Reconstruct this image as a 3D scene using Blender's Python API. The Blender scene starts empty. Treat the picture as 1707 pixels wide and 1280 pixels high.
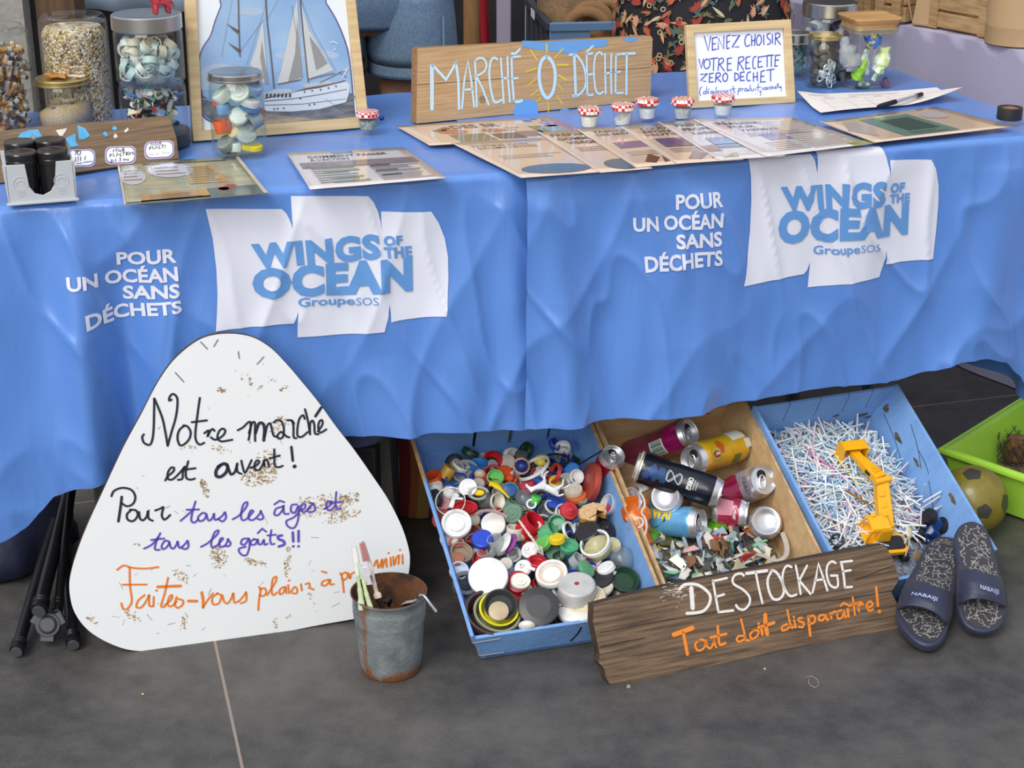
import bpy, bmesh, math, random
from mathutils import Vector as V, Matrix as M, noise
from math import sin, cos, pi, radians as R
random.seed(11)
SC = bpy.context.scene
COL = SC.collection
# ---------------------------------------------------------------- camera, light, exposure
CH, CF, CP = 1.42, 2750.0, R(21.85)          # eye height, focal length in pixels of a 1707 px frame, downward pitch
cam_d = bpy.data.cameras.new('camera'); cam = bpy.data.objects.new('camera', cam_d); COL.objects.link(cam)
cam_d.sensor_width = 36; cam_d.lens = 36*CF/1707; cam_d.clip_start = .05; cam_d.clip_end = 60
cam.location = (0, 0, CH); cam.rotation_euler = (pi/2-CP, 0, 0)
SC.camera = cam
W = bpy.data.worlds.new('world'); SC.world = W; W.use_nodes = True
nt = W.node_tree; bg = nt.nodes['Background']
tc = nt.nodes.new('ShaderNodeTexCoord'); sx = nt.nodes.new('ShaderNodeSeparateXYZ'); rp = nt.nodes.new('ShaderNodeValToRGB')
nt.links.new(tc.outputs['Generated'], sx.inputs[0]); nt.links.new(sx.outputs['Z'], rp.inputs[0]); nt.links.new(rp.outputs[0], bg.inputs[0])
rp.color_ramp.elements[0].position = .0; rp.color_ramp.elements[0].color = (.34, .31, .29, 1)
rp.color_ramp.elements[1].position = .25; rp.color_ramp.elements[1].color = (.86, .92, 1.0, 1)
bg.inputs[1].default_value = .66
def area(name, loc, target, sx_, sy_, power, col=(1, 1, 1)):
    l = bpy.data.lights.new(name, 'AREA'); l.shape = 'RECTANGLE'; l.size = sx_; l.size_y = sy_; l.energy = power; l.color = col
    o = bpy.data.objects.new(name, l); COL.objects.link(o); o.location = loc
    o.rotation_euler = (V(target)-V(loc)).to_track_quat('-Z', 'Y').to_euler(); return o
area('daylight_opening', (-1.4, -1.6, 2.6), (0, 2.7, .3), 3.5, 2.5, 95, (1, .98, .95))
sun = bpy.data.lights.new('sun', 'SUN'); sun.energy = 1.25; sun.angle = R(24); sun.color = (1, .97, .92)
so = bpy.data.objects.new('sun', sun); COL.objects.link(so); so.rotation_euler = V((.35, .55, -.8)).to_track_quat('-Z', 'Y').to_euler()
SC.view_settings.view_transform = 'Standard'; SC.view_settings.look = 'None'
SC.view_settings.exposure = 0.32; SC.view_settings.gamma = 1; SC.view_settings.use_curve_mapping = False
SC.cycles.use_denoising = True
SC.cycles.max_bounces = 10; SC.cycles.transparent_max_bounces = 32; SC.cycles.caustics_reflective = False; SC.cycles.caustics_refractive = False
# ---------------------------------------------------------------- where a line of sight meets a real plane
CR, CD, CU, CO = V((1, 0, 0)), V((0, cos(CP), -sin(CP))), V((0, sin(CP), cos(CP))), V((0, 0, CH))
def sight(x, y): return CD + CR*((x-853.5)/CF) + CU*((640-y)/CF)
def onp(x, y, p0, n): k = sight(x, y); return CO + k*((V(p0)-CO).dot(n)/k.dot(n))
def onz(x, y, z=0.): return onp(x, y, V((0, 0, z)), V((0, 0, 1)))
def ony(x, y, Y): return onp(x, y, V((0, Y, 0)), V((0, 1, 0)))
def ppm(p): return CF/((V(p)-CO).dot(CD))     # pixels per metre at a point
def vdir(ix, iy, iz): return (CR*ix + CU*iy - CD*iz).normalized()   # right, up, towards the eye
def axes(o, ex, ey):
    ex = V(ex).normalized(); ez = ex.cross(V(ey)).normalized(); ey = ez.cross(ex)
    m = M((ex, ey, ez)).transposed().to_4x4(); m.translation = V(o); return m
def zto(o, ax, spin=0., hint=None):           # local z along ax
    ax = V(ax).normalized(); h = V(hint) if hint else (V((1, 0, 0)) if abs(ax.x) < .8 else V((0, 1, 0)))
    ex = (h - ax*h.dot(ax)).normalized(); ey = ax.cross(ex)
    m = M((ex, ey, ax)).transposed().to_4x4() @ M.Rotation(spin, 4, 'Z'); m.translation = V(o); return m
def T(x, y, z): return M.Translation((x, y, z))
def RX(a): return M.Rotation(R(a), 4, 'X')
def RY(a): return M.Rotation(R(a), 4, 'Y')
def RZ(a): return M.Rotation(R(a), 4, 'Z')
# ---------------------------------------------------------------- materials
def lin(c): return tuple(((v/255)/12.92 if v/255 <= .04045 else ((v/255+.055)/1.055)**2.4) for v in c) + (1,)
MATS = {}
def mat(name, c, rough=.5, metal=0., var=None, c2=None, bump=None, coat=0., sheen=0., trans=0., stretch=(1, 1, 1), spec=.5, vs=(.35, .65), sss=0., alpha=1.):
    """var = noise scale that mixes c with c2; bump = (scale, strength)"""
    if name in MATS: return MATS[name]
    m = bpy.data.materials.new(name); m.use_nodes = True; n = m.node_tree; b = n.nodes['Principled BSDF']; MATS[name] = m
    b.inputs['Base Color'].default_value = lin(c); b.inputs['Roughness'].default_value = rough; b.inputs['Metallic'].default_value = metal
    b.inputs['Coat Weight'].default_value = coat; b.inputs['Sheen Weight'].default_value = sheen; b.inputs['Transmission Weight'].default_value = trans
    b.inputs['Specular IOR Level'].default_value = spec; b.inputs['Coat Roughness'].default_value = .08; b.inputs['Alpha'].default_value = alpha
    m.diffuse_color = lin(c)
    if var or bump:
        t = n.nodes.new('ShaderNodeTexCoord'); mp = n.nodes.new('ShaderNodeMapping'); mp.inputs['Scale'].default_value = stretch
        n.links.new(t.outputs['Object'], mp.inputs[0])
    if var:
        no = n.nodes.new('ShaderNodeTexNoise'); no.inputs['Scale'].default_value = var; no.inputs['Detail'].default_value = 6; n.links.new(mp.outputs[0], no.inputs['Vector'])
        r = n.nodes.new('ShaderNodeValToRGB'); r.color_ramp.elements[0].position = vs[0]; r.color_ramp.elements[1].position = vs[1]
        r.color_ramp.elements[0].color = lin(c); r.color_ramp.elements[1].color = lin(c2 or tuple(v*.8 for v in c))
        n.links.new(no.outputs[0], r.inputs[0]); n.links.new(r.outputs[0], b.inputs['Base Color'])
    if bump:
        no = n.nodes.new('ShaderNodeTexNoise'); no.inputs['Scale'].default_value = bump[0]; no.inputs['Detail'].default_value = 5; n.links.new(mp.outputs[0], no.inputs['Vector'])
        bu = n.nodes.new('ShaderNodeBump'); bu.inputs['Strength'].default_value = bump[1]; bu.inputs['Distance'].default_value = .004
        n.links.new(no.outputs[0], bu.inputs['Height']); n.links.new(bu.outputs[0], b.inputs['Normal'])
    return m
def clear(name, tint, dens=.08, ior=1.45, rough=.03, milky=0., milk=(230, 235, 235)):
    """see-through glass or plastic: transparent, mirror-like towards grazing angles, a little milk"""
    if name in MATS: return MATS[name]
    m = bpy.data.materials.new(name); m.use_nodes = True; n = m.node_tree; n.nodes.clear(); MATS[name] = m
    out = n.nodes.new('ShaderNodeOutputMaterial'); tr = n.nodes.new('ShaderNodeBsdfTransparent'); gl = n.nodes.new('ShaderNodeBsdfGlossy'); fr = n.nodes.new('ShaderNodeLayerWeight'); fr.inputs[0].default_value = .5
    pw = n.nodes.new('ShaderNodeMath'); pw.operation = 'POWER'; pw.inputs[1].default_value = 4; ma = n.nodes.new('ShaderNodeMath'); ma.operation = 'MULTIPLY_ADD'; ma.inputs[1].default_value = .5; ma.inputs[2].default_value = ((ior-1)/(ior+1))**2
    n.links.new(fr.outputs['Facing'], pw.inputs[0]); n.links.new(pw.outputs[0], ma.inputs[0])
    mx = n.nodes.new('ShaderNodeMixShader'); tr.inputs[0].default_value = lin(tint); gl.inputs['Roughness'].default_value = rough
    n.links.new(ma.outputs[0], mx.inputs[0]); n.links.new(tr.outputs[0], mx.inputs[1]); n.links.new(gl.outputs[0], mx.inputs[2])
    last = mx
    if milky:
        d = n.nodes.new('ShaderNodeBsdfPrincipled'); d.inputs['Base Color'].default_value = lin(milk); d.inputs['Roughness'].default_value = .35
        m2 = n.nodes.new('ShaderNodeMixShader'); m2.inputs[0].default_value = milky; n.links.new(mx.outputs[0], m2.inputs[1]); n.links.new(d.outputs[0], m2.inputs[2]); last = m2
    n.links.new(last.outputs[0], out.inputs[0]); m.diffuse_color = lin(tint); return m
def plastic(c, rough=.38): return mat('plastic_%d_%d_%d' % c, c, rough, var=40, c2=tuple(int(v*.88) for v in c), vs=(.4, .75))
def wood(name, c, c2, rough=.65, scale=18, stretch=(1, 14, 14), bump=.25):
    return mat(name, c, rough, var=scale, c2=c2, bump=(60, bump), stretch=stretch)
# ---------------------------------------------------------------- mesh builder
class MB:
    def __init__(s): s.v = []; s.f = []; s.m = []; s.k = 0
    def add(s, vs, fs, mx=None):
        o = len(s.v); s.v += [(mx @ V(p)) if mx is not None else V(p) for p in vs]
        for f in fs: s.f.append([i+o for i in f]); s.m.append(s.k)
        return s
    def mk(s, k): s.k = k; return s
    def box(s, x, y, z, mx=None):
        x /= 2; y /= 2; z /= 2
        return s.add([(-x, -y, -z), (x, -y, -z), (x, y, -z), (-x, y, -z), (-x, -y, z), (x, -y, z), (x, y, z), (-x, y, z)], [(3, 2, 1, 0), (4, 5, 6, 7), (0, 1, 5, 4), (1, 2, 6, 5), (2, 3, 7, 6), (3, 0, 4, 7)], mx)
    def hexa(s, p, mx=None): return s.add(p, [(3, 2, 1, 0), (4, 5, 6, 7), (0, 1, 5, 4), (1, 2, 6, 5), (2, 3, 7, 6), (3, 0, 4, 7)], mx)
    def lathe(s, prof, n=28, mx=None, sc=None, wob=None):
        vs = []; fs = []; k = len(prof)
        for i in range(n):
            a = 2*pi*i/n; sc_ = sc(a) if sc else 1
            for j, (r, z) in enumerate(prof):
                w = wob(a, j, r, z) if wob else 1
                vs.append((r*sc_*w*cos(a), r*sc_*w*sin(a), z))
        for i in range(n):
            q = (i+1) % n
            for j in range(k-1): fs.append((i*k+j, q*k+j, q*k+j+1, i*k+j+1))
        if prof[0][0] > 1e-6 and False: pass
        return s.add(vs, fs, mx)
    def tube(s, pts, r, n=8, mx=None, closed=False, caps=True, flat=1.):
        pts = [V(p) for p in pts]; L = len(pts); rs = r if isinstance(r, (list, tuple)) else [r]*L
        vs = []; fs = []; up = None
        for i in range(L):
            a = pts[(i-1) % L] if closed or i > 0 else pts[0]; b = pts[(i+1) % L] if closed or i < L-1 else pts[-1]
            t = (b-a).normalized() if (b-a).length > 1e-9 else V((0, 0, 1))
            if up is None: up = V((0, 0, 1)) if abs(t.z) < .9 else V((0, 1, 0))
            e = (up - t*up.dot(t))
            e = e.normalized() if e.length > 1e-6 else t.orthogonal().normalized()
            g = t.cross(e); up = e
            for j in range(n): w = 2*pi*j/n; vs.append(pts[i] + e*(rs[i]*cos(w)*flat) + g*(rs[i]*sin(w)))
        for i in range(L if closed else L-1):
            q = (i+1) % L
            for j in range(n): fs.append((i*n+j, i*n+(j+1) % n, q*n+(j+1) % n, q*n+j))
        if caps and not closed: fs.append(tuple(range(n-1, -1, -1))); fs.append(tuple((L-1)*n+j for j in range(n)))
        return s.add(vs, fs, mx)
    def cyl(s, r, z0, z1, n=20, mx=None, r2=None): return s.lathe([(0, z0), (r, z0), (r2 if r2 is not None else r, z1), (0, z1)], n, mx)
    def prism(s, poly, z0, z1, mx=None, side=None, back=None):
        n = len(poly); k = s.k; s.add([(p[0], p[1], z1) for p in poly], [tuple(range(n))], mx)
        s.k = k if side is None else side
        s.add([(p[0], p[1], z0) for p in poly]+[(p[0], p[1], z1) for p in poly], [(i, (i+1) % n, n+(i+1) % n, n+i) for i in range(n)], mx)
        s.k = s.k if back is None else back
        s.add([(p[0], p[1], z0) for p in poly], [tuple(range(n-1, -1, -1))], mx); s.k = k; return s
    def poly(s, pts, z=0., mx=None): return s.add([(p[0], p[1], z) for p in pts], [tuple(range(len(pts)))], mx)
    def ribbon(s, pts, w, z=0., mx=None, cap=5):
        L = len(pts); P = [V((p[0], p[1])) for p in pts]
        if L == 1: return s.poly([(P[0].x+w/2*cos(a*pi/6), P[0].y+w/2*sin(a*pi/6)) for a in range(12)], z, mx)
        vs = []; fs = []
        for i in range(L):
            t = (P[min(L-1, i+1)]-P[max(0, i-1)]); t = t.normalized() if t.length > 1e-9 else V((1, 0)); nn = V((-t.y, t.x))*(w/2)
            if 0 < i < L-1:
                d1 = (P[i]-P[i-1]).normalized(); c = abs(d1.dot(t)); nn = nn/max(c, .6)
            vs += [(P[i]+nn).to_3d()+V((0, 0, z)), (P[i]-nn).to_3d()+V((0, 0, z))]
        for i in range(L-1): fs.append((2*i, 2*i+1, 2*i+3, 2*i+2))
        s.add(vs, fs, mx)
        for e, q in ((0, 1), (L-1, L-2)):
            t = (P[e]-P[q]); a0 = math.atan2(t.y, t.x); s.poly([(P[e].x+w/2*cos(a0-pi/2+pi*j/cap), P[e].y+w/2*sin(a0-pi/2+pi*j/cap)) for j in range(cap+1)], z, mx)
        return s
    def grid(s, nu, nv, fn, mx=None):
        return s.add([fn(i/nu, j/nv) for j in range(nv+1) for i in range(nu+1)], [(j*(nu+1)+i, j*(nu+1)+i+1, (j+1)*(nu+1)+i+1, (j+1)*(nu+1)+i) for j in range(nv) for i in range(nu)], mx)
    def data(s, name, mats, smooth=True, ang=40):
        me = bpy.data.meshes.new(name); me.from_pydata([tuple(p) for p in s.v], [], s.f); me.validate()
        for m_ in (mats if isinstance(mats, (list, tuple)) else [mats]): me.materials.append(m_)
        if len(me.polygons) == len(s.m): me.polygons.foreach_set('material_index', s.m)
        b = bmesh.new(); b.from_mesh(me); bmesh.ops.remove_doubles(b, verts=b.verts, dist=1e-6); bmesh.ops.recalc_face_normals(b, faces=b.faces) if smooth != 'keep' else None; b.to_mesh(me); b.free()
        if smooth:
            me.polygons.foreach_set('use_smooth', [True]*len(me.polygons)); me.set_sharp_from_angle(angle=R(ang))
        me.update(); return me
    def build(s, name, mats, parent=None, mx=None, smooth=True, bev=None, sub=None, ang=40, solid=None):
        o = bpy.data.objects.new(name, s.data(name, mats, smooth, ang)); COL.objects.link(o)
        if parent is not None: o.parent = parent
        if mx is not None: o.matrix_local = mx
        if solid: d = o.modifiers.new('t', 'SOLIDIFY'); d.thickness = solid; d.offset = 0
        if bev: d = o.modifiers.new('b', 'BEVEL'); d.width = bev; d.segments = 2; d.limit_method = 'ANGLE'; d.angle_limit = R(35); d.harden_normals = False
        if sub: d = o.modifiers.new('s', 'SUBSURF'); d.levels = sub; d.render_levels = sub
        return o
def thing(name, label, cat, mx=None, group=None):
    o = bpy.data.objects.new(name, None); COL.objects.link(o); o.empty_display_size = .05
    if mx is not None: o.matrix_world = mx
    return tag(o, label, cat, group)
def tag(o, label=None, cat=None, group=None, kind=None):
    if label: o['label'] = label
    if cat: o['category'] = cat
    if group: o['group'] = group
    if kind: o['kind'] = kind
    return o
def absorb(parent, *kids):
    """surface marks become part of the surface's own mesh"""
    b = bmesh.new(); b.from_mesh(parent.data)
    for k in kids:
        n = len(parent.data.materials)
        for m_ in k.data.materials: parent.data.materials.append(m_)
        k.data.polygons.foreach_set('material_index', [i+n for i in (p.material_index for p in k.data.polygons)]); b.from_mesh(k.data); me = k.data; bpy.data.objects.remove(k); bpy.data.meshes.remove(me)
    b.to_mesh(parent.data); b.free(); return parent
def kid(o, name, i=0): return [c for c in COL.objects if c.parent == o and c.name.split('.')[0] == name][i]
def dup(root, mx=None, label=None, group=None):
    r = root.copy(); COL.objects.link(r)
    if mx is not None: r.matrix_world = mx
    if label: r['label'] = label
    if group: r['group'] = group
    for ch in list(root.children):
        c = ch.copy(); COL.objects.link(c); c.parent = r
        for g in list(ch.children): d = g.copy(); COL.objects.link(d); d.parent = c
    return r
def smoothline(P, k=6, closed=False):
    P = [V((p[0], p[1], p[2] if len(p) > 2 else 0)) for p in P]; n = len(P); out = []
    if n < 3: return P
    for i in range(n if closed else n-1):
        a, b, c, d = (P[(i-1) % n], P[i], P[(i+1) % n], P[(i+2) % n]) if closed else (P[max(0, i-1)], P[i], P[i+1], P[min(n-1, i+2)])
        for j in range(k):
            t = j/k; out.append(.5*((2*b)+(c-a)*t+(2*a-5*b+4*c-d)*t*t+(3*b-a-3*c+d)*t**3))
    if not closed: out.append(P[-1])
    return out
def parse(s): return [tuple(float(q) for q in w.split(',')) for w in s.split()]
class Face:
    """a flat real surface: photo points fall onto it as local (x, y)"""
    def __init__(s, mx): s.mx = mx; s.inv = mx.inverted(); s.p = mx.translation.copy(); s.n = mx.to_3x3().col[2].copy()
    def at(s, x, y): q = s.inv @ onp(x, y, s.p, s.n); return (q.x, q.y)
    def poly(s, pts, crop=(0, 0, 1)): return [s.at(crop[0]+x/crop[2], crop[1]+y/crop[2]) for x, y in pts]
def strokes(mb, face, crop, text, w, z=.0008, k=5):
    """hand lettering: each stroke a ribbon on the face; '-' first = straight pieces, 'wN' sets a width factor"""
    for line in text.split(';'):
        line = line.strip()
        if not line: continue
        f = 1.
        if line[0] == 'w': a, line = line.split(None, 1); f = float(a[1:])
        st = line[0] == '-' and not line[1].isdigit() or line.startswith('-  ')
        line = line.lstrip('-').strip() if st else line
        p = face.poly(parse(line), crop); p = p if st or len(p) < 3 else [(q.x, q.y) for q in smoothline(p, k)]
        mb.ribbon(p, w*f, z)
def text_tris(body, size=1., bold=0., shear=0.):
    c = bpy.data.curves.new('t', 'FONT'); c.body = body; c.size = size; c.offset = bold; c.shear = shear; c.resolution_u = 3; c.space_character = 1.09 if bold > .04 else 1.0; c.fill_mode = 'FRONT'
    o = bpy.data.objects.new('t', c); COL.objects.link(o); dg = bpy.context.evaluated_depsgraph_get()
    me = bpy.data.meshes.new_from_object(o.evaluated_get(dg)); vs = [v.co.copy() for v in me.vertices]; fs = [tuple(p.vertices) for p in me.polygons]
    bpy.data.objects.remove(o); bpy.data.curves.remove(c); bpy.data.meshes.remove(me); return vs, fs
def text_bm(body, bold=0., shear=0.):
    vs, fs = text_tris(body, 1., bold, shear); b = bmesh.new(); bv = [b.verts.new(p) for p in vs]
    for f in fs:
        try: b.faces.new([bv[i] for i in f])
        except ValueError: pass
    xs = [p.x for p in vs]; return b, min(xs), max(xs)
CAPH = max(p.y for p in text_tris('H')[0])
def cut(b, sx_, sy_):
    xs = [v.co.x for v in b.verts]; ys = [v.co.y for v in b.verts]
    for lo, hi, st, nrm in ((min(xs), max(xs), sx_, (1, 0, 0)), (min(ys), max(ys), sy_, (0, 1, 0))):
        k = math.ceil(lo/st)
        while k*st < hi:
            bmesh.ops.bisect_plane(b, geom=b.verts[:]+b.edges[:]+b.faces[:], plane_co=V(nrm)*(k*st), plane_no=nrm, dist=1e-7); k += 1
def flat_text(mb, body, mx, h, bold=0., w=None, shear=0., align='L'):
    """printed letters lying in mx's local xy plane, cap height h, optional total width w"""
    vs, fs = text_tris(body, 1., bold, shear)
    if not vs: return
    x0, x1 = min(p.x for p in vs), max(p.x for p in vs); sy = h/CAPH; sxx = (w/(x1-x0)) if w else sy
    off = {'L': x0, 'R': x1, 'C': (x0+x1)/2}[align]
    mb.add([((p.x-off)*sxx, p.y*sy, 0) for p in vs], fs, mx)
# ---------------------------------------------------------------- the setting
def tile_floor():
    m = mat('slate_floor', (74, 71, 69), .52, var=26, c2=(58, 56, 55), bump=(180, .25)); n = m.node_tree; b = n.nodes['Principled BSDF']
    old = b.inputs['Base Color'].links[0].from_socket
    t = n.nodes.new('ShaderNodeTexCoord')
    def noise_mix(prev, scale, lo, hi, col, fac):
        no = n.nodes.new('ShaderNodeTexNoise'); no.inputs['Scale'].default_value = scale; no.inputs['Detail'].default_value = 8; no.inputs['Roughness'].default_value = .65; n.links.new(t.outputs['Object'], no.inputs['Vector'])
        r = n.nodes.new('ShaderNodeMapRange'); r.inputs[1].default_value = lo; r.inputs[2].default_value = hi; r.inputs[4].default_value = fac; n.links.new(no.outputs[0], r.inputs[0])
        mx = n.nodes.new('ShaderNodeMix'); mx.data_type = 'RGBA'; n.links.new(r.outputs[0], mx.inputs[0]); n.links.new(prev, mx.inputs[6]); mx.inputs[7].default_value = lin(col); return mx.outputs[2]
    c = noise_mix(old, 2.2, .42, .7, (112, 107, 101), .7); c = noise_mix(c, 7, .5, .75, (44, 43, 44), .55); c = noise_mix(c, 300, .52, .8, (120, 116, 110), .5)
    sp = n.nodes.new('ShaderNodeTexNoise'); 
    # a pale joint between tiles: lines at right angles, turned with the tables
    mp = n.nodes.new('ShaderNodeMapping'); a = onz(360, 1078); bb = onz(404, 1280); d = (bb-a); ang = math.atan2(d.x, -d.y)
    s_ = n.nodes.new('ShaderNodeSeparateXYZ'); vr = n.nodes.new('ShaderNodeVectorRotate'); vr.rotation_type = 'Z_AXIS'; vr.inputs['Center'].default_value = a; vr.inputs['Angle'].default_value = -ang
    n.links.new(t.outputs['Object'], vr.inputs[0]); n.links.new(vr.outputs[0], s_.inputs[0])
    def line(sock, off, per, w):
        ad = n.nodes.new('ShaderNodeMath'); ad.operation = 'SUBTRACT'; ad.inputs[1].default_value = off; n.links.new(sock, ad.inputs[0])
        pg = n.nodes.new('ShaderNodeMath'); pg.operation = 'PINGPONG'; pg.inputs[1].default_value = per/2; n.links.new(ad.outputs[0], pg.inputs[0])
        lt = n.nodes.new('ShaderNodeMath'); lt.operation = 'LESS_THAN'; lt.inputs[1].default_value = w; n.links.new(pg.outputs[0], lt.inputs[0]); return lt.outputs[0]
    l1 = line(s_.outputs[0], a.x, 3.2, .0022); l2 = line(s_.outputs[1], a.y+.62, 3.2, .0022)
    mxm = n.nodes.new('ShaderNodeMath'); mxm.operation = 'MAXIMUM'; n.links.new(l1, mxm.inputs[0]); n.links.new(l2, mxm.inputs[1])
    mx = n.nodes.new('ShaderNodeMix'); mx.data_type = 'RGBA'; n.links.new(mxm.outputs[0], mx.inputs[0]); n.links.new(c, mx.inputs[6]); mx.inputs[7].default_value = lin((140, 127, 116)); n.links.new(mx.outputs[2], b.inputs['Base Color'])
    return m
o = MB().grid(8, 8, lambda u, v: (-4+8*u, -2+10*v, 0)).build('floor', tile_floor()); tag(o, kind='structure')
GREY_WALL = mat('grey_render_wall', (176, 172, 166), .9, var=60, c2=(160, 156, 150), bump=(120, .2))
DARK_WALL = mat('dark_back_wall', (52, 48, 50), .9, var=5, c2=(36, 34, 38))
o = MB().box(1.55, .15, 3.4, T(-2.275, 5.2, 1.7)).build('wall_left', GREY_WALL); tag(o, kind='structure')
o = MB().box(9, .15, 3.4, T(2.98, 6.4, 1.7)).build('wall_back', DARK_WALL); tag(o, kind='structure')
o = MB().box(.15, 1.2, 3.4, T(-1.5, 5.8, 1.7)).build('wall_return', DARK_WALL); tag(o, kind='structure')
# ---------------------------------------------------------------- two cloth-covered tables
TZ = .745
BLUE = mat('blue_satin_cloth', (90, 138, 215), .29, sheen=.05, bump=(34, .4), spec=1., stretch=(1, 1, .22))
PRINT = mat('white_cloth_print', (226, 228, 242), .5, sheen=.2, bump=(900, .1))
PRINT_BLUE = mat('blue_cloth_print', (98, 152, 215), .5, sheen=.2)
STITCH = mat('hem_stitching', (120, 160, 226), .5)
class Cloth:
    def __init__(s, p0, th, s0, s1, hem, depth, folds, seed, corner, amp=.006, top=TZ):
        s.z = top; s.p = V((p0[0], p0[1], top)); s.e = V((cos(th), sin(th), 0)); s.n = V((sin(th), -cos(th), 0)); s.s0, s.s1 = s0, s1; s.r = .010
        s.depth = depth; s.folds = folds; s.seed = seed; s.corner = corner; s.amp = amp
        s.hem = sorted((s.uv(*q) if len(q) == 2 else q[:2]) for q in hem); s.face = Face(axes(s.p, s.e, (0, 0, 1)))
    def uv(s, x, y):
        q = onp(x, y, s.p + s.n*.012, s.n); u = (q-s.p).dot(s.e); return (u, s.r*pi/2 + (s.z-s.r-q.z))
    def drop(s, u):
        h = s.hem
        if u <= h[0][0]: return h[0][1]
        for (a, b), (c, d) in zip(h, h[1:]):
            if u <= c: t = (u-a)/max(1e-6, c-a); t = t*t*(3-2*t)*.5+t*.5; return b+(d-b)*t
        return h[-1][1]
    def disp(s, u, d):
        if d < 0: 
            return 0
        g = min(1, d/.06); k = 0
        for c, sl, w, a, g0 in s.folds:                 # centre, slope with depth, width, height, depth where it starts
            x = (u - c - sl*d)/w; k += a*math.exp(-x*x)*max(0, min(1, (d-g0)/.22))
        q = noise.noise(V((u*4+s.seed, d*1.1, 1)))*1.2 + noise.noise(V((u*9+d*1.4+s.seed, d*1.6, 5)))*.7
        rid = 1-abs(noise.noise(V((u*6.5+d*2.6+s.seed, d*1.9-u*1.2, 9))))*2
        rid2 = 1-abs(noise.noise(V((u*11-d*5+s.seed, d*3.2+u*2, 3))))*2
        return k + g*(s.amp*2.4*q*(.5+1.6*d) + s.amp*1.25*max(0, rid)**3*(.6+d) + s.amp*.95*max(0, rid2)**4 + .0030*noise.noise(V((u*22+s.seed, d*1.6, 4)))*min(1, d*4))
    def S(s, u, d, off=0.):
        if d < 0: b = s.p - s.n*s.r + s.e*u + s.n*d; z = s.z; nr = V((0, 0, 1))
        elif d < s.r*pi/2: a = d/s.r; b = s.p - s.n*s.r + s.e*u + s.n*(s.r*sin(a)); z = s.z-s.r+s.r*cos(a); nr = s.n*sin(a)+V((0, 0, cos(a)))
        else: b = s.p + s.e*u; z = s.z-s.r-(d-s.r*pi/2); nr = s.n
        p = V((b.x, b.y, z)) + s.n*s.disp(u, d)
        if d < 0: p.z += .0022*(noise.noise(V((p.x*14+s.seed, p.y*9, 0)))+noise.noise(V((p.x*5-p.y*22, p.y*7+p.x*9, s.seed))))*min(1, -d/.05)
        for cs, sd, fl in s.corner:                      # flare at a table corner: position, side, amount
            t = max(0, 1-abs(u-cs)/.16)
            p += (s.e*sd*.8 + s.n*.6)*(fl*t*t*max(0, min(1, d/.5))**1.3)
        return p + nr*off
    def build(s, name, label):
        mb = MB(); nu = int((s.s1-s.s0)/.0042); top = [-s.depth*(1-j/24) for j in range(24)]; arc = [s.r*pi/2*j/4 for j in range(4)]; ds = [s.r*pi/2 + (1-0)*0 + j/80 for j in range(81)]
        def fn(i, j):
            u = s.s0+(s.s1-s.s0)*i/nu
            if j < 24: return s.S(u, top[j])
            if j < 28: return s.S(u, arc[j-24])
            return s.S(u, s.r*pi/2 + ds[j-28]*0 + (s.drop(u)-s.r*pi/2)*((j-28)/80))
        nv = 24+4+81
        vs = [fn(i, j) for j in range(nv) for i in range(nu+1)]; fs = [(j*(nu+1)+i, j*(nu+1)+i+1, (j+1)*(nu+1)+i+1, (j+1)*(nu+1)+i) for j in range(nv-1) for i in range(nu)]
        mb.add(vs, fs)
        for cs, sd, fl in s.corner:                      # the end panel hanging down past the corner
            def gn(a, b):
                p = s.S(cs, s.r*pi/2 + b*(s.drop(cs)-s.r*pi/2)*(1-.10*a), 0); back = -s.n*(s.depth*a); w = s.e*sd*(.018*sin(a*26+b*2)*b + .012*noise.noise(V((a*6, b*3, s.seed))))
                q = p + back + w; q -= (s.e*sd*.8 + s.n*.6)*(fl*b**1.3*min(1, a*3)*.6) ; return q
            mb.grid(60, 30, gn)
        o = mb.build(name, BLUE, ang=180); tag(o, label, 'tablecloth'); s.o = o
        hb = MB()
        for k in range(int((s.s1-s.s0)/.0055)):
            u = s.s0+.004+k*.0055; d = s.drop(u)-.007; hb.add([s.S(u, d, .0009), s.S(u+.0034, d, .0009), s.S(u+.0034, d+.0009, .0009), s.S(u, d+.0009, .0009)], [(0, 1, 2, 3)])
        hb.build('hem_stitch', STITCH, o); return o
    def quad_text(s, mb, body, q, bold=0., shear=0., off=.0014):
        """q = bottom-left, bottom-right, top-right, top-left in photo pixels"""
        b, x0, x1 = text_bm(body, bold, shear); Q = [V(s.uv(*p)) for p in q]
        cut(b, CAPH/9, CAPH/9)
        for v in b.verts:
            a = (v.co.x-x0)/(x1-x0); h = v.co.y/CAPH; p = (Q[0]*(1-a)+Q[1]*a)*(1-h)+(Q[3]*(1-a)+Q[2]*a)*h; v.co = s.S(p.x, p.y, off)
        mb.add([v.co for v in b.verts], [[w.index for w in f.verts] for f in _idx(b).faces]); b.free()
    def shape(s, mb, pts, off=.0016):
        from mathutils.geometry import delaunay_2d_cdt as cdt
        P = [V(s.uv(*p)) for p in pts]; n = len(P); q = []
        L = sum((P[(i+1) % n]-P[i]).length for i in range(n))
        for i in range(n):
            k = max(1, int((P[(i+1) % n]-P[i]).length/.005)); q += [P[i].lerp(P[(i+1) % n], j/k) for j in range(k)]
        m = len(q); x0, x1 = min(p.x for p in q), max(p.x for p in q); y0, y1 = min(p.y for p in q), max(p.y for p in q)
        q2 = q + [V((x0+.0045*i, y0+.0045*j)) for i in range(1, int((x1-x0)/.0045)) for j in range(1, int((y1-y0)/.0045))]
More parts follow.
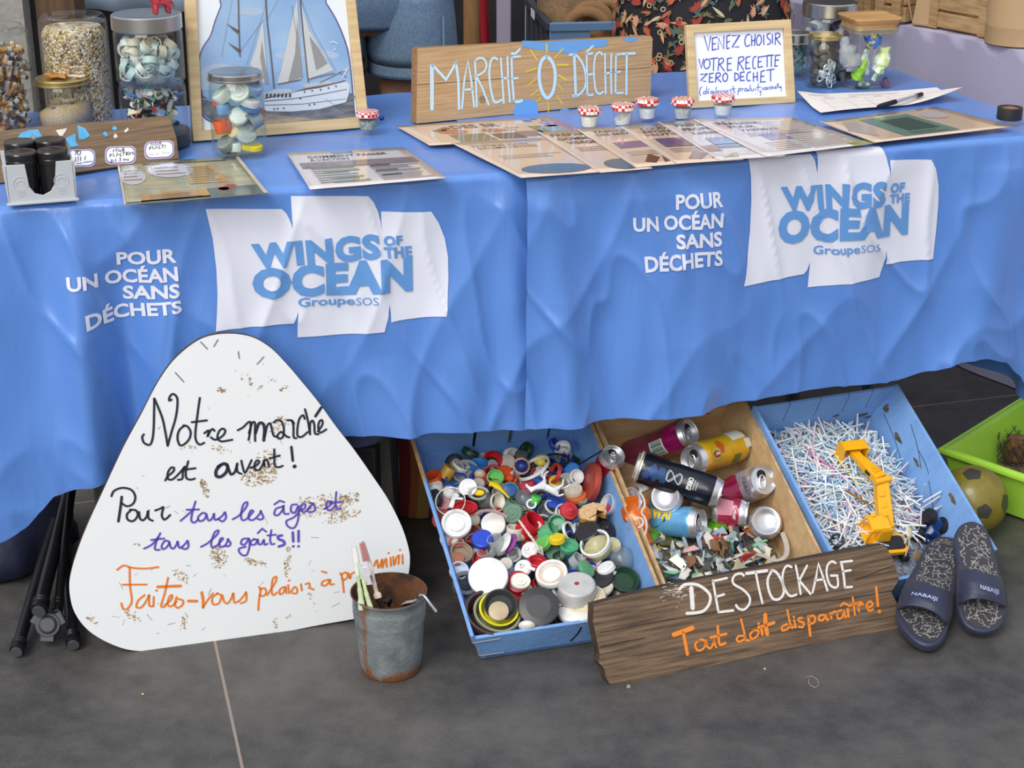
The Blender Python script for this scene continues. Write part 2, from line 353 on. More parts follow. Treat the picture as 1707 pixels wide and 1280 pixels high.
        vs, _, fs = cdt(q2, [(i, (i+1) % m) for i in range(m)], [list(range(m))], 1, 1e-6)[:3]
        mb.add([s.S(p.x, p.y, off) for p in vs], [list(f) for f in fs])
def _idx(b): b.verts.index_update(); b.verts.ensure_lookup_table(); b.faces.ensure_lookup_table(); return b
def cr(pts, c): return [(c[0]+x/c[2], c[1]+y/c[2]) for x, y in pts]
CA = (0, 280, 1.985); CB = (840, 200, 1.969)
clothL = Cloth((.0, 2.600), R(15), -.815, .085, [(0, 906), (30, 897), (53, 885), (77, 868), (93, 844), (109, 821), (143, 809), (240, 780), (330, 770), (480, 745), (590, 732), (700, 725), (800, 719), (930, 712), (1000, 709)], .64,
    [(-.70, .02, .030, .030, .0), (-.64, .04, .028, -.022, .05), (-.58, .07, .04, .02, .1), (-.50, -.02, .035, .012, .15), (-.30, .25, .035, .02, .30), (-.2, .05, .05, .012, .2), (-.10, .02, .04, .014, .1), (.0, .02, .03, .016, .0)], 3.1, [(-.815, -1, .065)])
clothR = Cloth((.022, 2.566), R(17.3), 0.0, 1.0, [(905, 716), (932, 713), (985, 706), (1100, 693), (1230, 672), (1320, 660), (1420, 648), (1500, 638), (1560, 618), (1600, 602), (1640, 597), (1670, 605), (1690, 630), (1703, 665), (1730, 700)], .70,
    [(.03, .12, .03, .022, .0), (.12, .10, .035, -.012, .05), (.22, .14, .05, .016, .1), (.36, -.08, .05, .014, .2), (.52, .10, .045, -.012, .25), (.60, -.1, .04, .014, .3), (.75, .05, .05, .014, .25), (.88, -.10, .05, .022, .05), (.95, 0, .03, -.015, .1)], 7.7, [(1.0, 1, .06)], .007, TZ+.003)
oL = clothL.build('tablecloth', 'blue satin cloth under the glass jars, the white triangle board leaning on it')
oR = clothR.build('tablecloth', 'blue satin cloth above the crates, overlapping its neighbour at the seam')
def printed(c, o, C, sails, words):
    mb = MB(); c.shape(mb, cr(sails, C)); mb.build('sail_logo', PRINT, o, ang=180)
    wh, bl = MB(), MB()
    for body, q, bold, shear, kind in words: c.quad_text(wh if kind == 'w' else bl, body, cr(q, C), bold, shear, .0018 if kind == 'w' else .0034)
    wh.build('slogan_lettering', PRINT, o, ang=180); bl.build('logo_lettering', PRINT_BLUE, o, ang=180)
printed(clothL, oL, CA, [(682, 140), (935, 142), (950, 155), (962, 178), (971, 205), (968, 150), (965, 98), (1222, 98), (1240, 118), (1255, 150), (1264, 185), (1268, 215), (1266, 180), (1265, 150), (1432, 150), (1458, 190), (1478, 240), (1488, 300), (1488, 370), (1483, 440), (1478, 492), (1296, 513), (1295, 480), (1292, 455), (1285, 505), (1275, 548), (988, 568), (987, 530), (990, 480), (983, 502), (975, 520), (715, 543), (720, 480), (722, 420), (718, 340), (706, 240)],
    [('POUR', [(388, 327), (587, 317), (584, 275), (385, 287)], .034, 0, 'w'), ('UN OCÉAN', [(224, 403), (592, 376), (588, 334), (220, 361)], .034, 0, 'w'), ('SANS', [(410, 447), (597, 428), (595, 388), (407, 405)], .034, 0, 'w'), ('DÉCHETS', [(288, 530), (604, 477), (600, 440), (282, 485)], .034, 0, 'w'),
     ('WINGS', [(842, 332), (1262, 300), (1258, 228), (832, 262)], .055, .0, 'b'), ('OF', [(1274, 262), (1336, 255), (1333, 228), (1271, 232)], .05, .0, 'b'), ('THE', [(1274, 300), (1369, 300), (1366, 265), (1272, 268)], .05, .0, 'b'), ('OCEAN', [(838, 430), (1370, 405), (1368, 308), (836, 345)], .06, .0, 'b'),
     ('Groupe', [(988, 462), (1175, 455), (1175, 428), (988, 434)], .018, 0, 'b'), ('SOS', [(1180, 457), (1252, 455), (1252, 430), (1180, 432)], -.004, 0, 'b')])
printed(clothR, oR, CB, [(812, 130), (1020, 118), (1032, 142), (1040, 182), (1040, 102), (1250, 90), (1264, 125), (1272, 170), (1275, 195), (1275, 135), (1412, 135), (1428, 165), (1438, 220), (1438, 280), (1431, 370), (1420, 462), (1266, 480), (1267, 430), (1257, 485), (1245, 523), (1010, 558), (1018, 475), (1009, 500), (998, 514), (793, 550), (806, 470), (818, 370), (822, 270), (819, 190)],
    [('POUR', [(568, 295), (724, 285), (726, 240), (568, 250)], .034, 0, 'w'), ('UN OCÉAN', [(428, 367), (722, 353), (722, 308), (426, 325)], .034, 0, 'w'), ('SANS', [(566, 422), (719, 413), (719, 370), (566, 379)], .034, 0, 'w'), ('DÉCHETS', [(461, 496), (718, 475), (718, 430), (460, 450)], .034, 0, 'w'),
     ('WINGS', [(930, 302), (1256, 281), (1262, 208), (920, 232)], .055, .0, 'b'), ('OF', [(1275, 243), (1325, 240), (1328, 211), (1276, 213)], .05, .0, 'b'), ('THE', [(1274, 277), (1345, 274), (1346, 247), (1275, 250)], .05, .0, 'b'), ('OCEAN', [(910, 408), (1340, 375), (1343, 285), (914, 315)], .06, .0, 'b'),
     ('Groupe', [(1027, 447), (1172, 439), (1172, 412), (1027, 420)], .018, 0, 'b'), ('SOS', [(1176, 438), (1238, 434), (1238, 409), (1176, 413)], -.004, 0, 'b')])
def folding_table(c, s0, s1, label):
    t = thing('folding_table', label, 'table', axes((c.p+c.e*s0).xy.to_3d(), c.e, -c.n)); w = s1-s0; d = c.depth-.02; gm = mat('table_grey', (190, 190, 188), .5); lm = mat('table_leg_grey', (120, 122, 124), .4, .6)
    MB().box(w, d, .03, T(w/2, d/2+.014, TZ-.0235)).build('tabletop', gm, t, bev=.004)
    for x in (.16, w-.16):
        for y in (.30, d-.05): MB().tube([(x, y, 0), (x, y, TZ-.038)], .016, 10).build('leg', lm, t)
    return t
folding_table(clothL, -.805, .0, 'trestle table carrying the glass jars and the ship picture')
folding_table(clothR, .10, .99, 'trestle table carrying the wooden title board and the recipe sheets')
# ---------------------------------------------------------------- boards with hand lettering
FLOOR_YAW = R(15.5)
def lean_face(b0, yaw, top):                  # bottom line through b0 along yaw, leaning so that it passes through top
    e = V((cos(yaw), sin(yaw), 0)); return axes(b0, e, V(top)-V(b0))
# the white three-sided board
b0 = onz(250, 1083); bn = clothL.n
top_pt = onp(375, 556, clothL.p + bn*.060, bn)
TRI = Face(lean_face(b0, FLOOR_YAW, top_pt))
C0 = (0, 540, 2.286)
outline = TRI.poly([(735, 75), (800, 45), (880, 37), (960, 50), (1030, 90), (1090, 150), (1150, 220), (1215, 300), (1280, 390), (1350, 480), (1420, 580), (1480, 670), (1530, 770), (1556, 850), (1562, 900), (1555, 960), (1530, 1030), (1470, 1085), (1390, 1115), (1200, 1150), (1000, 1190), (830, 1220), (640, 1240), (520, 1245), (430, 1222), (340, 1170), (285, 1100), (265, 1020), (270, 950), (300, 850), (340, 750), (400, 620), (470, 470), (540, 340), (600, 225), (660, 140)], C0)
outline = [(p.x, p.y) for p in smoothline(outline, 5, True)][::-1]
m = mat('scuffed_white_paint', (240, 242, 243), .5, bump=(500, .12)); n = m.node_tree; b = n.nodes['Principled BSDF']
t = n.nodes.new('ShaderNodeTexCoord'); no = n.nodes.new('ShaderNodeTexNoise'); no.inputs['Scale'].default_value = 55; no.inputs['Detail'].default_value = 8; no.inputs['Roughness'].default_value = .7; n.links.new(t.outputs['Object'], no.inputs[0])
n2 = n.nodes.new('ShaderNodeTexNoise'); n2.inputs['Scale'].default_value = 7; n2.inputs['Detail'].default_value = 3; n.links.new(t.outputs['Object'], n2.inputs[0])
mu = n.nodes.new('ShaderNodeMath'); mu.operation = 'MULTIPLY'; n.links.new(no.outputs[0], mu.inputs[0]); n.links.new(n2.outputs[0], mu.inputs[1])
r = n.nodes.new('ShaderNodeValToRGB'); r.color_ramp.elements[0].position = .385; r.color_ramp.elements[0].color = lin((240, 242, 243)); r.color_ramp.elements[1].position = .41; r.color_ramp.elements[1].color = lin((160, 146, 130))
n.links.new(mu.outputs[0], r.inputs[0]); n.links.new(r.outputs[0], b.inputs['Base Color'])
EDGE_BROWN = mat('raw_edge_brown', (92, 70, 58), .8, var=40, c2=(60, 46, 40))
BARE = mat('bare_chipboard', (206, 180, 148), .85, var=120, c2=(176, 150, 120))
mb = MB(); mb.prism(outline, -.009, 0, side=1, back=1)
tri = mb.build('sign_board', [m, EDGE_BROWN], mx=TRI.mx, smooth=False)
tag(tri, 'white triangular board with black, purple and orange handwriting, leaning on the cloth', 'sign')
wear = MB()
def chips(face, crop, blobs, mbx, z=.0004, seed=1):
    rr = random.Random(seed)
    for (x, y, w, h, ang, k) in blobs:
        for i in range(k):
            a = rr.uniform(0, 2*pi); d = rr.random()**.6; px, py = d*cos(a)*w, d*sin(a)*h
            cx, cy = x+px*cos(ang)-py*sin(ang), y+px*sin(ang)+py*cos(ang); s_ = rr.uniform(1.5, 6)
            if cx < 330+(1190-cy)*.50*(cy < 1000) or cx > 1500-max(0, 800-cy)*.62: continue
            pts = [(cx+s_*rr.uniform(.4, 1.3)*cos(q*pi/3.5), cy+s_*rr.uniform(.3, 1)*sin(q*pi/3.5)) for q in range(7)]
            mbx.poly(face.poly(pts, crop), z)
chips(TRI, C0, [(990, 580, 70, 38, -.2, 190), (1020, 520, 45, 45, 0, 90), (1060, 385, 45, 35, 0, 45), (780, 625, 12, 40, -.3, 70), (1230, 690, 120, 42, -.15, 240), (1330, 665, 55, 20, -.2, 70), (1300, 735, 80, 18, -.3, 80), (830, 885, 36, 46, 0, 110), (970, 905, 45, 14, .1, 40), (1095, 905, 12, 60, .1, 60), (690, 960, 40, 16, .7, 30), (365, 905, 28, 12, -.4, 26), (470, 838, 70, 8, 0, 30), (350, 1125, 22, 16, .4, 22), (505, 1110, 40, 18, .8, 26), (700, 1140, 12, 45, .2, 22), (843, 250, 15, 12, 0, 26), (1080, 245, 18, 8, -.6, 14), (1050, 1140, 12, 25, .1, 16), (640, 350, 30, 24, 0, 18), (705, 465, 45, 22, .2, 26), (845, 480, 40, 16, .3, 26), (1190, 1050, 50, 6, 1.2, 12), (1200, 265, 12, 28, -.6, 30)], wear)
wear.build('worn_patch', BARE, tri, smooth=False)
scr = MB(); rr = random.Random(4)
for i in range(70):
    x = rr.uniform(330, 1400); y = rr.uniform(150, 1180)
    if x < 330+(1180-y)*.55*.6 or x > 1450-(1180-y)*.5: continue
    L_ = rr.uniform(6, 34); a = rr.uniform(-1.4, 1.4); scr.ribbon(TRI.poly([(x, y), (x+L_*cos(a), y+L_*sin(a))], C0), rr.uniform(.0004, .001), .0005)
for x0, y0, x1, y1 in [(668, 185, 700, 220), (765, 68, 790, 95), (980, 152, 1005, 125), (908, 105, 912, 130), (815, 85, 830, 60)]: scr.ribbon(TRI.poly([(x0, y0), (x1, y1)], C0), .0022, .0005)
scr.build('scratch', mat('grey_scratch', (140, 138, 140), .7), tri, smooth=False)
absorb(tri, kid(tri, 'worn_patch'), kid(tri, 'scratch'))
INK_BLACK = mat('black_marker', (44, 48, 62), .5); INK_PURPLE = mat('purple_marker', (106, 88, 190), .5); INK_ORANGE = mat('orange_marker', (240, 133, 48), .5)
mb = MB()
strokes(mb, TRI, (220, 640, 5.0206), '''98,420 85,445 100,490 145,508 168,470 180,380 184,250 186,120; 186,120 215,185 255,290 282,420 298,515; 298,515 330,400 365,280 380,170 375,110 345,82 318,100 310,135 330,130
;440,345 395,385 380,450 400,510 440,500 480,455 490,400 465,355 430,345;567,115 548,250 530,400 535,470 565,505 603,490;-  500,318 625,303;605,410 640,388 632,440 650,400 672,375 690,390
;660,445 700,465 760,430 780,390 755,372 725,400 715,450 745,478 800,472 838,465;885,385 930,360 965,325 990,318 990,380 975,465;978,410 1005,325 1028,325 1028,400 1030,475;w1.4 1032,410 1060,332 1095,330 1108,380 1102,470
;1110,440 1130,350 1155,328 1168,370 1185,430 1215,440;1185,320 1215,300 1250,312 1270,370 1262,440 1230,455 1215,430 1250,400 1290,435 1315,445;1300,302 1335,305 1350,350 1352,440 1375,452;1355,330 1340,305;1445,290 1430,260 1400,290 1385,360 1385,430 1420,440 1470,400
;1447,210 1470,300 1490,420;1488,400 1490,330 1510,305 1525,340 1530,410 1560,418;1555,395 1592,340 1590,302 1568,312 1558,360 1575,405 1625,378;w1.3 -  1583,195 1535,268
;278,805 300,770 345,730 350,700 325,700 300,740 300,790 340,795 400,740 440,690;440,690 425,740 420,790 385,800;470,645 450,730 455,785 490,798 525,790;-  420,718 530,703
;w1.5 740,678 705,720 705,765 740,775 785,740 800,690 770,665 720,690;w1.2 795,670 815,730 830,755 860,735 875,690 880,665;875,690 885,735 915,750;915,640 925,690 945,740 975,690 1000,635;990,700 1040,680 1065,650 1045,638 1025,670 1030,715 1065,715 1100,660
;1100,640 1110,690 1105,645 1125,630 1140,660 1145,690;1190,545 1190,620 1195,680 1225,695 1260,683;-  1155,620 1235,597;w1.2 -  1333,525 1345,640;w1.9 1360,688''', .0036)
strokes(mb, TRI, (170, 790, 3.97), '''w1.2 -  130,150 125,200 108,312;62,145 80,110 135,90 195,105 220,150 205,195 165,212 128,190;190,240 165,265 170,300 205,310 235,275 225,240 185,235;245,250 250,290 270,305 295,280 305,240 307,290 335,308;352,240 385,228 405,220 395,270 410,300 430,290 450,270''', .0036)
mb.build('lettering', INK_BLACK, tri, smooth=False)
mb = MB()
strokes(mb, TRI, (170, 790, 3.97), '''520,308 570,265 605,232;618,180 598,250 590,305 610,320 635,300;-  560,235 640,233;660,258 635,285 645,310 675,300 690,265 665,255;690,265 700,300 715,305 735,280 740,260 745,300 770,295;765,300 800,270 812,252 820,285 800,312 780,305
;865,298 910,270 955,215 960,185 935,200 920,260 925,300 950,300 985,265 1000,245 985,240 970,270 975,300 1005,300 1040,265 1052,243;1048,243 1067,285 1050,300 1030,295;1190,215 1150,230 1140,265 1165,270 1195,235 1200,205 1205,258 1235,262;-  1140,200 1175,175 1205,185
;1290,200 1255,205 1250,245 1275,255 1300,210 1297,300 1270,355 1230,345 1220,310 1260,290 1300,260;1300,245 1340,225 1345,200 1325,200 1315,235 1340,250 1375,215;1375,190 1400,200 1410,235 1385,250 1360,240 1395,195;1470,230 1510,205 1515,180 1490,185 1485,225 1510,240 1545,205;1550,118 1545,190 1555,230 1580,225;-  1510,190 1590,182
;278,492 330,465 372,415;385,390 358,450 350,495 380,500;-  325,435 410,425;415,440 395,470 400,495 425,485 445,450 420,438;445,450 455,485 475,490 495,460 500,445 510,485 530,480;530,480 555,455 565,440 572,475 555,495 530,490
;655,480 700,455 760,400 770,372 745,385 725,440 725,480 755,475 790,440 800,425 785,425 775,455 785,480 815,470 835,430;830,430 850,455 840,475 815,475;970,425 930,430 920,460 945,465 972,430 975,480 955,535 920,530 905,495 950,480;1005,430 985,445 985,465 1010,465 1025,440 1005,428
;1030,430 1035,460 1055,462 1070,435 1075,465 1095,460;-  1030,390 1060,360 1085,380;1120,370 1112,430 1120,462 1140,460;-  1095,405 1150,400;w1.4 1190,405 1165,412 1170,430 1200,442 1205,465 1170,478;w1.3 -  1262,385 1265,445;w1.3 -  1300,375 1300,445;w1.4 1265,477;w1.4 1300,477''', .0034)
mb.build('lettering', INK_PURPLE, tri, smooth=False)
mb = MB()
strokes(mb, TRI, (180, 900, 3.283), '''50,162 85,138 130,150 200,155 275,147;118,150 120,250 130,330 110,370 85,378 72,345;-  80,243 210,242;200,300 165,330 155,365 185,365 215,320 225,300 225,355 245,362;250,310 248,360;w1.3 265,275;328,205 310,290 290,360 312,362;w1.6 -  272,255 395,250
;310,355 345,325 350,300 335,310 325,350 345,362 375,335;380,320 410,330 405,355 380,370 365,350 375,310;w1.6 -  440,332 485,333;w1.4 512,285 520,330 520,368;520,365 550,320 575,290;600,290 570,315 575,350 605,345 620,305 595,290;625,300 635,335 655,345 675,315 685,290 690,340 710,335;715,335 745,300 755,285 755,330 725,345
;825,255 835,270 825,330 822,382;830,270 855,262 865,285 850,305 828,300;870,300 915,230 920,200 900,215 895,280 905,300 925,285;960,255 940,270 940,295 960,285 970,255 975,290;985,245 990,290;1000,285 1020,255 1035,270 1030,290 1010,290;1055,240 1060,275;w1.3 990,220;1080,240 1100,235 1105,260 1125,270
;1205,215 1175,225 1170,245 1195,245 1215,215 1215,240 1235,240;-  1170,170 1195,178;1270,180 1280,200 1290,285;1275,190 1300,175 1310,200 1290,218 1280,210;1315,180 1325,210 1330,185 1350,175;1365,160 1372,195;1385,160 1410,190;1410,155 1388,195;1455,140 1470,110 1480,150 1500,105 1500,150 1520,100 1525,145;1545,95 1548,140;w1.2 1535,70;1560,90 1565,135 1578,95 1592,85 1588,130;1610,80 1612,128;w1.2 1597,53''', .0032)
mb.build('lettering', INK_ORANGE, tri, smooth=False)
# the dark plank against the crates
b0 = onz(1015, 1143); b1 = onz(1500, 1045); pe = (b1-b0).normalized(); yaw = math.atan2(pe.y, pe.x); lean = R(21)
PLK = Face(axes(b0 + V((0, 0, .004)), pe, V((-sin(yaw)*sin(lean), cos(yaw)*sin(lean), cos(lean)))))
C4 = (1100, 910, 4.2675); CW = (940, 870, 2.2256)
pl = PLK.poly([(110, 305), (108, 370), (120, 430), (133, 490), (128, 520), (150, 545), (160, 585), (178, 612), (300, 585), (700, 500), (1000, 440), (1240, 392), (1228, 350), (1240, 310), (1215, 260), (1243, 215), (1232, 170), (1215, 125), (1190, 83), (1080, 100), (800, 155), (500, 213), (300, 255)], CW)
PLANK = wood('weathered_dark_plank', (134, 108, 84), (78, 62, 48), .75, 8, (1.2, 20, 20), .5); PLANK_END = mat('plank_end_grain', (78, 58, 42), .85, var=60, c2=(52, 40, 30), bump=(90, .6))
plank = MB().prism(pl[::-1] if False else pl, -.024, 0, side=1).build('plank_sign', [PLANK, PLANK_END], mx=PLK.mx, smooth=False)
tag(plank, 'weathered dark plank with white and orange paint lettering, leaning on the crates', 'sign')
mb = MB()
for s_ in ['135,410 350,370 700,315 1000,290 1240,252', '133,462 300,430', '1080,215 1225,160']: mb.ribbon([(p.x, p.y) for p in smoothline(PLK.poly(parse(s_), CW), 4)], .0011, .0005)
mb.build('crack', mat('dark_crack', (30, 24, 20), .9), plank, smooth=False)
mb = MB()
strokes(mb, PLK, C4, '''w1.9 -  222,300 232,440;w1.25 140,305 175,275 250,272 310,300 355,350 350,410 310,460 250,475 190,478;-  375,245 395,360 415,468;-  375,250 475,228;-  395,362 455,343;-  415,470 520,458;595,210 575,195 535,205 515,240 530,275 590,310 635,360 635,410 600,450 560,445 540,420;w1.3 -  615,195 760,175;-  680,185 700,290 728,405
;w1.1 795,175 765,240 775,320 805,375 850,375 880,330 870,260 830,190 795,172;935,150 905,140 880,170 870,240 890,310 925,355 970,345;-  965,140 985,240 1000,340;-  1045,140 990,245 1070,340;-  1085,330 1110,220 1125,125 1160,220 1190,315;-  1100,245 1165,235;1248,120 1220,110 1190,140 1185,200 1205,270 1240,295 1265,280 1262,225;-  1215,210 1262,210;w1.1 -  1290,125 1305,200 1315,295;-  1285,115 1365,105;-  1300,180 1355,172;-  1315,295 1365,290''', .0040)
rr = random.Random(8)
for i in range(60):
    x = rr.gauss(110, 55); y = rr.gauss(335, 28); mb.ribbon(PLK.poly([(x, y), (x+rr.uniform(8, 30), y-rr.uniform(2, 8))], C4), rr.uniform(.0003, .0009), .0004)
mb.build('lettering', mat('white_sign_paint', (232, 228, 224), .6, bump=(400, .3)), plank, smooth=False)
mb = MB()
strokes(mb, PLK, C4, '''w2.1 -  98,630 230,583;w1.5 -  165,615 180,690 195,770;275,670 250,700 265,740 300,735 325,700 305,665 270,672;325,670 335,715 360,725 380,690 385,660;385,660 390,700 400,720;w1.2 410,570 415,640 425,700 465,690;w1.2 -  360,650 470,625;600,640 560,640 545,665 565,680 605,660;575,520 595,600 610,665 635,670;665,600 640,630 655,660 690,640 700,605 665,598;w1.3 720,585 728,630;w1.3 700,552;w2 -  748,490 750,560 762,625;w1.5 -  700,580 810,545
;905,555 870,570 870,600 905,590 935,560;905,455 920,530 935,580 950,575;955,530 965,580;w1.3 952,505;1010,510 985,515 990,535 1020,545 1015,575 985,575;w1.3 1055,500 1060,560 1068,635;1055,505 1090,495 1105,525 1085,550 1062,548;1165,490 1135,495 1130,525 1160,525 1180,490 1185,525 1200,520;1210,475 1220,515;1215,490 1240,465 1260,475
;1290,455 1262,470 1265,515 1295,505 1310,460 1315,505 1325,500;w1.3 1335,450 1340,500;-  1285,425 1305,405 1335,418;1370,365 1380,440 1385,490;-  1340,425 1430,400;1405,410 1415,465;1410,430 1435,410 1445,415;1470,445 1510,420 1500,395 1475,405 1470,440 1490,460 1515,450;w1.3 -  1537,295 1550,425;w1.8 1560,465''', .0037)
mb.build('lettering', mat('orange_sign_paint', (242, 136, 40), .55, bump=(400, .3)), plank, smooth=False)
absorb(plank, kid(plank, 'crack'))
# the wooden title board on the table
def up_lean(yaw, a): return V((-sin(yaw)*sin(a), cos(yaw)*sin(a), cos(a)))
b0 = onz(694, 206, TZ+.004); b1 = onz(1084, 167, TZ+.004); pe = (b1-b0).normalized(); yaw = math.atan2(pe.y, pe.x)
MAR = Face(axes(b0, pe, up_lean(yaw, R(5))))
BOARD = wood('planed_pine_board', (204, 170, 128), (180, 144, 102), .6, 9, (1.2, 30, 30), .3)
pl = MAR.poly([(694, 206), (1084, 167), (1088, 64), (1085, 60), (696, 81)])
mar = MB().prism(pl, -.028, 0, side=1).build('title_board', [BOARD, wood('board_edge', (176, 134, 88), (140, 104, 66), .7, 10, (2, 20, 20))], mx=MAR.mx, smooth=False)
tag(mar, 'wooden board with pale blue hand-painted title and a yellow sun around the letter O', 'sign')
C5 = (690, 60, 8.129); C6 = (870, 60, 7.759)
mb = MB()
for s_, c in (('0,60 120,62 300,80 450,60 600,55 850,48 1100,45 1112,80 1100,112 1060,140 950,145 830,150 770,180 720,210 640,235 450,200 180,175 60,150 0,140', C6), ('1300,30 1400,18 1490,15 1480,60 1400,80 1330,60', C6), ('1370,910 1400,880 1480,850 1600,865 1670,900 1680,1040 1670,1085 1350,1100 1355,1000', C5), ('490,955 560,935 640,955 720,950 700,990 470,1015', C6)): mb.poly(MAR.poly(parse(s_), c), .0005)
mb.build('blue_paint_patch', mat('flaking_blue_paint', (104, 164, 226), .6, var=70, c2=(130, 150, 170), vs=(.5, .8), stretch=(1, 6, 6)), mar, smooth=False)
mb = MB(); mb.ribbon(MAR.poly([(45, 660), (600, 620), (1300, 570)], C5), .0008, .0004); mb.ribbon(MAR.poly([(1060, 440), (1360, 430), (1670, 405)], C6), .0008, .0004)
for rr_ in (26, 17, 8): mb.ribbon([(p.x, p.y) for p in smoothline(MAR.poly([(930+rr_*1.6*cos(a*pi/4), 860+rr_*1.9*sin(a*pi/4)) for a in range(9)], C5), 3)], .0006, .0004)
mb.build('crack', mat('dark_crack', (30, 24, 20), .9), mar, smooth=False)
mb = MB()
strokes(mb, MAR, C5, '''w1.9 -  240,400 243,600 243,985;w1.3 -  245,390 435,590 570,360;w1.3 -  570,365 600,600 610,985;-  650,980 680,600 730,335 775,600 815,960;-  680,730 785,718;-  825,330 840,640 850,955;830,335 880,300 945,310 980,380 965,460 900,515 845,535;-  850,560 920,690 1010,930;w1.1 1130,315 1080,295 1040,340 1020,480 1030,660 1070,850 1110,900 1190,865
;-  1175,300 1195,600 1215,905;-  1265,285 1275,600 1300,890;-  1195,575 1280,570;w1.1 -  1320,285 1330,600 1355,885;-  1320,285 1440,275;-  1330,578 1405,570;w1.4 1355,880 1400,890 1460,875;w1.2 1325,235 1375,235 1430,180''', .0039)
strokes(mb, MAR, C6, '''w1.7 320,260 260,310 225,430 225,580 260,720 325,800 390,740 425,600 425,450 385,330 320,260;w1.4 -  675,240 685,500 695,780;w1.1 615,245 680,240 740,290 800,400 825,530 820,640 770,730 700,775 660,770;-  835,230 840,500 845,760;-  830,235 910,225;-  850,500 910,490;-  845,765 915,760;-  840,200 915,130;1040,240 1000,210 950,260 930,400 935,570 955,700 1000,750 1050,720
;-  1072,230 1075,500 1082,745;-  1155,230 1150,500 1155,745;-  1080,490 1155,470;-  1215,240 1210,500 1208,740;-  1215,240 1275,235;-  1215,470 1270,460;-  1208,740 1310,733;w1.3 -  1295,230 1455,225;w1.2 -  1355,235 1350,500 1350,750''', .0039)
mb.build('lettering', mat('pale_blue_paint', (196, 228, 246), .5), mar, smooth=False)
mb = MB()
strokes(mb, MAR, C6, '''w1.3 -  318,105 320,205;-  530,160 420,285;w1.2 -  110,180 195,310;-  50,465 185,420;-  75,640 185,555;-  115,770 210,700;-  185,850 250,795;-  333,840 342,970;-  450,770 520,880;-  460,615 525,705;w1.5 -  470,505 575,570;w1.5 -  455,370 595,375''', .0022)
mb.build('sun_ray', mat('yellow_paint', (238, 206, 58), .5), mar, smooth=False)
absorb(mar, kid(mar, 'blue_paint_patch'), kid(mar, 'crack'))
# framed invitation
def frame_on(q_out, q_in, lean, thick, z0, name, label, cat, woodm, paper, back=None):
    b0 = onz(*q_out[3], z0); b1 = onz(*q_out[2], z0); pe = (b1-b0).normalized(); yaw = math.atan2(pe.y, pe.x); F_ = Face(axes(b0, pe, up_lean(yaw, R(lean))))
    t = thing(name, label, cat, F_.mx); O = F_.poly(q_out); I = F_.poly(q_in); mb = MB(); n = len(O)
    for z in ((0, -thick),):
        vs = [(x, y, 0) for x, y in O]+[(x, y, 0) for x, y in I]+[(x, y, -thick) for x, y in O]+[(x, y, -thick) for x, y in I]
        for i in range(4):
            j = (i+1) % 4; mb.add(vs, [(i, j, 4+j, 4+i), (8+i, 8+j, j, i), (4+i, 4+j, 12+j, 12+i), (8+j, 8+i, 12+i, 12+j)])
    mb.build('frame', woodm, t, smooth=False, bev=.0012)
    MB().poly(I, -thick*.55).build('sheet', paper, t, smooth=False); MB().poly(O[::-1], -thick+.0005).build('backing', back or mat('brown_backing', (120, 90, 64), .8), t, smooth=False)
    mb = MB(); cx = (O[2][0]+O[3][0])/2; h = O[0][1]*.62; L_ = h*sin(R(lean))*1.15
    mb.hexa([(cx-.02, 0.004, -thick), (cx+.02, .004, -thick), (cx+.02, h, -thick-.003), (cx-.02, h, -thick-.003), (cx-.02, .002-L_*.15, -thick-L_*1.2), (cx+.02, .002-L_*.15, -thick-L_*1.2), (cx+.02, h, -thick), (cx-.02, h, -thick)]); mb.build('easel_back', mat('brown_backing', (120, 90, 64), .8), t, smooth=False)
    return t, F_, I, -thick*.55
BIRCH = wood('pale_birch_frame', (222, 196, 150), (200, 170, 122), .5, 7, (1, 12, 12), .12)
PAPER = mat('white_paper', (243, 244, 250), .6)
ven, VEN, vin, vz = frame_on([(1144, 41.5), (1319, 32), (1326.6, 171), (1151, 181)], [(1157, 55), (1307, 47.6), (1312.7, 160), (1164, 168)], 12, .014, TZ+.004, 'picture_frame', 'birch frame with blue handwritten invitation behind a mini jar', 'picture frame', BIRCH, PAPER)
C7 = (1140, 30, 8.532); mb = MB()
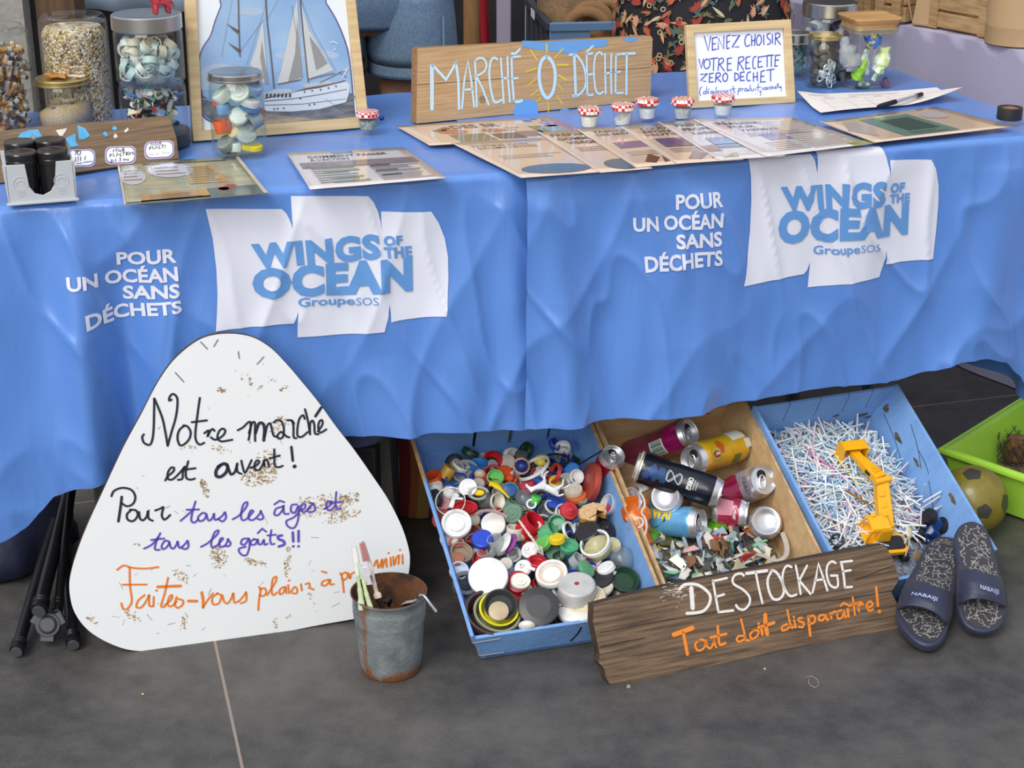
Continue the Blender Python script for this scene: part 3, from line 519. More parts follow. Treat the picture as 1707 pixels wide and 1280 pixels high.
strokes(mb, VEN, C7, '''-  310,260 365,460 400,260;-  425,285 425,450;-  425,285 490,270;-  425,370 470,360;-  425,455 485,440;-  510,440 510,280 585,440 590,250;-  630,260 630,430;-  630,255 680,240;-  630,345 670,330;-  630,435 665,425;-  710,250 815,240 705,415 800,408;960,235 920,240 890,300 895,380 925,400 955,380;-  985,250 985,390;-  1035,230 1025,390;-  985,325 1035,310;1085,240 1055,290 1060,370 1095,380 1125,320 1110,250 1080,240;-  1155,240 1160,375;1245,215 1205,235 1210,280 1250,310 1245,360 1210,375;-  1280,230 1280,360;-  1325,220 1320,375;1325,220 1375,215 1385,260 1330,290;-  1335,290 1395,375
;-  235,585 265,715 300,580;345,580 310,620 310,690 345,720 385,680 385,610 345,578;-  390,580 500,565;-  445,575 440,745;-  520,580 505,745;520,585 570,570 580,620 525,660;-  530,660 595,750;-  640,575 640,745;-  640,575 700,565;-  640,650 690,645;-  640,745 695,735;-  800,560 785,740;800,560 860,550 870,590 805,640;-  810,640 870,740;-  905,560 900,720;-  905,560 960,545;-  905,635 940,630;-  900,720 960,712;1050,545 1015,560 1000,640 1010,710 1040,715;-  1080,555 1075,695;-  1080,555 1140,545;-  1080,625 1120,615;-  1075,700 1140,690;-  1150,545 1240,530;-  1205,540 1205,690;-  1220,530 1300,525;-  1265,530 1265,690;-  1325,530 1315,685;-  1325,530 1390,525;-  1320,600 1370,595;-  1315,685 1350,680
;-  260,800 355,785 255,890 330,900;-  385,790 380,910;-  385,790 440,785;-  385,850 425,845;-  380,910 440,905;-  480,785 468,910;480,785 530,780 535,820 480,850;-  485,850 550,910;610,780 575,820 580,880 610,900 640,860 635,800 610,780;-  745,780 745,890;745,780 790,800 800,850 750,890;-  825,775 825,890;-  825,775 880,765;-  825,835 870,830;-  825,890 880,885;970,765 930,780 915,840 930,890 965,885;-  1010,780 1010,900;-  1065,770 1065,890;-  1010,840 1065,830;-  1120,760 1110,905;-  1120,760 1170,745;-  1115,830 1160,825;-  1110,908 1180,905;-  1200,740 1305,725;-  1255,735 1255,895''', .0021, vz+.0006)
strokes(mb, VEN, C7, '''275,980 250,1010 245,1070 260,1100;330,1040 300,1050 300,1080 330,1070;-  345,980 335,1080;350,1060 375,1040 360,1050 365,1080;-  365,1015 380,1008;410,1040 400,1070 430,1065 425,1040 408,1040;450,1045 440,1070 465,1065;-  480,980 470,1065;500,1040 492,1060 515,1060 520,1038 500,1038;545,1035 548,1060;545,1040 565,1032;590,1030 575,1060 600,1060 605,1030;625,1060 630,1030 645,1040 650,1060;665,1028 680,1025 690,1058;-  720,970 725,1055;-  690,1010 750,1005;745,1040 742,1065;-  800,1000 785,1090;800,1005 830,1000 825,1030 795,1040;850,1035 850,1005 870,1005;890,1005 885,1035 915,1030 910,1000 890,1003;940,1010 925,1035 950,1030;-  965,950 960,1035;980,1000 985,1033 1010,1030 1015,1000;-  1040,1000 1042,1033;-  1080,930 1075,1030;-  1055,985 1110,980;1105,1030 1100,1055;-  1130,985 1148,1025 1165,985;1195,985 1175,1000 1180,1018 1200,1010 1203,985 1212,1015;-  1225,980 1230,1010;1260,975 1245,985 1265,1000 1250,1010;1290,970 1275,980 1295,995 1280,1005;1310,990 1330,970 1315,1000 1340,995;-  1350,930 1350,990;-  1365,930 1368,990;1385,985 1400,970 1390,995 1410,985;1410,1010 1405,1040;990,1080;1030,1080;1065,1078;1110,1040 1120,1070 1105,1105''', .0013, vz+.0006)
mb.build('handwriting', mat('blue_ballpoint', (62, 82, 190), .5), ven, smooth=False)
# ---------------------------------------------------------------- three tilted crates under the table edge
def crate_mx(o, yaw, tilt):
    ex = V((cos(yaw), sin(yaw), 0)); ey = V((-sin(yaw)*cos(tilt), cos(yaw)*cos(tilt), sin(tilt))); return axes(o, ex, ey)
CAx = crate_mx((-.0628, 2.328, .002), R(16.4), R(23.3)); CBx = crate_mx((.2535, 2.4215, .002), R(17.2), R(25)); CCx = crate_mx((.539, 2.483, .002), R(20.5), R(28))
AW, AD, AH = .322, .46, .066; BW, BD, BH = .276, .43, .115; CW_, CDp, CHt = .305, .385, .10
CRATE_BLUE = mat('sky_blue_crate_paint', (128, 170, 224), .6, var=14, c2=(108, 152, 208), bump=(90, .3), stretch=(1, 3, 1), vs=(.3, .8))
CRATE_RAW = mat('raw_plywood_edge', (206, 170, 124), .7, var=50, c2=(172, 134, 92))
PLY = mat('plain_poplar_plywood', (214, 182, 138), .65, var=9, c2=(198, 162, 116), stretch=(1, 6, 6), bump=(80, .12))
GAP = mat('dark_gap', (16, 18, 26), .9); RUB = mat('rubbed_bare_wood', (110, 100, 84), .85, var=80, c2=(70, 62, 54)); WIRE = mat('galvanised_wire', (190, 190, 190), .35, .9)
def crate(mx, w, d, h, th, name, label, paint, edge, back_boards, front_h=None, right_h=None, fl=0., fr=0., left_h=None, ol=0.):
    t = thing(name, label, 'crate', mx); fh = front_h or h; rh = right_h or h
    x0, x1 = fl, w-fr                                     # the side walls flare outwards: the base is narrower than the rim
    MB().hexa([(x0, 0, 0), (x1, 0, 0), (x1, d, 0), (x0, d, 0), (x0, 0, th), (x1, 0, th), (x1, d, th), (x0, d, th)]).build('base_panel', paint, t)
    k0, k1 = (fl+ol)/h, fr/rh
    def slab(y0, y1, z0, z1, a, b_): return [(a(z0), y0, z0), (b_(z0), y0, z0), (b_(z0), y1, z0), (a(z0), y1, z0), (a(z1), y0, z1), (b_(z1), y0, z1), (b_(z1), y1, z1), (a(z1), y1, z1)]
    L_ = lambda z: fl-k0*z; R_ = lambda z: w-fr+k1*z
    MB().hexa(slab(0, th, 0, fh, lambda z: L_(z)+th, lambda z: R_(z)-th)).build('front_panel', paint, t, bev=.0008)
    for lo, hi, hh in ((L_, lambda z: L_(z)+th, left_h or h), (lambda z: R_(z)-th, R_, rh)):
        p = MB(); p.hexa(slab(0, d, 0, hh-.0012, lo, hi)); p.mk(1).hexa(slab(0, d, hh-.0012, hh, lo, hi)); p.build('side_panel', [paint, edge if lo is not L_ or edge is paint or name == 'plywood_crate' else paint], t, smooth=False)
    for a, c, z0, z1 in back_boards:
        A_ = (lambda z: L_(z)+th) if a < .001 else (lambda z, a=a: a+.001); B_ = (lambda z: R_(z)-th) if c > w-.001 else (lambda z, c=c: c-.001)
        MB().hexa(slab(d-th, d, z0, z1-.0015, A_, B_)).build('back_board', paint, t, bev=.0006)
    return t
crA = crate(CAx, AW, AD, AH, .006, 'wooden_crate', 'sky blue wooden crate filled with bottle caps and lids', CRATE_BLUE, CRATE_RAW, [(0, .112, 0, .085), (.116, .180, 0, .085), (.185, .255, 0, .085), (.258, AW, 0, .085)], .058, .080, .014, .012, None, .012)
mb = MB(); mb.tube([(-.007, .03, .05), (-.007, -.002, .05), (.04, -.002, .051)], .0012, 6); mb.tube([(.008, .03, .012), (.008, -.002, .012), (.05, -.002, .011)], .0012, 6); mb.build('corner_wire', WIRE, crA)
mb = MB(); mb.ribbon([(.165, .012), (.175, .03), (.178, .045)], .0035, 0, axes((0, -.0006, 0), (1, 0, 0), (0, 0, 1))); mb.build('gash', GAP, crA, smooth=False)
crB = crate(CBx, BW, BD, BH, .005, 'plywood_crate', 'plain unpainted plywood crate holding crushed drink cans', PLY, CRATE_RAW, [(0, BW, 0, BH)], .05, None, .0, .010, .076)
mb = MB()
for x, z in ((.16, .09), (.19, .1), (.21, .07), (.05, .08), (.09, .095), (.23, .045)): mb.box(.011, .0008, .0014, T(x, BD-.0056, z) @ RY(20))
mb.build('staple', mat('dark_staple', (60, 52, 46), .5, .6), crB)
crC = crate(CCx, CW_, CDp, CHt, .006, 'wooden_crate', 'sky blue wooden crate of plastic cotton bud sticks with a toy digger', CRATE_BLUE, CRATE_BLUE, [(0, .075, .048, .10), (.075, .14, .048, .10), (.14, .20, .048, .10), (.20, .25, .048, .10), (.25, CW_, .048, .10), (0, CW_, 0, .048)], .062, None, .0, .032)
mb = MB(); f = axes((CW_-.032-.0066, 0, 0), (0, -1, 0), (.32, 0, 1)); rr = random.Random(3)
for y0, z0, y1, z1 in ((.36, .05, .26, .03), (.25, .075, .2, .068), (.19, .06, .12, .02), (.30, .09, .22, .06)): mb.ribbon([(p.x, p.y) for p in smoothline([(-y0, z0), (-(y0+y1)/2+.004, (z0+z1)/2+.002), (-y1, z1)], 4)], .0012, 0, f)
mb.build('crack', GAP, crC, smooth=False)
mb = MB()
for y, z, a, b_ in ((.235, .058, .012, .004), (.30, .05, .014, .006), (.13, .085, .012, .005), (.365, .06, .008, .01)): mb.poly([(-y+a*rr.uniform(.7, 1.2)*cos(q*pi/5), z+b_*rr.uniform(.6, 1.2)*sin(q*pi/5)) for q in range(10)], 0, f)
f2 = axes((0, CDp-.0064, 0), (1, 0, 0), (0, 0, 1))
for x, z, a, b_ in ((.25, .03, .012, .006), (.19, .04, .008, .004), (.03, .03, .008, .004), (.27, .02, .014, .004)): mb.poly([(x+a*rr.uniform(.6, 1.2)*cos(q*pi/5), z+b_*rr.uniform(.6, 1.2)*sin(q*pi/5)) for q in range(10)], 0, f2)
mb.build('rubbed_patch', RUB, crC, smooth=False)
mb = MB(); rr = random.Random(6)
f3 = axes((.014-.0006, 0, 0), (0, -1, 0), (-.394, 0, 1))
for y in (.05, .12, .18, .26, .33, .41): mb.poly([(-y+.022*rr.uniform(.6, 1.2)*cos(q*pi/5), .056+.008*rr.uniform(.5, 1.2)*sin(q*pi/5)) for q in range(10)], 0, f3)
mb.hexa([(-.0122, .33, .0655), (-.0055, .35, .0655), (-.0055, .459, .0655), (-.0122, .459, .0655), (-.0124, .33, .0663), (-.0055, .35, .0663), (-.0055, .459, .0663), (-.0124, .459, .0663)])
mb.build('chipped_patch', CRATE_RAW, crA, smooth=False)
absorb(kid(crC, 'side_panel', 1), kid(crC, 'crack'), kid(crC, 'rubbed_patch')); absorb(kid(crA, 'side_panel', 0), kid(crA, 'chipped_patch')); absorb(kid(crA, 'front_panel'), kid(crA, 'gash')); absorb(kid(crB, 'back_board'), kid(crB, 'staple'))
for cx_, w_, d_, yw, lb in ((CAx, AW, AD, 16.4, 'timber block propping up the back of the caps crate'), (CBx, BW, BD, 17.2, 'timber block propping up the back of the plywood crate'), (CCx, CW_, CDp, 20.5, 'timber block propping up the back of the sticks crate')):
    q = cx_ @ V((w_/2, d_*.8, 0)); h_ = q.z-.015; o = MB().box(.16, .05, h_, T(q.x, q.y, h_/2) @ RZ(yw)).build('timber_block', wood('prop_wood', (120, 100, 80), (90, 72, 56)), bev=.003); tag(o, lb, 'block')
# black cable tie round the wall between caps and cans
mb = MB(); q = CAx @ V((AW-.003, .335, .088)); tie = V(CAx.to_3x3().col[2])
mb.tube([q+V((-.009, -.004, .002)), q+V((-.008, -.006, -.035)), q+V((-.008, -.012, -.06))], .0022, 6); mb.tube([q+V((-.009, -.004, .002)), q+V((0, 0, .006)), q+V((.009, -.002, .001))], .0022, 6); mb.tube([q+V((-.006, -.004, .004)), q+V((-.03, -.015, -.006)), q+V((-.048, -.028, -.012))], .002, 6, flat=.5)
mb.tube([q+V((.009, -.002, .001))+V((.006*cos(a*.7), -.003, .006*sin(a*.7))) for a in range(9)], .0018, 6, closed=True)
tag(mb.build('cable_tie', mat('black_nylon', (26, 26, 30), .4)), 'black cable tie looped over the wall between caps and cans', 'cable tie')
# ---------------------------------------------------------------- the caps
CAPF = Face(CAx @ T(0, 0, .040))
def crate_point(face, x, y, dz=0.): return onp(x, y, face.p + face.n*dz, face.n)
def prof(kind, h, o):
    if kind == 'cap': return [(0, h), (.84, h), (.95, h-.07), (1, h-.2), (1, 0), (.88, 0), (.86, h-.18), (0, h-.18)]
    if kind == 'open': return [(0, .12), (.80, .13), (.82, h*.5), (.77, h*.55), (.82, h*.62), (.84, h), (.95, h+.02), (1, h-.05), (1, .12), (.93, 0), (0, 0)]
    if kind == 'disc': return [(0, h), (.90, h), (.97, h-.03), (1, h-.1), (1, 0), (.94, 0), (.92, h*.4), (0, h*.4)]
    if kind == 'ridged': return [(0, h+.1), (.2, h+.1), (.26, h), (.48, h), (.52, h+.06), (.58, h+.06), (.62, h-.04), (.80, h-.04), (.86, h), (.95, h), (1, h-.1), (1, 0), (.94, 0), (.92, h*.3), (0, h*.3)]
    if kind == 'dish': return [(0, h*.72), (.46, h*.75), (.54, h*.62), (.58, h*.32), (.74, h*.28), (.80, h*.9), (.86, h), (.95, h), (1, h*.8), (1, h*.2), (.92, 0), (0, 0)]
    if kind == 'ring': r0 = o.get('ri', .8); return [(r0, 0), (1, 0), (1, h), (r0, h), (r0, 0)]
    if kind == 'cup': return [(0, .08), (.70, .1), (.90, h), (1, h), (.98, h-.08), (.82, .04), (.78, 0), (0, 0)]
    if kind == 'tube': return [(.84, 0), (.88, h), (1, h), (.97, 0), (.84, 0)]
    if kind == 'dome': return [(cos(a*pi/14), h*sin(a*pi/14)) for a in range(8)] 
    if kind == 'ball': return [(max(0, sin(a*pi/12)), 1-cos(a*pi/12)) for a in range(13)]
    if kind == 'knob': return [(0, h), (.12, h), (.22, h-.06), (.25, h*.72), (.42, h*.68), (.48, h*.6), (.55, h*.58), (.62, h*.48), (.94, h*.42), (1, h*.34), (1, 0), (.9, 0), (.88, h*.25), (0, h*.25)]
    if kind == 'spout': return [(0, h*.55), (.70, h*.55), (.92, h*.45), (1, h*.3), (1, 0), (.9, 0), (.9, h*.25), (0, h*.3)]
    if kind == 'hat': return [(0, h), (.66, h), (.76, h-.05), (.80, h*.12), (.98, h*.1), (1, 0), (.7, 0), (.66, h-.1), (0, h-.1)]
CAPS = []
def cap(x, y, r, kind, c, ax, label, cat='lid', h=.5, dz=0., ribs=0, ins=None, c2=None, mt=None, name=None, oval=1., spin=0., anchor=.75, **o):
    """x, y, r as read in an enlarged view of the caps crate"""
    px, py = 640+x/2.908, 680+y/2.908; P = crate_point(CAPF, px, py, dz); s_ = r/2.908/ppm(P); a = vdir(*ax)
    mx = zto(P - a*(h*s_*anchor), a, spin); col = mt or plastic(c); mats = [col, c2 and plastic(c2) or col]
    mb = MB(); wob = None; n = 30
    if ribs: n = 60; wob = lambda ang, j, rr_, z: (1-.045*(int(round(ang/(2*pi)*60)) % 2)) if rr_ > .985 else 1
    sm = M.Diagonal((s_, s_*oval, s_, 1)); mb.lathe(prof(kind, h, o), n, sm, None, wob)
    if kind == 'spout': mb.lathe([(.30, h*.5), (.26, h), (.17, h+.02), (.17, h*.6)], 16, sm); mb.box(.34, 1.0, .09, sm @ T(0, -1.05, h*.55) @ RX(18))
    nm = name or {'ring': 'plastic_ring', 'cup': 'plastic_cup', 'tube': 'plastic_tube', 'dome': 'plastic_dome', 'disc': 'lid_disc', 'dish': 'container_cover', 'ridged': 'container_cover', 'cap': 'screwtop', 'open': 'bottletop', 'ball': 'roller_ball', 'knob': 'bottle_nozzle', 'spout': 'bottle_spout', 'hat': 'bottle_nozzle'}[kind]
    ob = mb.build(nm, mats, mx=mx, ang=32); tag(ob, label, cat, 'bottle caps and lids in the blue crate')
    if ins:                                                   # (radius, height, colour): a differently coloured insert
        q = MB(); q.lathe([(0, ins[1]), (ins[0]*.94, ins[1]), (ins[0], ins[1]-.04), (ins[0], max(.0, ins[1]-.25))], 24, sm); q.build('insert', plastic(ins[2]), ob)
    CAPS.append((ob, P, s_)); return ob
WHT, OFF, CRM, GRY, BLK, DKG = (236, 236, 234), (226, 220, 206), (226, 212, 172), (168, 168, 166), (40, 41, 45), (84, 84, 86)
RED, BRK, ORG, YEL, MUS, BLU, LBL, NAV, GRN, LGN, DGN, PNK, MAR_, PUR = (196, 32, 44), (158, 62, 52), (226, 84, 38), (240, 206, 40), (196, 150, 52), (40, 74, 178), (44, 128, 206), (32, 60, 140), (72, 150, 112), (110, 196, 100), (34, 66, 46), (196, 74, 98), (140, 62, 70), (146, 70, 150)
FROST = clear('frosted_clear_plastic', (214, 216, 214), milky=.38, rough=.2); CLEAR = clear('clear_plastic', (226, 228, 228), milky=.14); GRNCLR = clear('greenish_clear_plastic', (186, 214, 196), milky=.3, milk=(168, 208, 180), rough=.15); GRYCLR = clear('smoky_clear_plastic', (150, 156, 164), milky=.35, milk=(150, 156, 164), rough=.15); YELCLR = clear('yellowed_clear_plastic', (226, 218, 160), milky=.62, milk=(216, 208, 158), rough=.25)
UP = (.0, .75, .65)
cap(232, 325, 42, 'tube', ORG, (-.25, .8, .55), 'orange tube cap in the back corner of the caps crate', h=1.5, anchor=1.)
cap(312, 305, 34, 'cap', MUS, (.5, .8, .2), 'mustard yellow cylinder cap lying beside the orange tube', h=1.8, anchor=.6)
cap(458, 262, 48, 'cup', LBL, (-.02, .9, .42), 'light blue open cap against the crate back, under the dark gap', h=.85, anchor=1.)
cap(530, 272, 27, 'cap', GRY, (.5, .5, .7), 'small grey cap between the light blue cap and the beige disc', h=.8)
cap(595, 262, 42, 'disc', (200, 192, 180), (-.25, .45, .85), 'beige grey disc standing near the back of the caps crate', h=.3)
cap(665, 228, 42, 'hat', GRY, (.05, .8, .6), 'pale grey funnel cap in front of the crate back gap', h=.9, mt=GRYCLR)
cap(665, 282, 43, 'ring', (226, 170, 150), (.1, .35, .93), 'pink ring holding a blue roller ball', h=.35, ri=.74)
cap(667, 282, 31, 'ball', NAV, (.1, .35, .93), 'dark blue roller ball sitting in the pink ring', 'ball', h=1.2, dz=.004)
cap(724, 292, 90, 'ring', WHT, (-.50, .80, .36), 'large white ring tilted beside the blue roller ball', h=.16, ri=.93, dz=.01, anchor=.4)
cap(765, 246, 40, 'dome', (228, 206, 60), (0, .8, .6), 'yellow domed lid at the back of the caps crate', h=.7, anchor=.4)
cap(838, 248, 62, 'ring', BLK, (.05, .9, .42), 'black ring lying against the back of the caps crate', h=.12, ri=.86, dz=.004)
cap(800, 285, 60, 'ring', NAV, (.1, .9, .42), 'dark blue ring in front of the black ring', h=.14, ri=.84, dz=-.004)
cap(912, 300, 40, 'cap', LBL, (-.25, .35, .9), 'blue cap tucked behind a white cap near the brick red lid', h=.5, ribs=1)
cap(935, 333, 37, 'open', WHT, (.35, .2, .9), 'white open cap in front of the blue cap near the brick red lid', h=.7, dz=.008)
cap(1003, 358, 95, 'disc', (164, 66, 54), (-.93, .16, .33), 'large brick red lid on edge beside the crate wall', h=.34, dz=.012, anchor=.5)
cap(1058, 362, 40, 'cup', BLK, (-.5, .5, .6), 'black cup between the brick red lid and the crate wall', h=.9, dz=-.012)
cap(588, 315, 42, 'cap', ORG, (.3, .5, .8), 'orange cap lying in front of the beige grey disc', h=.7)
cap(625, 345, 22, 'tube', ORG, (.6, -.2, .7), 'small orange spout beside the green cap', 'spout', h=1.3, name='plastic_spout', dz=.006)
cap(524, 322, 52, 'ring', (178, 74, 84), (-.1, .5, .85), 'dull red ring around the green open cap', h=.5, ri=.78, dz=-.002)
cap(540, 336, 42, 'open', LGN, (.05, .45, .88), 'light green open cap sitting in a dull red ring', h=.5, dz=.006)
cap(464, 318, 30, 'ball', (214, 190, 160), (-.1, .6, .8), 'beige shell-like lump behind the white ringed lid', 'lump', h=1.5, oval=.8, name='shell_lump')
cap(395, 312, 66, 'cup', (200, 214, 206), (.0, .55, .83), 'pale greenish white tub lying behind the ringed white lid', h=.7, dz=-.008, mt=FROST)
cap(350, 345, 55, 'ring', BLU, (-.05, .82, .5), 'royal blue ring behind the white bell cap', h=.14, ri=.86, dz=.004)
cap(243, 378, 42, 'ridged', (214, 214, 210), (-.2, .9, .4), 'white grey ribbed cap below the orange tube', h=.7, dz=.0)
cap(240, 440, 38, 'cap', BLK, (-.4, .5, .75), 'black clip cap by the outer crate wall, below the orange tube', h=.9, oval=1.5)
cap(325, 388, 40, 'knob', (228, 226, 222), (.15, .75, .6), 'white bell cap with a knob in front of the royal blue ring', h=1.3)
cap(407, 385, 46, 'ridged', WHT, (-.1, .35, .93), 'white lid with concentric rings below the greenish tub', h=.35, dz=.01)
cap(460, 362, 34, 'disc', (150, 118, 112), (.2, .5, .8), 'dull maroon lid behind the ringed white lid', h=.3, ins=(.78, .32, (190, 184, 176)))
cap(458, 412, 52, 'ring', (214, 204, 190), (.0, .6, .8), 'cloudy oval ring around a yellow clip', h=.2, ri=.74, dz=.012, oval=.75, mt=FROST)
cap(462, 410, 27, 'cap', YEL, (.1, .5, .85), 'yellow clip inside the cloudy oval ring', h=.5, dz=.006, oval=.6)
cap(610, 400, 42, 'ring', (62, 132, 122), (.05, .3, .95), 'teal ring around a dark blue cap', h=.5, ri=.82, dz=0)
cap(610, 398, 34, 'disc', (36, 82, 150), (.05, .3, .95), 'dark blue cap inside the teal ring', h=.4, dz=.007)
cap(502, 455, 44, 'cap', DKG, (-.8, .4, .4), 'dark grey cap lying beside an off-white cup', h=.9, anchor=.3)
cap(553, 455, 46, 'cup', (232, 226, 210), (.68, .1, .72), 'off-white open cup beside the dark grey cap', h=.8, dz=.008, anchor=.9)
cap(283, 465, 44, 'cup', (198, 148, 156), (.2, .75, .6), 'pink tub under a thin white wire ring', h=.7, dz=-.004)
cap(322, 452, 74, 'ring', WHT, (-.1, .45, .9), 'thin white wire ring above the red scoop', h=.05, ri=.95, dz=.018)
cap(390, 480, 66, 'dish', (192, 40, 48), (0, .65, .75), 'red oval tray lid above the large white dish lid', h=.35, dz=.006, oval=.62)
cap(280, 535, 52, 'disc', (150, 60, 56), (-.35, .5, .8), 'brick red lid half under the large white dish lid', h=.22, dz=.0)
cap(352, 558, 75, 'dish', WHT, (.03, .45, .9), 'large white dish lid with a raised centre disc', h=.4, dz=.016)
cap(530, 562, 60, 'disc', (236, 232, 222), (.0, .42, .9), 'plain thick white disc lid above the royal blue cap', h=.42, dz=.012)
cap(430, 612, 50, 'open', (150, 76, 64), (-.4, .6, .7), 'brown red ribbed ring cap beside the royal blue cap', h=.7, dz=.0, ribs=1)
cap(476, 632, 53, 'cap', (40, 72, 192), (-.05, .62, .78), 'royal blue ribbed cap below the plain white disc', h=.5, ribs=1, dz=.012)
cap(545, 655, 38, 'tube', GRY, (-.35, .75, .5), 'clear tube cap leaning on the royal blue cap', h=2.2, mt=FROST, dz=.012, anchor=.6)
cap(495, 690, 46, 'cup', GRY, (-.45, .65, .6), 'clear cup below the royal blue cap', h=1.0, mt=FROST, dz=.006)
cap(583, 652, 52, 'disc', WHT, (-.82, .42, .35), 'white lid on edge against a purple lid', h=.22, dz=.012, anchor=.5)
cap(612, 655, 50, 'disc', PUR, (-.82, .42, .35), 'purple lid on edge behind the white lid', h=.24, dz=.012, anchor=.5)
cap(575, 680, 30, 'cap', (206, 166, 104), (.2, .6, .8), 'tan cap behind the white lid on edge', h=.7, dz=-.01)
cap(632, 598, 40, 'tube', (230, 226, 216), (.1, .95, .3), 'white bottle neck standing beside the large red cup', h=1.5, dz=.002, anchor=.6)
cap(668, 612, 36, 'ball', (206, 178, 138), (0, .5, .8), 'beige foam lump behind the white bottle neck', 'lump', name='foam_lump', h=1.4, dz=-.006)
cap(640, 478, 56, 'cup', (170, 206, 186), (.62, .75, .2), 'pale green clear tub lying behind the bottle neck', h=1.0, mt=GRNCLR, dz=.004, anchor=.9)
cap(622, 512, 50, 'ridged', (190, 206, 190), (-.35, .3, .88), 'pale green ringed lid facing out of the clear tub', h=.3, mt=GRNCLR, dz=.014)
cap(682, 432, 48, 'dome', GRY, (.1, .6, .8), 'clear dome beside the pink cap', h=.9, mt=CLEAR, dz=.004, anchor=.2)
cap(737, 440, 25, 'cap', (96, 204, 96), (.4, .8, .4), 'small bright green cap below the white toy horse', h=1.4, ribs=1, dz=.01, anchor=.6)
cap(715, 465, 26, 'ring', (226, 220, 206), (-.1, .4, .9), 'small cream ring beside the bright green cap', h=.4, ri=.66, dz=.008)
cap(735, 545, 58, 'tube', (196, 28, 44), (.55, .62, .5), 'large red open cup in the middle of the caps crate', h=1.6, dz=.02, anchor=1.)
cap(826, 318, 52, 'ring', (208, 62, 58), (-.85, .35, .4), 'red ring on edge behind the white toy horse', h=.35, ri=.84, dz=.008, anchor=.5)
cap(838, 360, 40, 'disc', (228, 206, 92), (.3, .5, .8), 'pale yellow lid behind the white toy horse', h=.35, dz=-.002)
cap(690, 368, 40, 'cap', (190, 62, 84), (-.35, .75, .5), 'pink red cap at the head of the toy horse', h=.9, dz=.0)
cap(762, 300, 34, 'hat', (224, 216, 212), (.1, .85, .5), 'white neck cap between the large white ring and red ring', h=1.0, dz=.006)
cap(880, 345, 38, 'cap', (220, 216, 210), (-.3, .6, .7), 'off-white cap under the blue and white caps', h=.9, dz=-.006)
cap(918, 395, 46, 'ridged', (216, 206, 188), (-.1, .8, .55), 'beige lid on top of the orange lid', h=.45, dz=.004)
cap(930, 420, 52, 'disc', (226, 112, 52), (-.05, .82, .55), 'orange lid under the beige lid near the brick red lid', h=.4, dz=-.002, anchor=.9)
cap(838, 452, 56, 'disc', (46, 84, 186), (.12, .85, .5), 'royal blue flat lid at the toy horse hind feet', h=.22, dz=.006, oval=.9)
cap(905, 495, 46, 'knob', (196, 44, 58), (.35, .25, .9), 'red ridged nozzle cap beside the orange foam piece', h=.9, dz=.016, ribs=1)
cap(872, 505, 44, 'open', (226, 216, 204), (.2, .3, .9), 'cream collar under the red ridged nozzle cap', h=.5, dz=.004)
cap(960, 445, 28, 'cap', (136, 142, 132), (.2, .7, .7), 'small grey green cap under the orange lid', h=.9, dz=-.002)
cap(1085, 470, 54, 'cup', (220, 216, 214), (-.82, .3, .5), 'white cup with dark pink inside by the crate wall', h=.7, ins=(.7, .2, (180, 50, 76)), dz=.002)
cap(790, 500, 46, 'cup', GRY, (-.1, .6, .7), 'clear grey cup above the large red cup', h=.8, mt=GRYCLR, dz=-.002)
cap(815, 480, 40, 'ring', (222, 222, 224), (.5, .6, .6), 'pale grey ring below the royal blue flat lid', h=.2, ri=.84, dz=.006)
cap(838, 558, 44, 'open', GRN, (-.2, .35, .9), 'dark sea green open cap beside the large red cup', h=.8, dz=.008)
cap(800, 598, 42, 'tube', (90, 168, 122), (.72, .5, .35), 'green tube lying in front of the sea green cap', h=1.6, dz=.014, anchor=.6)
cap(768, 648, 44, 'cap', (112, 190, 92), (-.62, .45, .6), 'grass green ribbed cap beside the small yellow cap', h=.6, ribs=1, dz=.01)
cap(838, 628, 40, 'cap', (240, 206, 34), (-.1, .9, .4), 'small yellow ribbed cap amid the green caps', h=.7, ribs=1, dz=.022)
cap(900, 600, 52, 'ring', WHT, (.75, .35, .5), 'white rim on edge beside the small yellow cap', h=.24, ri=.84, dz=.004, anchor=.5)
cap(898, 668, 46, 'open', (86, 172, 130), (.1, .75, .6), 'sea green open cap below the small yellow cap', h=.7, dz=.012)
cap(985, 600, 66, 'cap', (50, 50, 54), (-.42, .66, .6), 'black ribbed cap on top of the cream pot', h=.8, ribs=1, dz=.008)
cap(945, 575, 48, 'ring', (40, 92, 160), (-.5, .5, .7), 'blue rim peeping out behind the black ribbed cap', h=.3, ri=.8, dz=0)
cap(1022, 655, 78, 'ring', (236, 236, 232), (-.40, .62, .66), 'white collar around the cream pot', h=.26, ri=.86, dz=.016)
cap(1045, 690, 72, 'dome', (216, 206, 150), (.34, -.55, .76), 'yellowed cream pot under the white collar', 'pot', h=1.0, mt=YELCLR, dz=.006, anchor=.4, name='plastic_pot')
cap(1082, 580, 50, 'knob', (44, 42, 44), (.3, .5, .8), 'black crumpled nozzle by the crate wall', h=1.0, dz=-.002)
cap(1112, 662, 40, 'disc', (226, 210, 160), (.3, .5, .8), 'cream lid between the cream pot and clear dome', h=.4, dz=.0)
cap(1158, 726, 62, 'dome', GRY, (.15, .45, .88), 'large clear dome by the crate wall near the plank', h=.9, mt=CLEAR, dz=.002, anchor=.3)
cap(835, 695, 52, 'disc', (150, 154, 138), (-.2, .6, .75), 'grey green cloudy lid left of the sea green open cap', h=.4, mt=GRNCLR, dz=-.004)
CAPS[-1][0]['label'] = 'grey green cloudy lid between the red cap and sea green open cap'
cap(697, 682, 42, 'knob', (236, 236, 232), (-.4, .4, .8), 'white nozzle cap tangled in the frayed string', h=1.0, dz=.014)
cap(745, 738, 48, 'open', (198, 44, 60), (.12, .85, .5), 'small red open cap below the white nozzle cap', h=.9, dz=.014, anchor=1.)
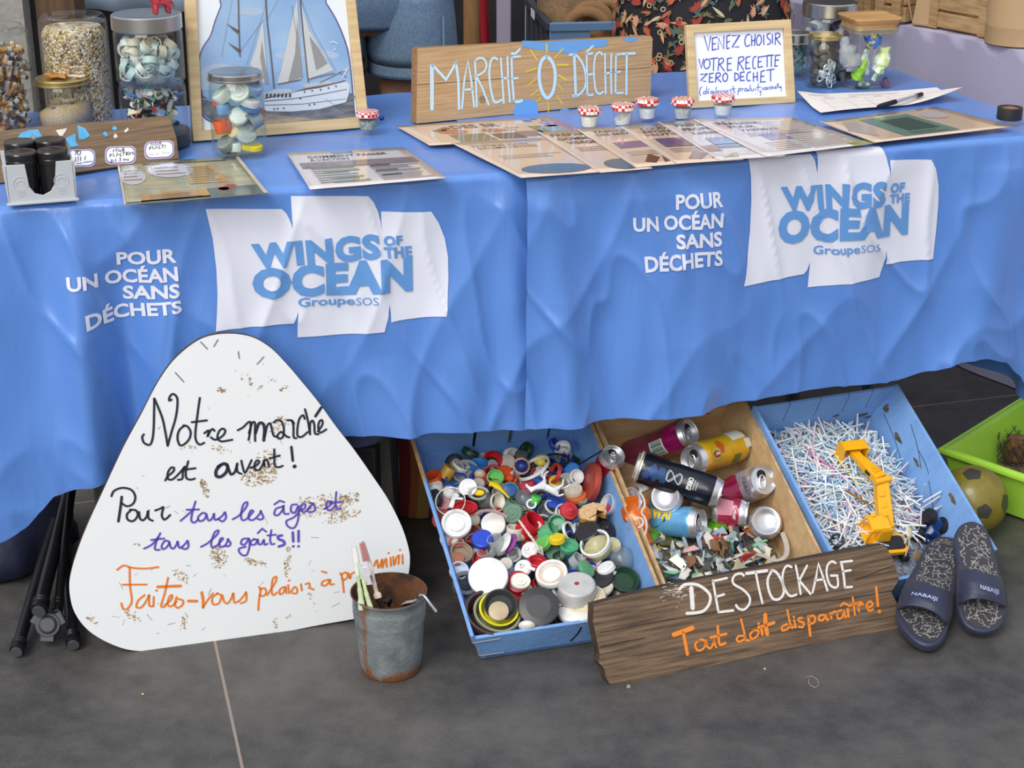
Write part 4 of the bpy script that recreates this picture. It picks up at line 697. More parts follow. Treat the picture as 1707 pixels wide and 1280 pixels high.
cap(590, 755, 34, 'ridged', (206, 200, 188), (-.2, .5, .8), 'grey white ringed cap beside the big white disc', h=.5, dz=.004)
cap(668, 765, 44, 'spout', (238, 238, 236), (-.3, .55, .75), 'white sports cap with a spout below the red cap', h=.9, dz=.016, spin=1.2)
cap(650, 842, 58, 'disc', (190, 34, 48), (.0, .5, .85), 'red lid under a white flip lid', h=.45, dz=.006)
cap(662, 838, 50, 'ridged', (234, 228, 218), (.1, .5, .85), 'white flip lid on the red lid beside the big white disc', h=.4, dz=.014, oval=.85)
cap(505, 815, 98, 'disc', (238, 238, 236), (-.02, .42, .9), 'big flat white disc lid, largest white one in the crate', h=.2, dz=.026)
cap(812, 800, 80, 'dish', (240, 238, 234), (-.18, .66, .72), 'white dish lid with stained inside above the black lid', h=.42, dz=.022, ins=(.72, .16, (214, 190, 158)))
cap(935, 850, 94, 'cap', (192, 190, 186), (-.03, .80, .60), 'big grey upturned pot with a red hole in its top', 'pot', h=1.05, dz=.036, name='plastic_pot', anchor=1., ins=(.14, 1.052, (150, 52, 54)))
cap(975, 925, 106, 'ridged', (226, 212, 180), (-.15, .82, .55), 'cream jar lid under the grey upturned pot', h=.22, dz=.012)
cap(938, 970, 100, 'disc', (236, 234, 228), (-.15, .82, .55), 'white jar lid lowest of the stack under the grey pot', h=.26, dz=.010)
cap(750, 962, 102, 'disc', (56, 56, 58), (.0, .44, .9), 'big black ribbed lid at the front of the caps crate', h=.34, ribs=1, dz=.028, ins=(.62, .345, (64, 64, 66)))
cap(693, 1062, 42, 'ball', (234, 230, 220), (0, .5, .85), 'white oval pebble cap against the crate front', 'cap', h=1.2, oval=.55, name='oval_bottletop', dz=.012, anchor=.5)
cap(520, 1010, 140, 'cup', (84, 62, 60), (.25, .72, .65), 'brown bowl lid, outermost of the nested bowls', 'bowl', h=.75, dz=.006, name='bowl', anchor=.7)
cap(545, 998, 118, 'cup', (142, 144, 112), (.22, .68, .7), 'olive bowl lid nested inside the brown one', 'bowl', h=.6, dz=.012, name='bowl')
cap(556, 978, 98, 'cup', (228, 216, 46), (.15, .62, .75), 'bright yellow bowl lid nested inside the olive one', 'bowl', h=.5, dz=.018, name='bowl')
cap(565, 955, 84, 'cup', (46, 48, 48), (.05, .55, .83), 'black bowl lid nested inside the yellow one', 'bowl', h=.35, dz=.026, name='bowl')
cap(556, 983, 50, 'disc', (186, 166, 132), (.0, .5, .86), 'small tan cap lying in the black nested bowl', h=.3, dz=.034)
cap(365, 788, 48, 'open', (196, 206, 226), (.2, .5, .85), 'blue and white open cap above the smoky spoked lid', h=.6, dz=.006)
cap(395, 850, 62, 'ring', GRY, (.15, .5, .85), 'smoky grey ringed lid between the crate wall and white disc', h=.6, ri=.72, mt=GRYCLR, dz=.006)
cap(395, 856, 44, 'ridged', (36, 46, 66), (.15, .5, .85), 'dark spoked insert inside the smoky ringed lid', 'insert', h=.3, dz=.0, name='spoked_insert')
cap(375, 700, 58, 'open', (150, 130, 112), (.25, .6, .75), 'tan ring jar lid by the crate wall, above the smoky lid', h=.6, dz=.006)
cap(350, 728, 40, 'disc', (166, 108, 78), (.1, .7, .7), 'copper brown disc under the tan ring jar lid', h=.35, dz=.008)
cap(318, 628, 50, 'cap', (206, 200, 196), (-.2, .6, .8), 'grey white cap with dirt below the large white dish lid', h=.8, dz=-.004)
cap(352, 648, 38, 'ring', (216, 96, 82), (.1, .8, .5), 'thin salmon ring below the large white dish lid', h=.2, ri=.8, dz=.004)
cap(1165, 832, 72, 'cup', DGN, (.15, .6, .78), 'dark green open cap in the corner by the plank', h=.5, dz=.006)
cap(1075, 775, 46, 'cap', WHT, (-.45, .8, .4), 'white cylinder cap above the dark green cap', h=1., dz=.006)
cap(1055, 822, 60, 'disc', (46, 44, 48), (-.3, .75, .6), 'black disc under the white cylinder cap', h=.22, dz=.004)
cap(1045, 865, 70, 'disc', (224, 212, 186), (-.3, .75, .6), 'cream disc under the black disc', h=.2, dz=-.002)
cap(942, 735, 36, 'tube', GRY, (.6, .6, .5), 'clear grey tube below the sea green open cap', h=1.2, mt=FROST, dz=.014)
cap(985, 778, 48, 'disc', (88, 158, 112), (.65, .55, .5), 'green lid on edge behind the grey upturned pot', h=.4, dz=.01)
cap(430, 540, 40, 'cap', (190, 180, 168), (.4, .4, .8), 'grey beige cap between the white dish lid and plain disc', h=.9, dz=-.01)
cap(690, 880, 34, 'cap', (196, 182, 164), (.1, .5, .8), 'beige cap wedged above the big black lid', h=.8, dz=-.002)
cap(1075, 440, 40, 'cap', (120, 108, 104), (-.4, .6, .6), 'brown grey cap against the crate wall behind the foam piece', h=.6, dz=-.014)
# bits that are no caps
def along(px, h=None): return [crate_point(CAPF, 640+x/2.908, 680+y/2.908, (h or .02)) for x, y in px]
P = along([(510, 365), (535, 370), (560, 388), (585, 412), (607, 436)], .030); mb = MB(); mb.tube(smoothline(P, 5), [.008]*10+[.006, .005, .004, .004, .004, .0035, .003, .003, .003, .003, .002], 10, flat=.5)
tag(mb.build('scoop', plastic(YEL)), 'yellow plastic scoop beside the teal ringed cap', 'scoop', 'bottle caps and lids in the blue crate')
P = along([(350, 420), (335, 445), (325, 480)], .036); mb = MB(); mb.tube(P, [.006, .004, .0045], 8, flat=.5); mb.tube(along([(335, 435), (385, 440)], .036), [.006, .003], 8, flat=.5)
tag(mb.build('plastic_prong', plastic(WHT)), 'white forked prong across the thin wire ring', 'prong', 'bottle caps and lids in the blue crate')
P = along([(655, 545), (690, 595), (730, 650), (752, 690)], .050); mb = MB()
for k in range(3): mb.tube([p+V((.0012*cos(i*.9+k*2.1), .001*k, .0012*sin(i*.9+k*2.1))) for i, p in enumerate(smoothline(P, 8))], .0011, 5)
for k in range(7): q = along([(735+k*5, 655+k*3), (725+k*8, 690+k*4)], .046); mb.tube(q, .0007, 4)
tag(mb.build('frayed_string', mat('pale_string', (214, 206, 190), .8)), 'frayed pale string with red flecks beside the red cup', 'string')
P = along([(445, 515), (480, 500), (520, 498), (560, 510), (600, 530)], .040); mb = MB(); mb.tube(smoothline(P, 6), .0030, 6); tag(mb.build('rope_piece', mat('pink_rope', (176, 140, 138), .8, bump=(300, .8))), 'old pinkish rope curved around the plain white disc', 'rope')
# bitten foam ring
mb = MB(); Q = crate_point(CAPF, 640+1010/2.908, 680+500/2.908, .022); rr = random.Random(5)
pts = [(0, 0)] ; out = []
for i in range(26):
    a = -.2*pi + i*(1.72*pi/25); out.append((.0245*cos(a)*(1+.06*rr.uniform(-1, 1)), .0185*sin(a)*(1+.06*rr.uniform(-1, 1))))
pol = out + [(.012, .006), (.006, .004), (.011, -.004)]
pol = [(p.x, p.y) for p in smoothline(pol, 2, True)]; mb.prism(pol, -.016, 0, side=1)
tag(mb.build('foam_piece', [mat('crumbled_beige_foam', (224, 190, 146), .9, var=160, c2=(204, 160, 110), bump=(400, .8)), mat('orange_foam_skin', (222, 164, 66), .7, var=50, c2=(200, 138, 50))], mx=zto(Q, vdir(-.05, .62, .78), .2), bev=.003), 'orange rimmed foam piece with a bite missing, by the crate wall', 'foam')
# toy horse
def skin_fig(name, verts, edges, mt, mx=None, sub=2):
    me = bpy.data.meshes.new(name); me.from_pydata([v[:3] for v in verts], edges, []); o = bpy.data.objects.new(name, me); COL.objects.link(o); me.materials.append(mt)
    md = o.modifiers.new('k', 'SKIN'); md.use_smooth_shade = True
    for i, v in enumerate(verts): s_ = me.skin_vertices[0].data[i]; r_ = v[3]; s_.radius = r_ if isinstance(r_, tuple) else (r_, r_)
    me.skin_vertices[0].data[0].use_root = True
    u = o.modifiers.new('s', 'SUBSURF'); u.levels = sub; u.render_levels = sub
    if mx is not None: o.matrix_world = mx
    return o
k = .001
hv = [(0, 0, 0, 6.5*k), (-.012, 0, .001, 7*k), (.012, 0, .001, 7*k), (-.020, 0, .008, 4.5*k), (-.026, 0, .016, 4*k), (-.034, 0, .015, 2.8*k), (-.040, 0, .012, 2.2*k),
      (-.013, .004, -.010, 3*k), (-.018, .004, -.018, 1.8*k), (-.014, .004, -.027, 1.8*k), (-.013, -.004, -.010, 3*k), (-.022, -.004, -.014, 1.8*k), (-.024, -.004, -.024, 1.8*k),
      (.014, .004, -.009, 3.6*k), (.019, .004, -.017, 2*k), (.015, .004, -.027, 1.8*k), (.014, -.004, -.009, 3.6*k), (.024, -.004, -.014, 2*k), (.030, -.004, -.024, 1.8*k), (.021, 0, .004, 2*k), (.028, 0, -.004, 1.6*k), (-.024, .002, .021, 1*k)]
horse = skin_fig('toy_horse', hv, [(0, 1), (0, 2), (1, 3), (3, 4), (4, 5), (5, 6), (1, 7), (7, 8), (8, 9), (1, 10), (10, 11), (11, 12), (2, 13), (13, 14), (14, 15), (2, 16), (16, 17), (17, 18), (2, 19), (19, 20), (4, 21)], plastic((222, 222, 228)))
Q = crate_point(CAPF, 640+800/2.908, 680+390/2.908, .038); d = (vdir(.86, -.45, .15)); horse.matrix_world = axes(Q, d, vdir(0, .5, .8).cross(d)*-1) @ RX(-60); tag(horse, 'white toy horse lying across the caps', 'toy')
# half buried caps below, seen in the gaps
FILL = [(WHT, 'white'), (GRY, 'grey'), (BLK, 'black'), (BLU, 'blue'), (RED, 'red'), ((120, 110, 100), 'brown'), (DGN, 'dark green')]; rr = random.Random(21); protos = {}
for i in range(150):
    u = rr.uniform(.045, AW-.04); v_ = rr.uniform(.03, .42); c, w = FILL[i % len(FILL)]; r_ = rr.uniform(.012, .020); q = CAx @ V((u, v_, rr.uniform(.010, .018)+.010*(i % 2)))
    a = (CAx.to_3x3() @ V((rr.uniform(-1, 1), rr.uniform(-1, .6), rr.uniform(.4, 1.2)))).normalized()
    if w not in protos: mb = MB(); mb.lathe(prof('open', .7, {}), 20, M.Scale(.015, 4)); protos[w] = mb.data('bottletop', plastic(c))
    o = bpy.data.objects.new('bottletop', protos[w]); COL.objects.link(o); o.matrix_world = zto(q, a) @ M.Scale(r_/.015, 4); tag(o, '%s bottle cap half buried under the others in the crate' % w, 'lid', 'half buried %s caps' % w)
# ---------------------------------------------------------------- drink cans in the plywood crate
BF = Face(CBx @ T(0, 0, .0))
ALU = mat('brushed_aluminium', (226, 226, 230), .36, .85, bump=(200, .05)); HOLE = mat('can_opening', (14, 14, 16), .7)
def c6(x, y): return 960+x/3.555, 640+y/3.555
def foil(n, c, c2=None, rough=.28): return mat('can_'+n, c, rough, .2, var=22, c2=c2 or tuple(int(v*.7) for v in c), coat=.3, bump=(35, .15))
class Can:
    def __init__(s, top, bottom, r, body, label, pinch=0., L=None, seed=0, spin=0., tilt=0., two=None, gname='crushed drink cans', flat=0.):
        """axis from bottom to top; pinch crushes the middle"""
        top, bottom = V(top), V(bottom); a = (top-bottom).normalized(); L = L or (top-bottom).length; s.L, s.r, s.pinch, s.seed, s.flat = L, r, pinch, seed, flat
        s.mx = zto(bottom, a, spin); t = s.t = thing('drink_can', label, 'can', s.mx, gname)
        q = r*.80
        pr = [(q, .0), (q+.0012, .001), (r*.9, .006), (r*.985, .011), (r, .016)] + [(r, .016+(L-.034)*i/16) for i in range(1, 17)] + [(r*.97, L-.012), (r*.86, L-.004), (r*.83, L-.002)]
        mb = MB(); k = len(pr); n = 44
        for i in range(n):
            for rr_, z in pr: mb.v.append(s.wrap(2*pi*i/n, z, rr_))
        for i in range(n):
            for j in range(k-1):
                mb.f.append([i*k+j, ((i+1) % n)*k+j, ((i+1) % n)*k+j+1, i*k+j+1]); mb.m.append(0 if 3 <= j < k-3 else 1)
        ob = mb.build('can_body', [body, ALU], t, ang=60)
        e = MB(); e.lathe([(r*.83, L-.002), (r*.86, L+.001), (r*.85, L+.002), (r*.80, L+.0005), (r*.78, L-.005), (0, L-.0045)], 32); e.build('can_lid', ALU, t, ang=30)
        MB().poly([(r*.30*cos(x*pi/8), r*.36+r*.30*sin(x*pi/8)) for x in range(16)], L-.0041).build('mouth', HOLE, t, smooth=False)
        g = MB(); pts = [(r*.20*cos(x*pi/8)*1., -r*.10+r*.42*sin(x*pi/8), L-.0022) for x in range(16)]; g.tube(pts, r*.055, 6, closed=True); g.tube([(-r*.18, .08*r, L-.0022), (r*.18, .08*r, L-.0022)], r*.06, 6); g.build('pull_tab', ALU, t)
        e = MB(); e.lathe([(0, .009), (q*.45, .0078), (q*.75, .0045), (q*.92, .0005), (q, .0)], 32); e.build('can_base', ALU, t, ang=50)
    def wrap(s, a, z, rr=None):
        rr = rr or s.r; x = z/s.L; m = math.exp(-((x-.55)/.22)**2)*s.pinch
        f = 1-m*(.55+.45*cos(2*a+s.seed)); b = s.flat*math.exp(-((x-.5)/.35)**2)
        w = 1+.05*noise.noise(V((a*1.5+s.seed, x*5, 2)))*(1 if .08 < x < .92 else 0)*(s.pinch*2+.25)
        return V((rr*cos(a)*f*w, rr*sin(a)*f*w*(1-b), z))
    def patch(s, a0, a1, z0, z1, c, name='print', off=.0006, pts=None):
        mb = MB(); m = c if not isinstance(c, tuple) else foil('print_%d_%d_%d' % c, c)
        if pts:
            from mathutils.geometry import delaunay_2d_cdt as cdt
            P = [V((a0+(a1-a0)*x, z0+(z1-z0)*y)) for x, y in pts]; n = len(P); vs, _, fs = cdt(P, [(i, (i+1) % n) for i in range(n)], [list(range(n))], 1, 1e-7)[:3]; mb.add([s.wrap(p.x, p.y, s.r+off) for p in vs], [list(f) for f in fs])
        else: mb.grid(14, 14, lambda u, v: s.wrap(a0+(a1-a0)*u, z0+(z1-z0)*v, s.r+off))
        return mb.build(name, m, s.t, ang=180)
    def text(s, body, a0, a1, z0, z1, c, along=True, bold=.02, off=.0012):
        """letters run along the axis when along, else round the can"""
        b, x0, x1 = text_bm(body, bold); cut(b, CAPH/2, CAPH/2)
        for v in b.verts:
            u = (v.co.x-x0)/(x1-x0); h = v.co.y/CAPH
            v.co = s.wrap(a0+(a1-a0)*h, z0+(z1-z0)*u, s.r+off) if along else s.wrap(a0+(a1-a0)*u, z0+(z1-z0)*h, s.r+off)
        mb = MB().add([v.co for v in b.verts], [[w.index for w in f.verts] for f in _idx(b).faces]); b.free()
        mb.build('lettering', mat('can_text_%d_%d_%d' % c, c, .5), s.t, ang=180)
    def facing(s):                                         # the angle round the can that looks at the eye
        q = s.mx.to_3x3().inverted() @ (CO-s.mx.translation); return math.atan2(q.y, q.x)
def bpt(x, y, z): return crate_point(BF, *c6(x, y), z)
def end_on(x, y, z, ax, r, L, at_top): # centre of the visible end, axis pointing at the eye
    p = bpt(x, y, z); a = vdir(*ax); return (p, p-a*L) if at_top else (p-a*L, p)
WHT_T, BLK_T = (236, 236, 232), (34, 34, 38)
p, q = end_on(676, 285, .100, (.73, .34, .60), .03, .150, True); c = Can(p, q, .0285, foil('maroon', (150, 66, 84)), 'maroon and magenta can with a barcode against the crate back', .1, seed=1); f = c.facing()
c.patch(f-1.9, f+1.9, c.L*.70, c.L*.93, (170, 22, 100)); c.patch(f-.35, f+.75, c.L*.50, c.L*.70, mat('barcode_white', (214, 224, 214), .5)); 
for k in range(9): c.patch(f-.3+k*.11, f-.25+k*.11+(k % 3)*.02, c.L*.52, c.L*.68, mat('barcode_ink', (70, 96, 84), .5), 'barcode_bar', .0009)
c.patch(f+.2, f+1.3, c.L*.36, c.L*.56, (52, 110, 186), 'badge', .0008, [(.5+.5*cos(a*pi/8), .5+.5*sin(a*pi/8)) for a in range(16)]); c.patch(f+.6, f+1.5, c.L*.50, c.L*.62, (208, 40, 50), 'badge', .0011, [(0, .2), (.3, 0), (.6, .3), (1, .2), (.9, .9), (.5, .6), (.3, 1)])
p, q = end_on(688, 452, .098, (-.70, -.17, .69), .03, .142, True); c = Can(p, q, .0290, foil('yellow', (226, 188, 30), (214, 150, 30)), 'yellow iced tea can lying with its open top facing the black can', .04, seed=2); f = c.facing()
c.patch(f-.55, f+.35, c.L*.66, c.L*.84, (244, 214, 52), 'badge', .0009, [(.5+.5*cos(a*pi/8), .5+.5*sin(a*pi/8)) for a in range(16)]); c.patch(f-.30, f+.10, c.L*.68, c.L*.82, (196, 40, 44), 'badge', .0013, [(.5+.5*cos(a*pi/8), .5+.5*sin(a*pi/8)) for a in range(16)])
c.patch(f-.1, f+.7, c.L*.56, c.L*.70, (226, 112, 34), 'fruit_print', .0007, [(.5+.5*cos(a*pi/6)*(1+.3*(a % 2)), .5+.5*sin(a*pi/6)) for a in range(12)]); c.patch(f+.4, f+1.5, c.L*.10, c.L*.36, mat('pale_label', (222, 222, 206), .5)); c.patch(f-.3, f+.3, c.L*.04, c.L*.16, mat('pale_label', (222, 222, 206), .5)); c.patch(f-1.2, f-.5, c.L*.25, c.L*.38, (110, 140, 44))
c.text('Lipton', f-.16, f+.0, c.L*.70, c.L*.80, WHT_T, False, .02, .0018)
c = Can(bpt(848, 648, .098), bpt(352, 482, .104), .0285, foil('black', (26, 30, 44), (16, 18, 26)), 'tall black can pinched in the middle, lying across the others', .16, seed=.6); f = c.facing()
for k in range(7): c.patch(f+.1-.25*(k % 3), f+.55-.2*(k % 3), c.L*(.10+.033*k), c.L*(.19+.033*k), (52, 84, 140), 'blue_print', .0006, [(.5+.5*cos(a*pi/5)*(1+.35*((a+k) % 2)), .5+.5*sin(a*pi/5)) for a in range(10)])
mb = MB(); pts = [(f-.05+.36*sin(2*q), c.L*(.46+.085*cos(q))) for q in [i*2*pi/40 for i in range(41)]]
for d in (-.05, .05): mb.tube([c.wrap(a+d*.6, z+d*.02, c.r+.0008) for a, z in pts], .0007, 5)
mb.build('emblem', mat('silver_print', (196, 206, 214), .4), c.t)
c.text('ORIGINAL', f+.55, f+.85, c.L*.60, c.L*.60+.001, WHT_T) if False else c.text('ORIGI', f-.42, f+.42, c.L*.62, c.L*.675, WHT_T, False, .03)
c.text('INTENSE', f-.30, f+.35, c.L*.69, c.L*.705, WHT_T, False, .0); c.text('BLONDE', f-.2, f+.3, c.L*.72, c.L*.735, WHT_T, False, .0)
c.patch(f-1.7, f+1.7, c.L*.035, c.L*.05, mat('cream_line', (206, 190, 160), .4), 'rim_line')
p, q = end_on(222, 422, .088, (.24, .62, .74), .025, .105, True); c = Can(p, q, .0245, foil('red', (186, 16, 34), (130, 8, 20)), 'red cola can standing beside the dividing wall, top tipped up', .12, seed=3); f = c.facing(); c.text('Coca', f-.2, f-.9, c.L*.35, c.L*.75, WHT_T)
p, q = end_on(528, 668, .088, (-.30, .16, .94), .03, .10, False); c = Can(p, q, .030, foil('crimson', (150, 32, 46)), 'can with its bright silver base facing out, crimson behind', .1, seed=4)
p, q = end_on(738, 825, .066, (.85, -.02, .52), .03, .112, True); c = Can(p, q, .0285, foil('light_blue', (110, 176, 214), (82, 150, 200)), 'light blue can with yellow letters lying above the shards', .04, seed=5); f = c.facing()
c.patch(f-1.0, f+.8, c.L*.02, c.L*.52, (26, 44, 104), 'navy_print', .0007, [(0, 0), (.3, .9), (.55, 1), (.8, .7), (1, 0)]); c.patch(f+.15, f+.75, c.L*.12, c.L*.38, (236, 206, 40), 'sun_print', .0010, [(0, .1), (.35, .0), (.75, .2), (1, .7), (.8, 1), (.75, .6), (.5, .35), (.2, .3)])
c.text('HAWAI', f-.12, f-.75, c.L*.06, c.L*.60, (232, 200, 40), True, .05)
p, q = end_on(1108, 570, .094, (.40, .26, .86), .03, .085, True); c = Can(p, q, .0305, foil('white', (196, 196, 206), (150, 150, 162)), 'white zero sugar can with its top facing out near the crate wall', .08, seed=6); f = c.facing(); c.text('ZERO', f-.7, f+.5, c.L*.78, c.L*.88, (90, 90, 110), False, .01); c.text('SUCRE', f-.9, f-.1, c.L*.58, c.L*.64, (120, 120, 140), False, .0)
for k in range(5): c.text('ORIGINE', f-1.5, f-.2, c.L*(.30+.05*k), c.L*(.32+.05*k), (130, 130, 150), False, -.005)
c = Can(bpt(1012, 772, .060), bpt(815, 742, .050), .0262, foil('raspberry', (186, 46, 84)), 'raspberry pink can with a dull dark end, lying above the shards', .22, seed=7); f = c.facing(); c.text('TROPICO', f+.55, f-.55, c.L*.62, c.L*.70, WHT_T, False, .03); c.patch(f-.9, f+.3, c.L*.12, c.L*.58, mat('pale_pink_print', (214, 150, 164), .5), 'small_print')
for k in range(9): c.text('INGREDIENTS', f+.2, f-.8, c.L*(.16+.045*k), c.L*(.185+.045*k), (170, 40, 76), False, -.01)
p, q = end_on(1128, 812, .072, (.02, .28, .96), .03, .10, False); c = Can(p, q, .0305, foil('orange_yellow', (226, 160, 30)), 'can by the crate wall with its silver base facing out, orange yellow sides', .02, seed=8)
c = Can(bpt(1010, 600, .045), bpt(800, 690, .040), .027, foil('cherry', (160, 24, 74)), 'cherry pink can under the black one, only its side showing', .12, seed=9)
# crumpled bits of cans and packets
def crumple(name, label, cat, px, widths, z, m, seed, flat=.4, group=None):
    P = smoothline([bpt(x, y, zz) for (x, y), zz in zip(px, z)], 5); n = len(P); W_ = [widths[min(len(widths)-1, int(i*len(widths)/n))] for i in range(n)]; mb = MB(); mb.tube(P, W_, 14, flat=flat)
    mb.v = [p+V((noise.noise(p*90+V((seed, 0, 0))), noise.noise(p*90+V((0, seed, 0))), noise.noise(p*90+V((0, 0, seed)))))*.006 for p in mb.v]; o = mb.build(name, m, ang=35); tag(o, label, cat, group); return o
oc = crumple('crushed_can', 'crumpled orange can squashed flat against the dividing wall', 'can', [(352, 690), (362, 760), (377, 850), (405, 960)], [.022, .024, .02, .016], [.07, .07, .06, .05], foil('orange', (226, 112, 28), (190, 80, 16)), 2., .5, 'crushed drink cans')
lid = MB(); q = bpt(330, 690, .075); e = MB(); e.lathe([(.026, -.004), (.027, 0), (.024, .001), (.022, -.003), (0, -.003)], 30, zto(q, vdir(-.80, .18, .57)) @ M.Diagonal((1, .8, 1, 1))); e.build('can_lid', ALU, oc)
mb = MB(); Fq = Face(axes(bpt(380, 820, .095), vdir(1, 0, .2), vdir(0, 1, .3))); 
for s_ in ['379,640 402,680 407,720 389,760 412,800 419,850 407,900', '367,790 392,800 397,830 372,850']: mb.ribbon([(p.x, p.y) for p in smoothline(Fq.poly([c6(*p) for p in parse(s_)]), 4)], .0034, 0, Fq.mx)
mb.build('white_script', plastic((226, 214, 206)), oc)
crumple('can_fragment', 'red and white striped can fragment beside the silver can base', 'can', [(365, 620), (420, 600), (470, 590)], [.014, .016, .012], [.06, .066, .06], foil('striped_red', (196, 30, 40), (226, 220, 216)), 5., .5)
crumple('green_packet', 'lime green crumpled packet beside the orange can', 'packet', [(415, 850), (440, 900), (470, 950)], [.014, .016, .010], [.03, .03, .03], foil('lime', (122, 190, 40), (90, 150, 30)), 7., .35)
crumple('green_packet', 'bright green foil packet below the raspberry can', 'packet', [(770, 850), (840, 850), (910, 815)], [.016, .018, .008], [.03, .035, .04], foil('leaf_green', (112, 186, 44), (60, 110, 30)), 9., .35)
crumple('packet', 'dark green and yellow crumpled packet below the light blue can', 'packet', [(430, 880), (520, 920), (600, 930)], [.012, .014, .01], [.026, .026, .026], foil('dark_green', (40, 60, 36), (130, 130, 50)), 11., .35)
# shards of sea-worn plastic
rr = random.Random(12); SH = [('white', (226, 222, 212), 38), ('cream', (214, 200, 170), 36), ('grey green', (160, 174, 168), 30), ('pale blue', (140, 160, 180), 20), ('dark grey', (74, 76, 78), 20), ('blue', (58, 92, 160), 12), ('mint green', (130, 196, 156), 10), ('brown', (134, 92, 62), 12), ('red', (176, 54, 52), 8), ('yellow', (214, 176, 60), 8), ('pink', (210, 160, 156), 8), ('teal', (62, 120, 110), 8)]
for w, c_, n_ in SH:
    ds = []
    for k in range(4):
        mb = MB(); L_ = rr.uniform(.010, .025); wd = L_*rr.uniform(.25, .6); m_ = rr.randint(5, 7); bend = rr.uniform(-12, 22)
        pol = sorted([(rr.uniform(-L_, L_), rr.uniform(-wd, wd)) for _ in range(m_)], key=lambda p: math.atan2(p[1], p[0])); mb.prism(pol, 0, rr.uniform(.001, .0026)); mb.v = [V((p.x, p.y, p.z+bend*p.x*p.x)) for p in mb.v]; ds.append(mb.data('plastic_shard', plastic(c_, .5), False))
    for k in range(n_):
        o = bpy.data.objects.new('plastic_shard', ds[k % 4]); COL.objects.link(o); y = rr.uniform(.012, .165); x = rr.uniform(.022, BW-.055+.02*0); z = .016+rr.random()**.5*(.046-.12*abs(y-.09)); o.matrix_world = CBx @ T(x, y, max(.012, z)) @ RZ(rr.uniform(0, 360)) @ RX(rr.gauss(0, 32)) @ RY(rr.gauss(0, 26))
        tag(o, '%s plastic shard in the heap in front of the cans' % w, 'shard', '%s plastic shards' % w)
mb = MB(); P = [bpt(x, y, z) for x, y, z in ((880, 1050, .055), (980, 1010, .062), (1080, 1010, .062), (1180, 1045, .060), (1240, 1020, .060), (1250, 960, .06), (1225, 880, .055))]; mb.tube(smoothline(P, 6), .0045, 8, flat=.35); tag(mb.build('plastic_strip', plastic((196, 186, 176))), 'long pale curved plastic strip on top of the shards', 'strip')
# filling under the shards
mb = MB(); mb.grid(24, 16, lambda u, v: CBx @ V((.008+(BW-.042)*u, .008+.20*v, .012+.02*sin(pi*min(1, v*1.1))*(1+.5*noise.noise(V((u*9, v*7, 2)))))))
tag(mb.build('shard_grit', mat('mixed_plastic_grit', (120, 108, 92), .8, var=160, c2=(60, 66, 66), bump=(220, .9), vs=(.4, .6)), ang=180), 'fine brown grit of plastic crumbs under the shards', 'grit', kind='stuff')
# ---------------------------------------------------------------- cotton bud sticks
CFc = Face(CCx); rr = random.Random(31)
STK = [('white', (242, 242, 242), 150), ('pale blue', (186, 214, 234), 76), ('sky blue', (120, 166, 214), 14), ('pale pink', (232, 206, 214), 26), ('lilac', (184, 168, 206), 10), ('mint', (200, 226, 220), 18), ('yellow', (224, 206, 80), 3), ('dark pink', (190, 90, 150), 3)]
def heap(x, y): 
    h = .018 + .050*math.exp(-((x-.135)/.13)**2-((y-.215)/.13)**2) + .006*noise.noise(V((x*30, y*30, 0))); return h
def stick_mx(top):
    for _ in range(60):
        x, y = rr.uniform(.02, CW_-.055), rr.uniform(.045, .375); 
        if ((x-.132)/.148)**2+((y-.225)/.160)**2 < 1.0 and (y > .10 or x < .12): break
    z = heap(x, y)+(rr.uniform(-.004, .005) if top else rr.uniform(-.018, -.005)); a = rr.uniform(0, 360)
    return CCx @ T(x, y, max(.008, z)) @ RZ(a) @ RY(rr.gauss(0, 13 if top else 6))
def stick(mb, L_, r_=.0015, mx=None): return mb.tube([(-L_/2, 0, 0), (0, 0, rr.uniform(-.001, .001)), (L_/2, 0, 0)], r_, 6, mx)
mb = MB(); mats_ = [plastic(c_, .4) for _, c_, _n in STK]; wts = [n_ for _, _c, n_ in STK]
for i in range(850): mb.mk(rr.choices(range(8), wts)[0]); stick(mb, rr.uniform(.05, .075), .0015, stick_mx(False))
tag(mb.build('stick_heap', mats_, ang=60), 'mass of pale cotton bud sticks lying deeper in the heap', 'cotton bud sticks', kind='stuff')
mb = MB(); mb.grid(20, 20, lambda u, v: CCx @ V((.006+(CW_-.046)*u, .006+(CDp-.014)*v, max(.007, heap(.006+(CW_-.046)*u, .006+(CDp-.014)*v)-.016))))
tag(mb.build('stick_layer', mat('packed_sticks', (170, 178, 190), .7, var=130, c2=(90, 100, 120), bump=(200, .8), stretch=(1, 3, 1)), ang=180), 'packed underlayer of cotton bud sticks in the blue crate', 'cotton bud sticks', kind='stuff')
for w, c_, n_ in STK:
    ds = []
    for L_ in (.055, .064, .072): m2 = MB(); stick(m2, L_); ds.append(m2.data('cotton_bud_stick', plastic(c_, .4)))
    for k in range(n_): o = bpy.data.objects.new('cotton_bud_stick', ds[k % 3]); COL.objects.link(o); o.matrix_world = stick_mx(True); tag(o, '%s cotton bud stick on the heap around the toy digger' % w, 'stick', '%s cotton bud sticks' % w)
m2 = MB(); stick(m2, .055, .0013); db = m2.data('cotton_bud_stick', plastic((160, 146, 116)))
for k in range(26):
    o = bpy.data.objects.new('cotton_bud_stick', db); COL.objects.link(o); x, y = rr.uniform(.02, .10), rr.uniform(.03, .13); o.matrix_world = CCx @ T(x, y, .014+rr.uniform(0, .016)) @ RZ(rr.uniform(0, 360)) @ RY(rr.gauss(0, 14)); tag(o, 'tan grimy stick low in the heap beside the digger cab', 'stick', 'tan grimy sticks')
def c7(x, y): return 1370+x/5.82, 720+y/5.82
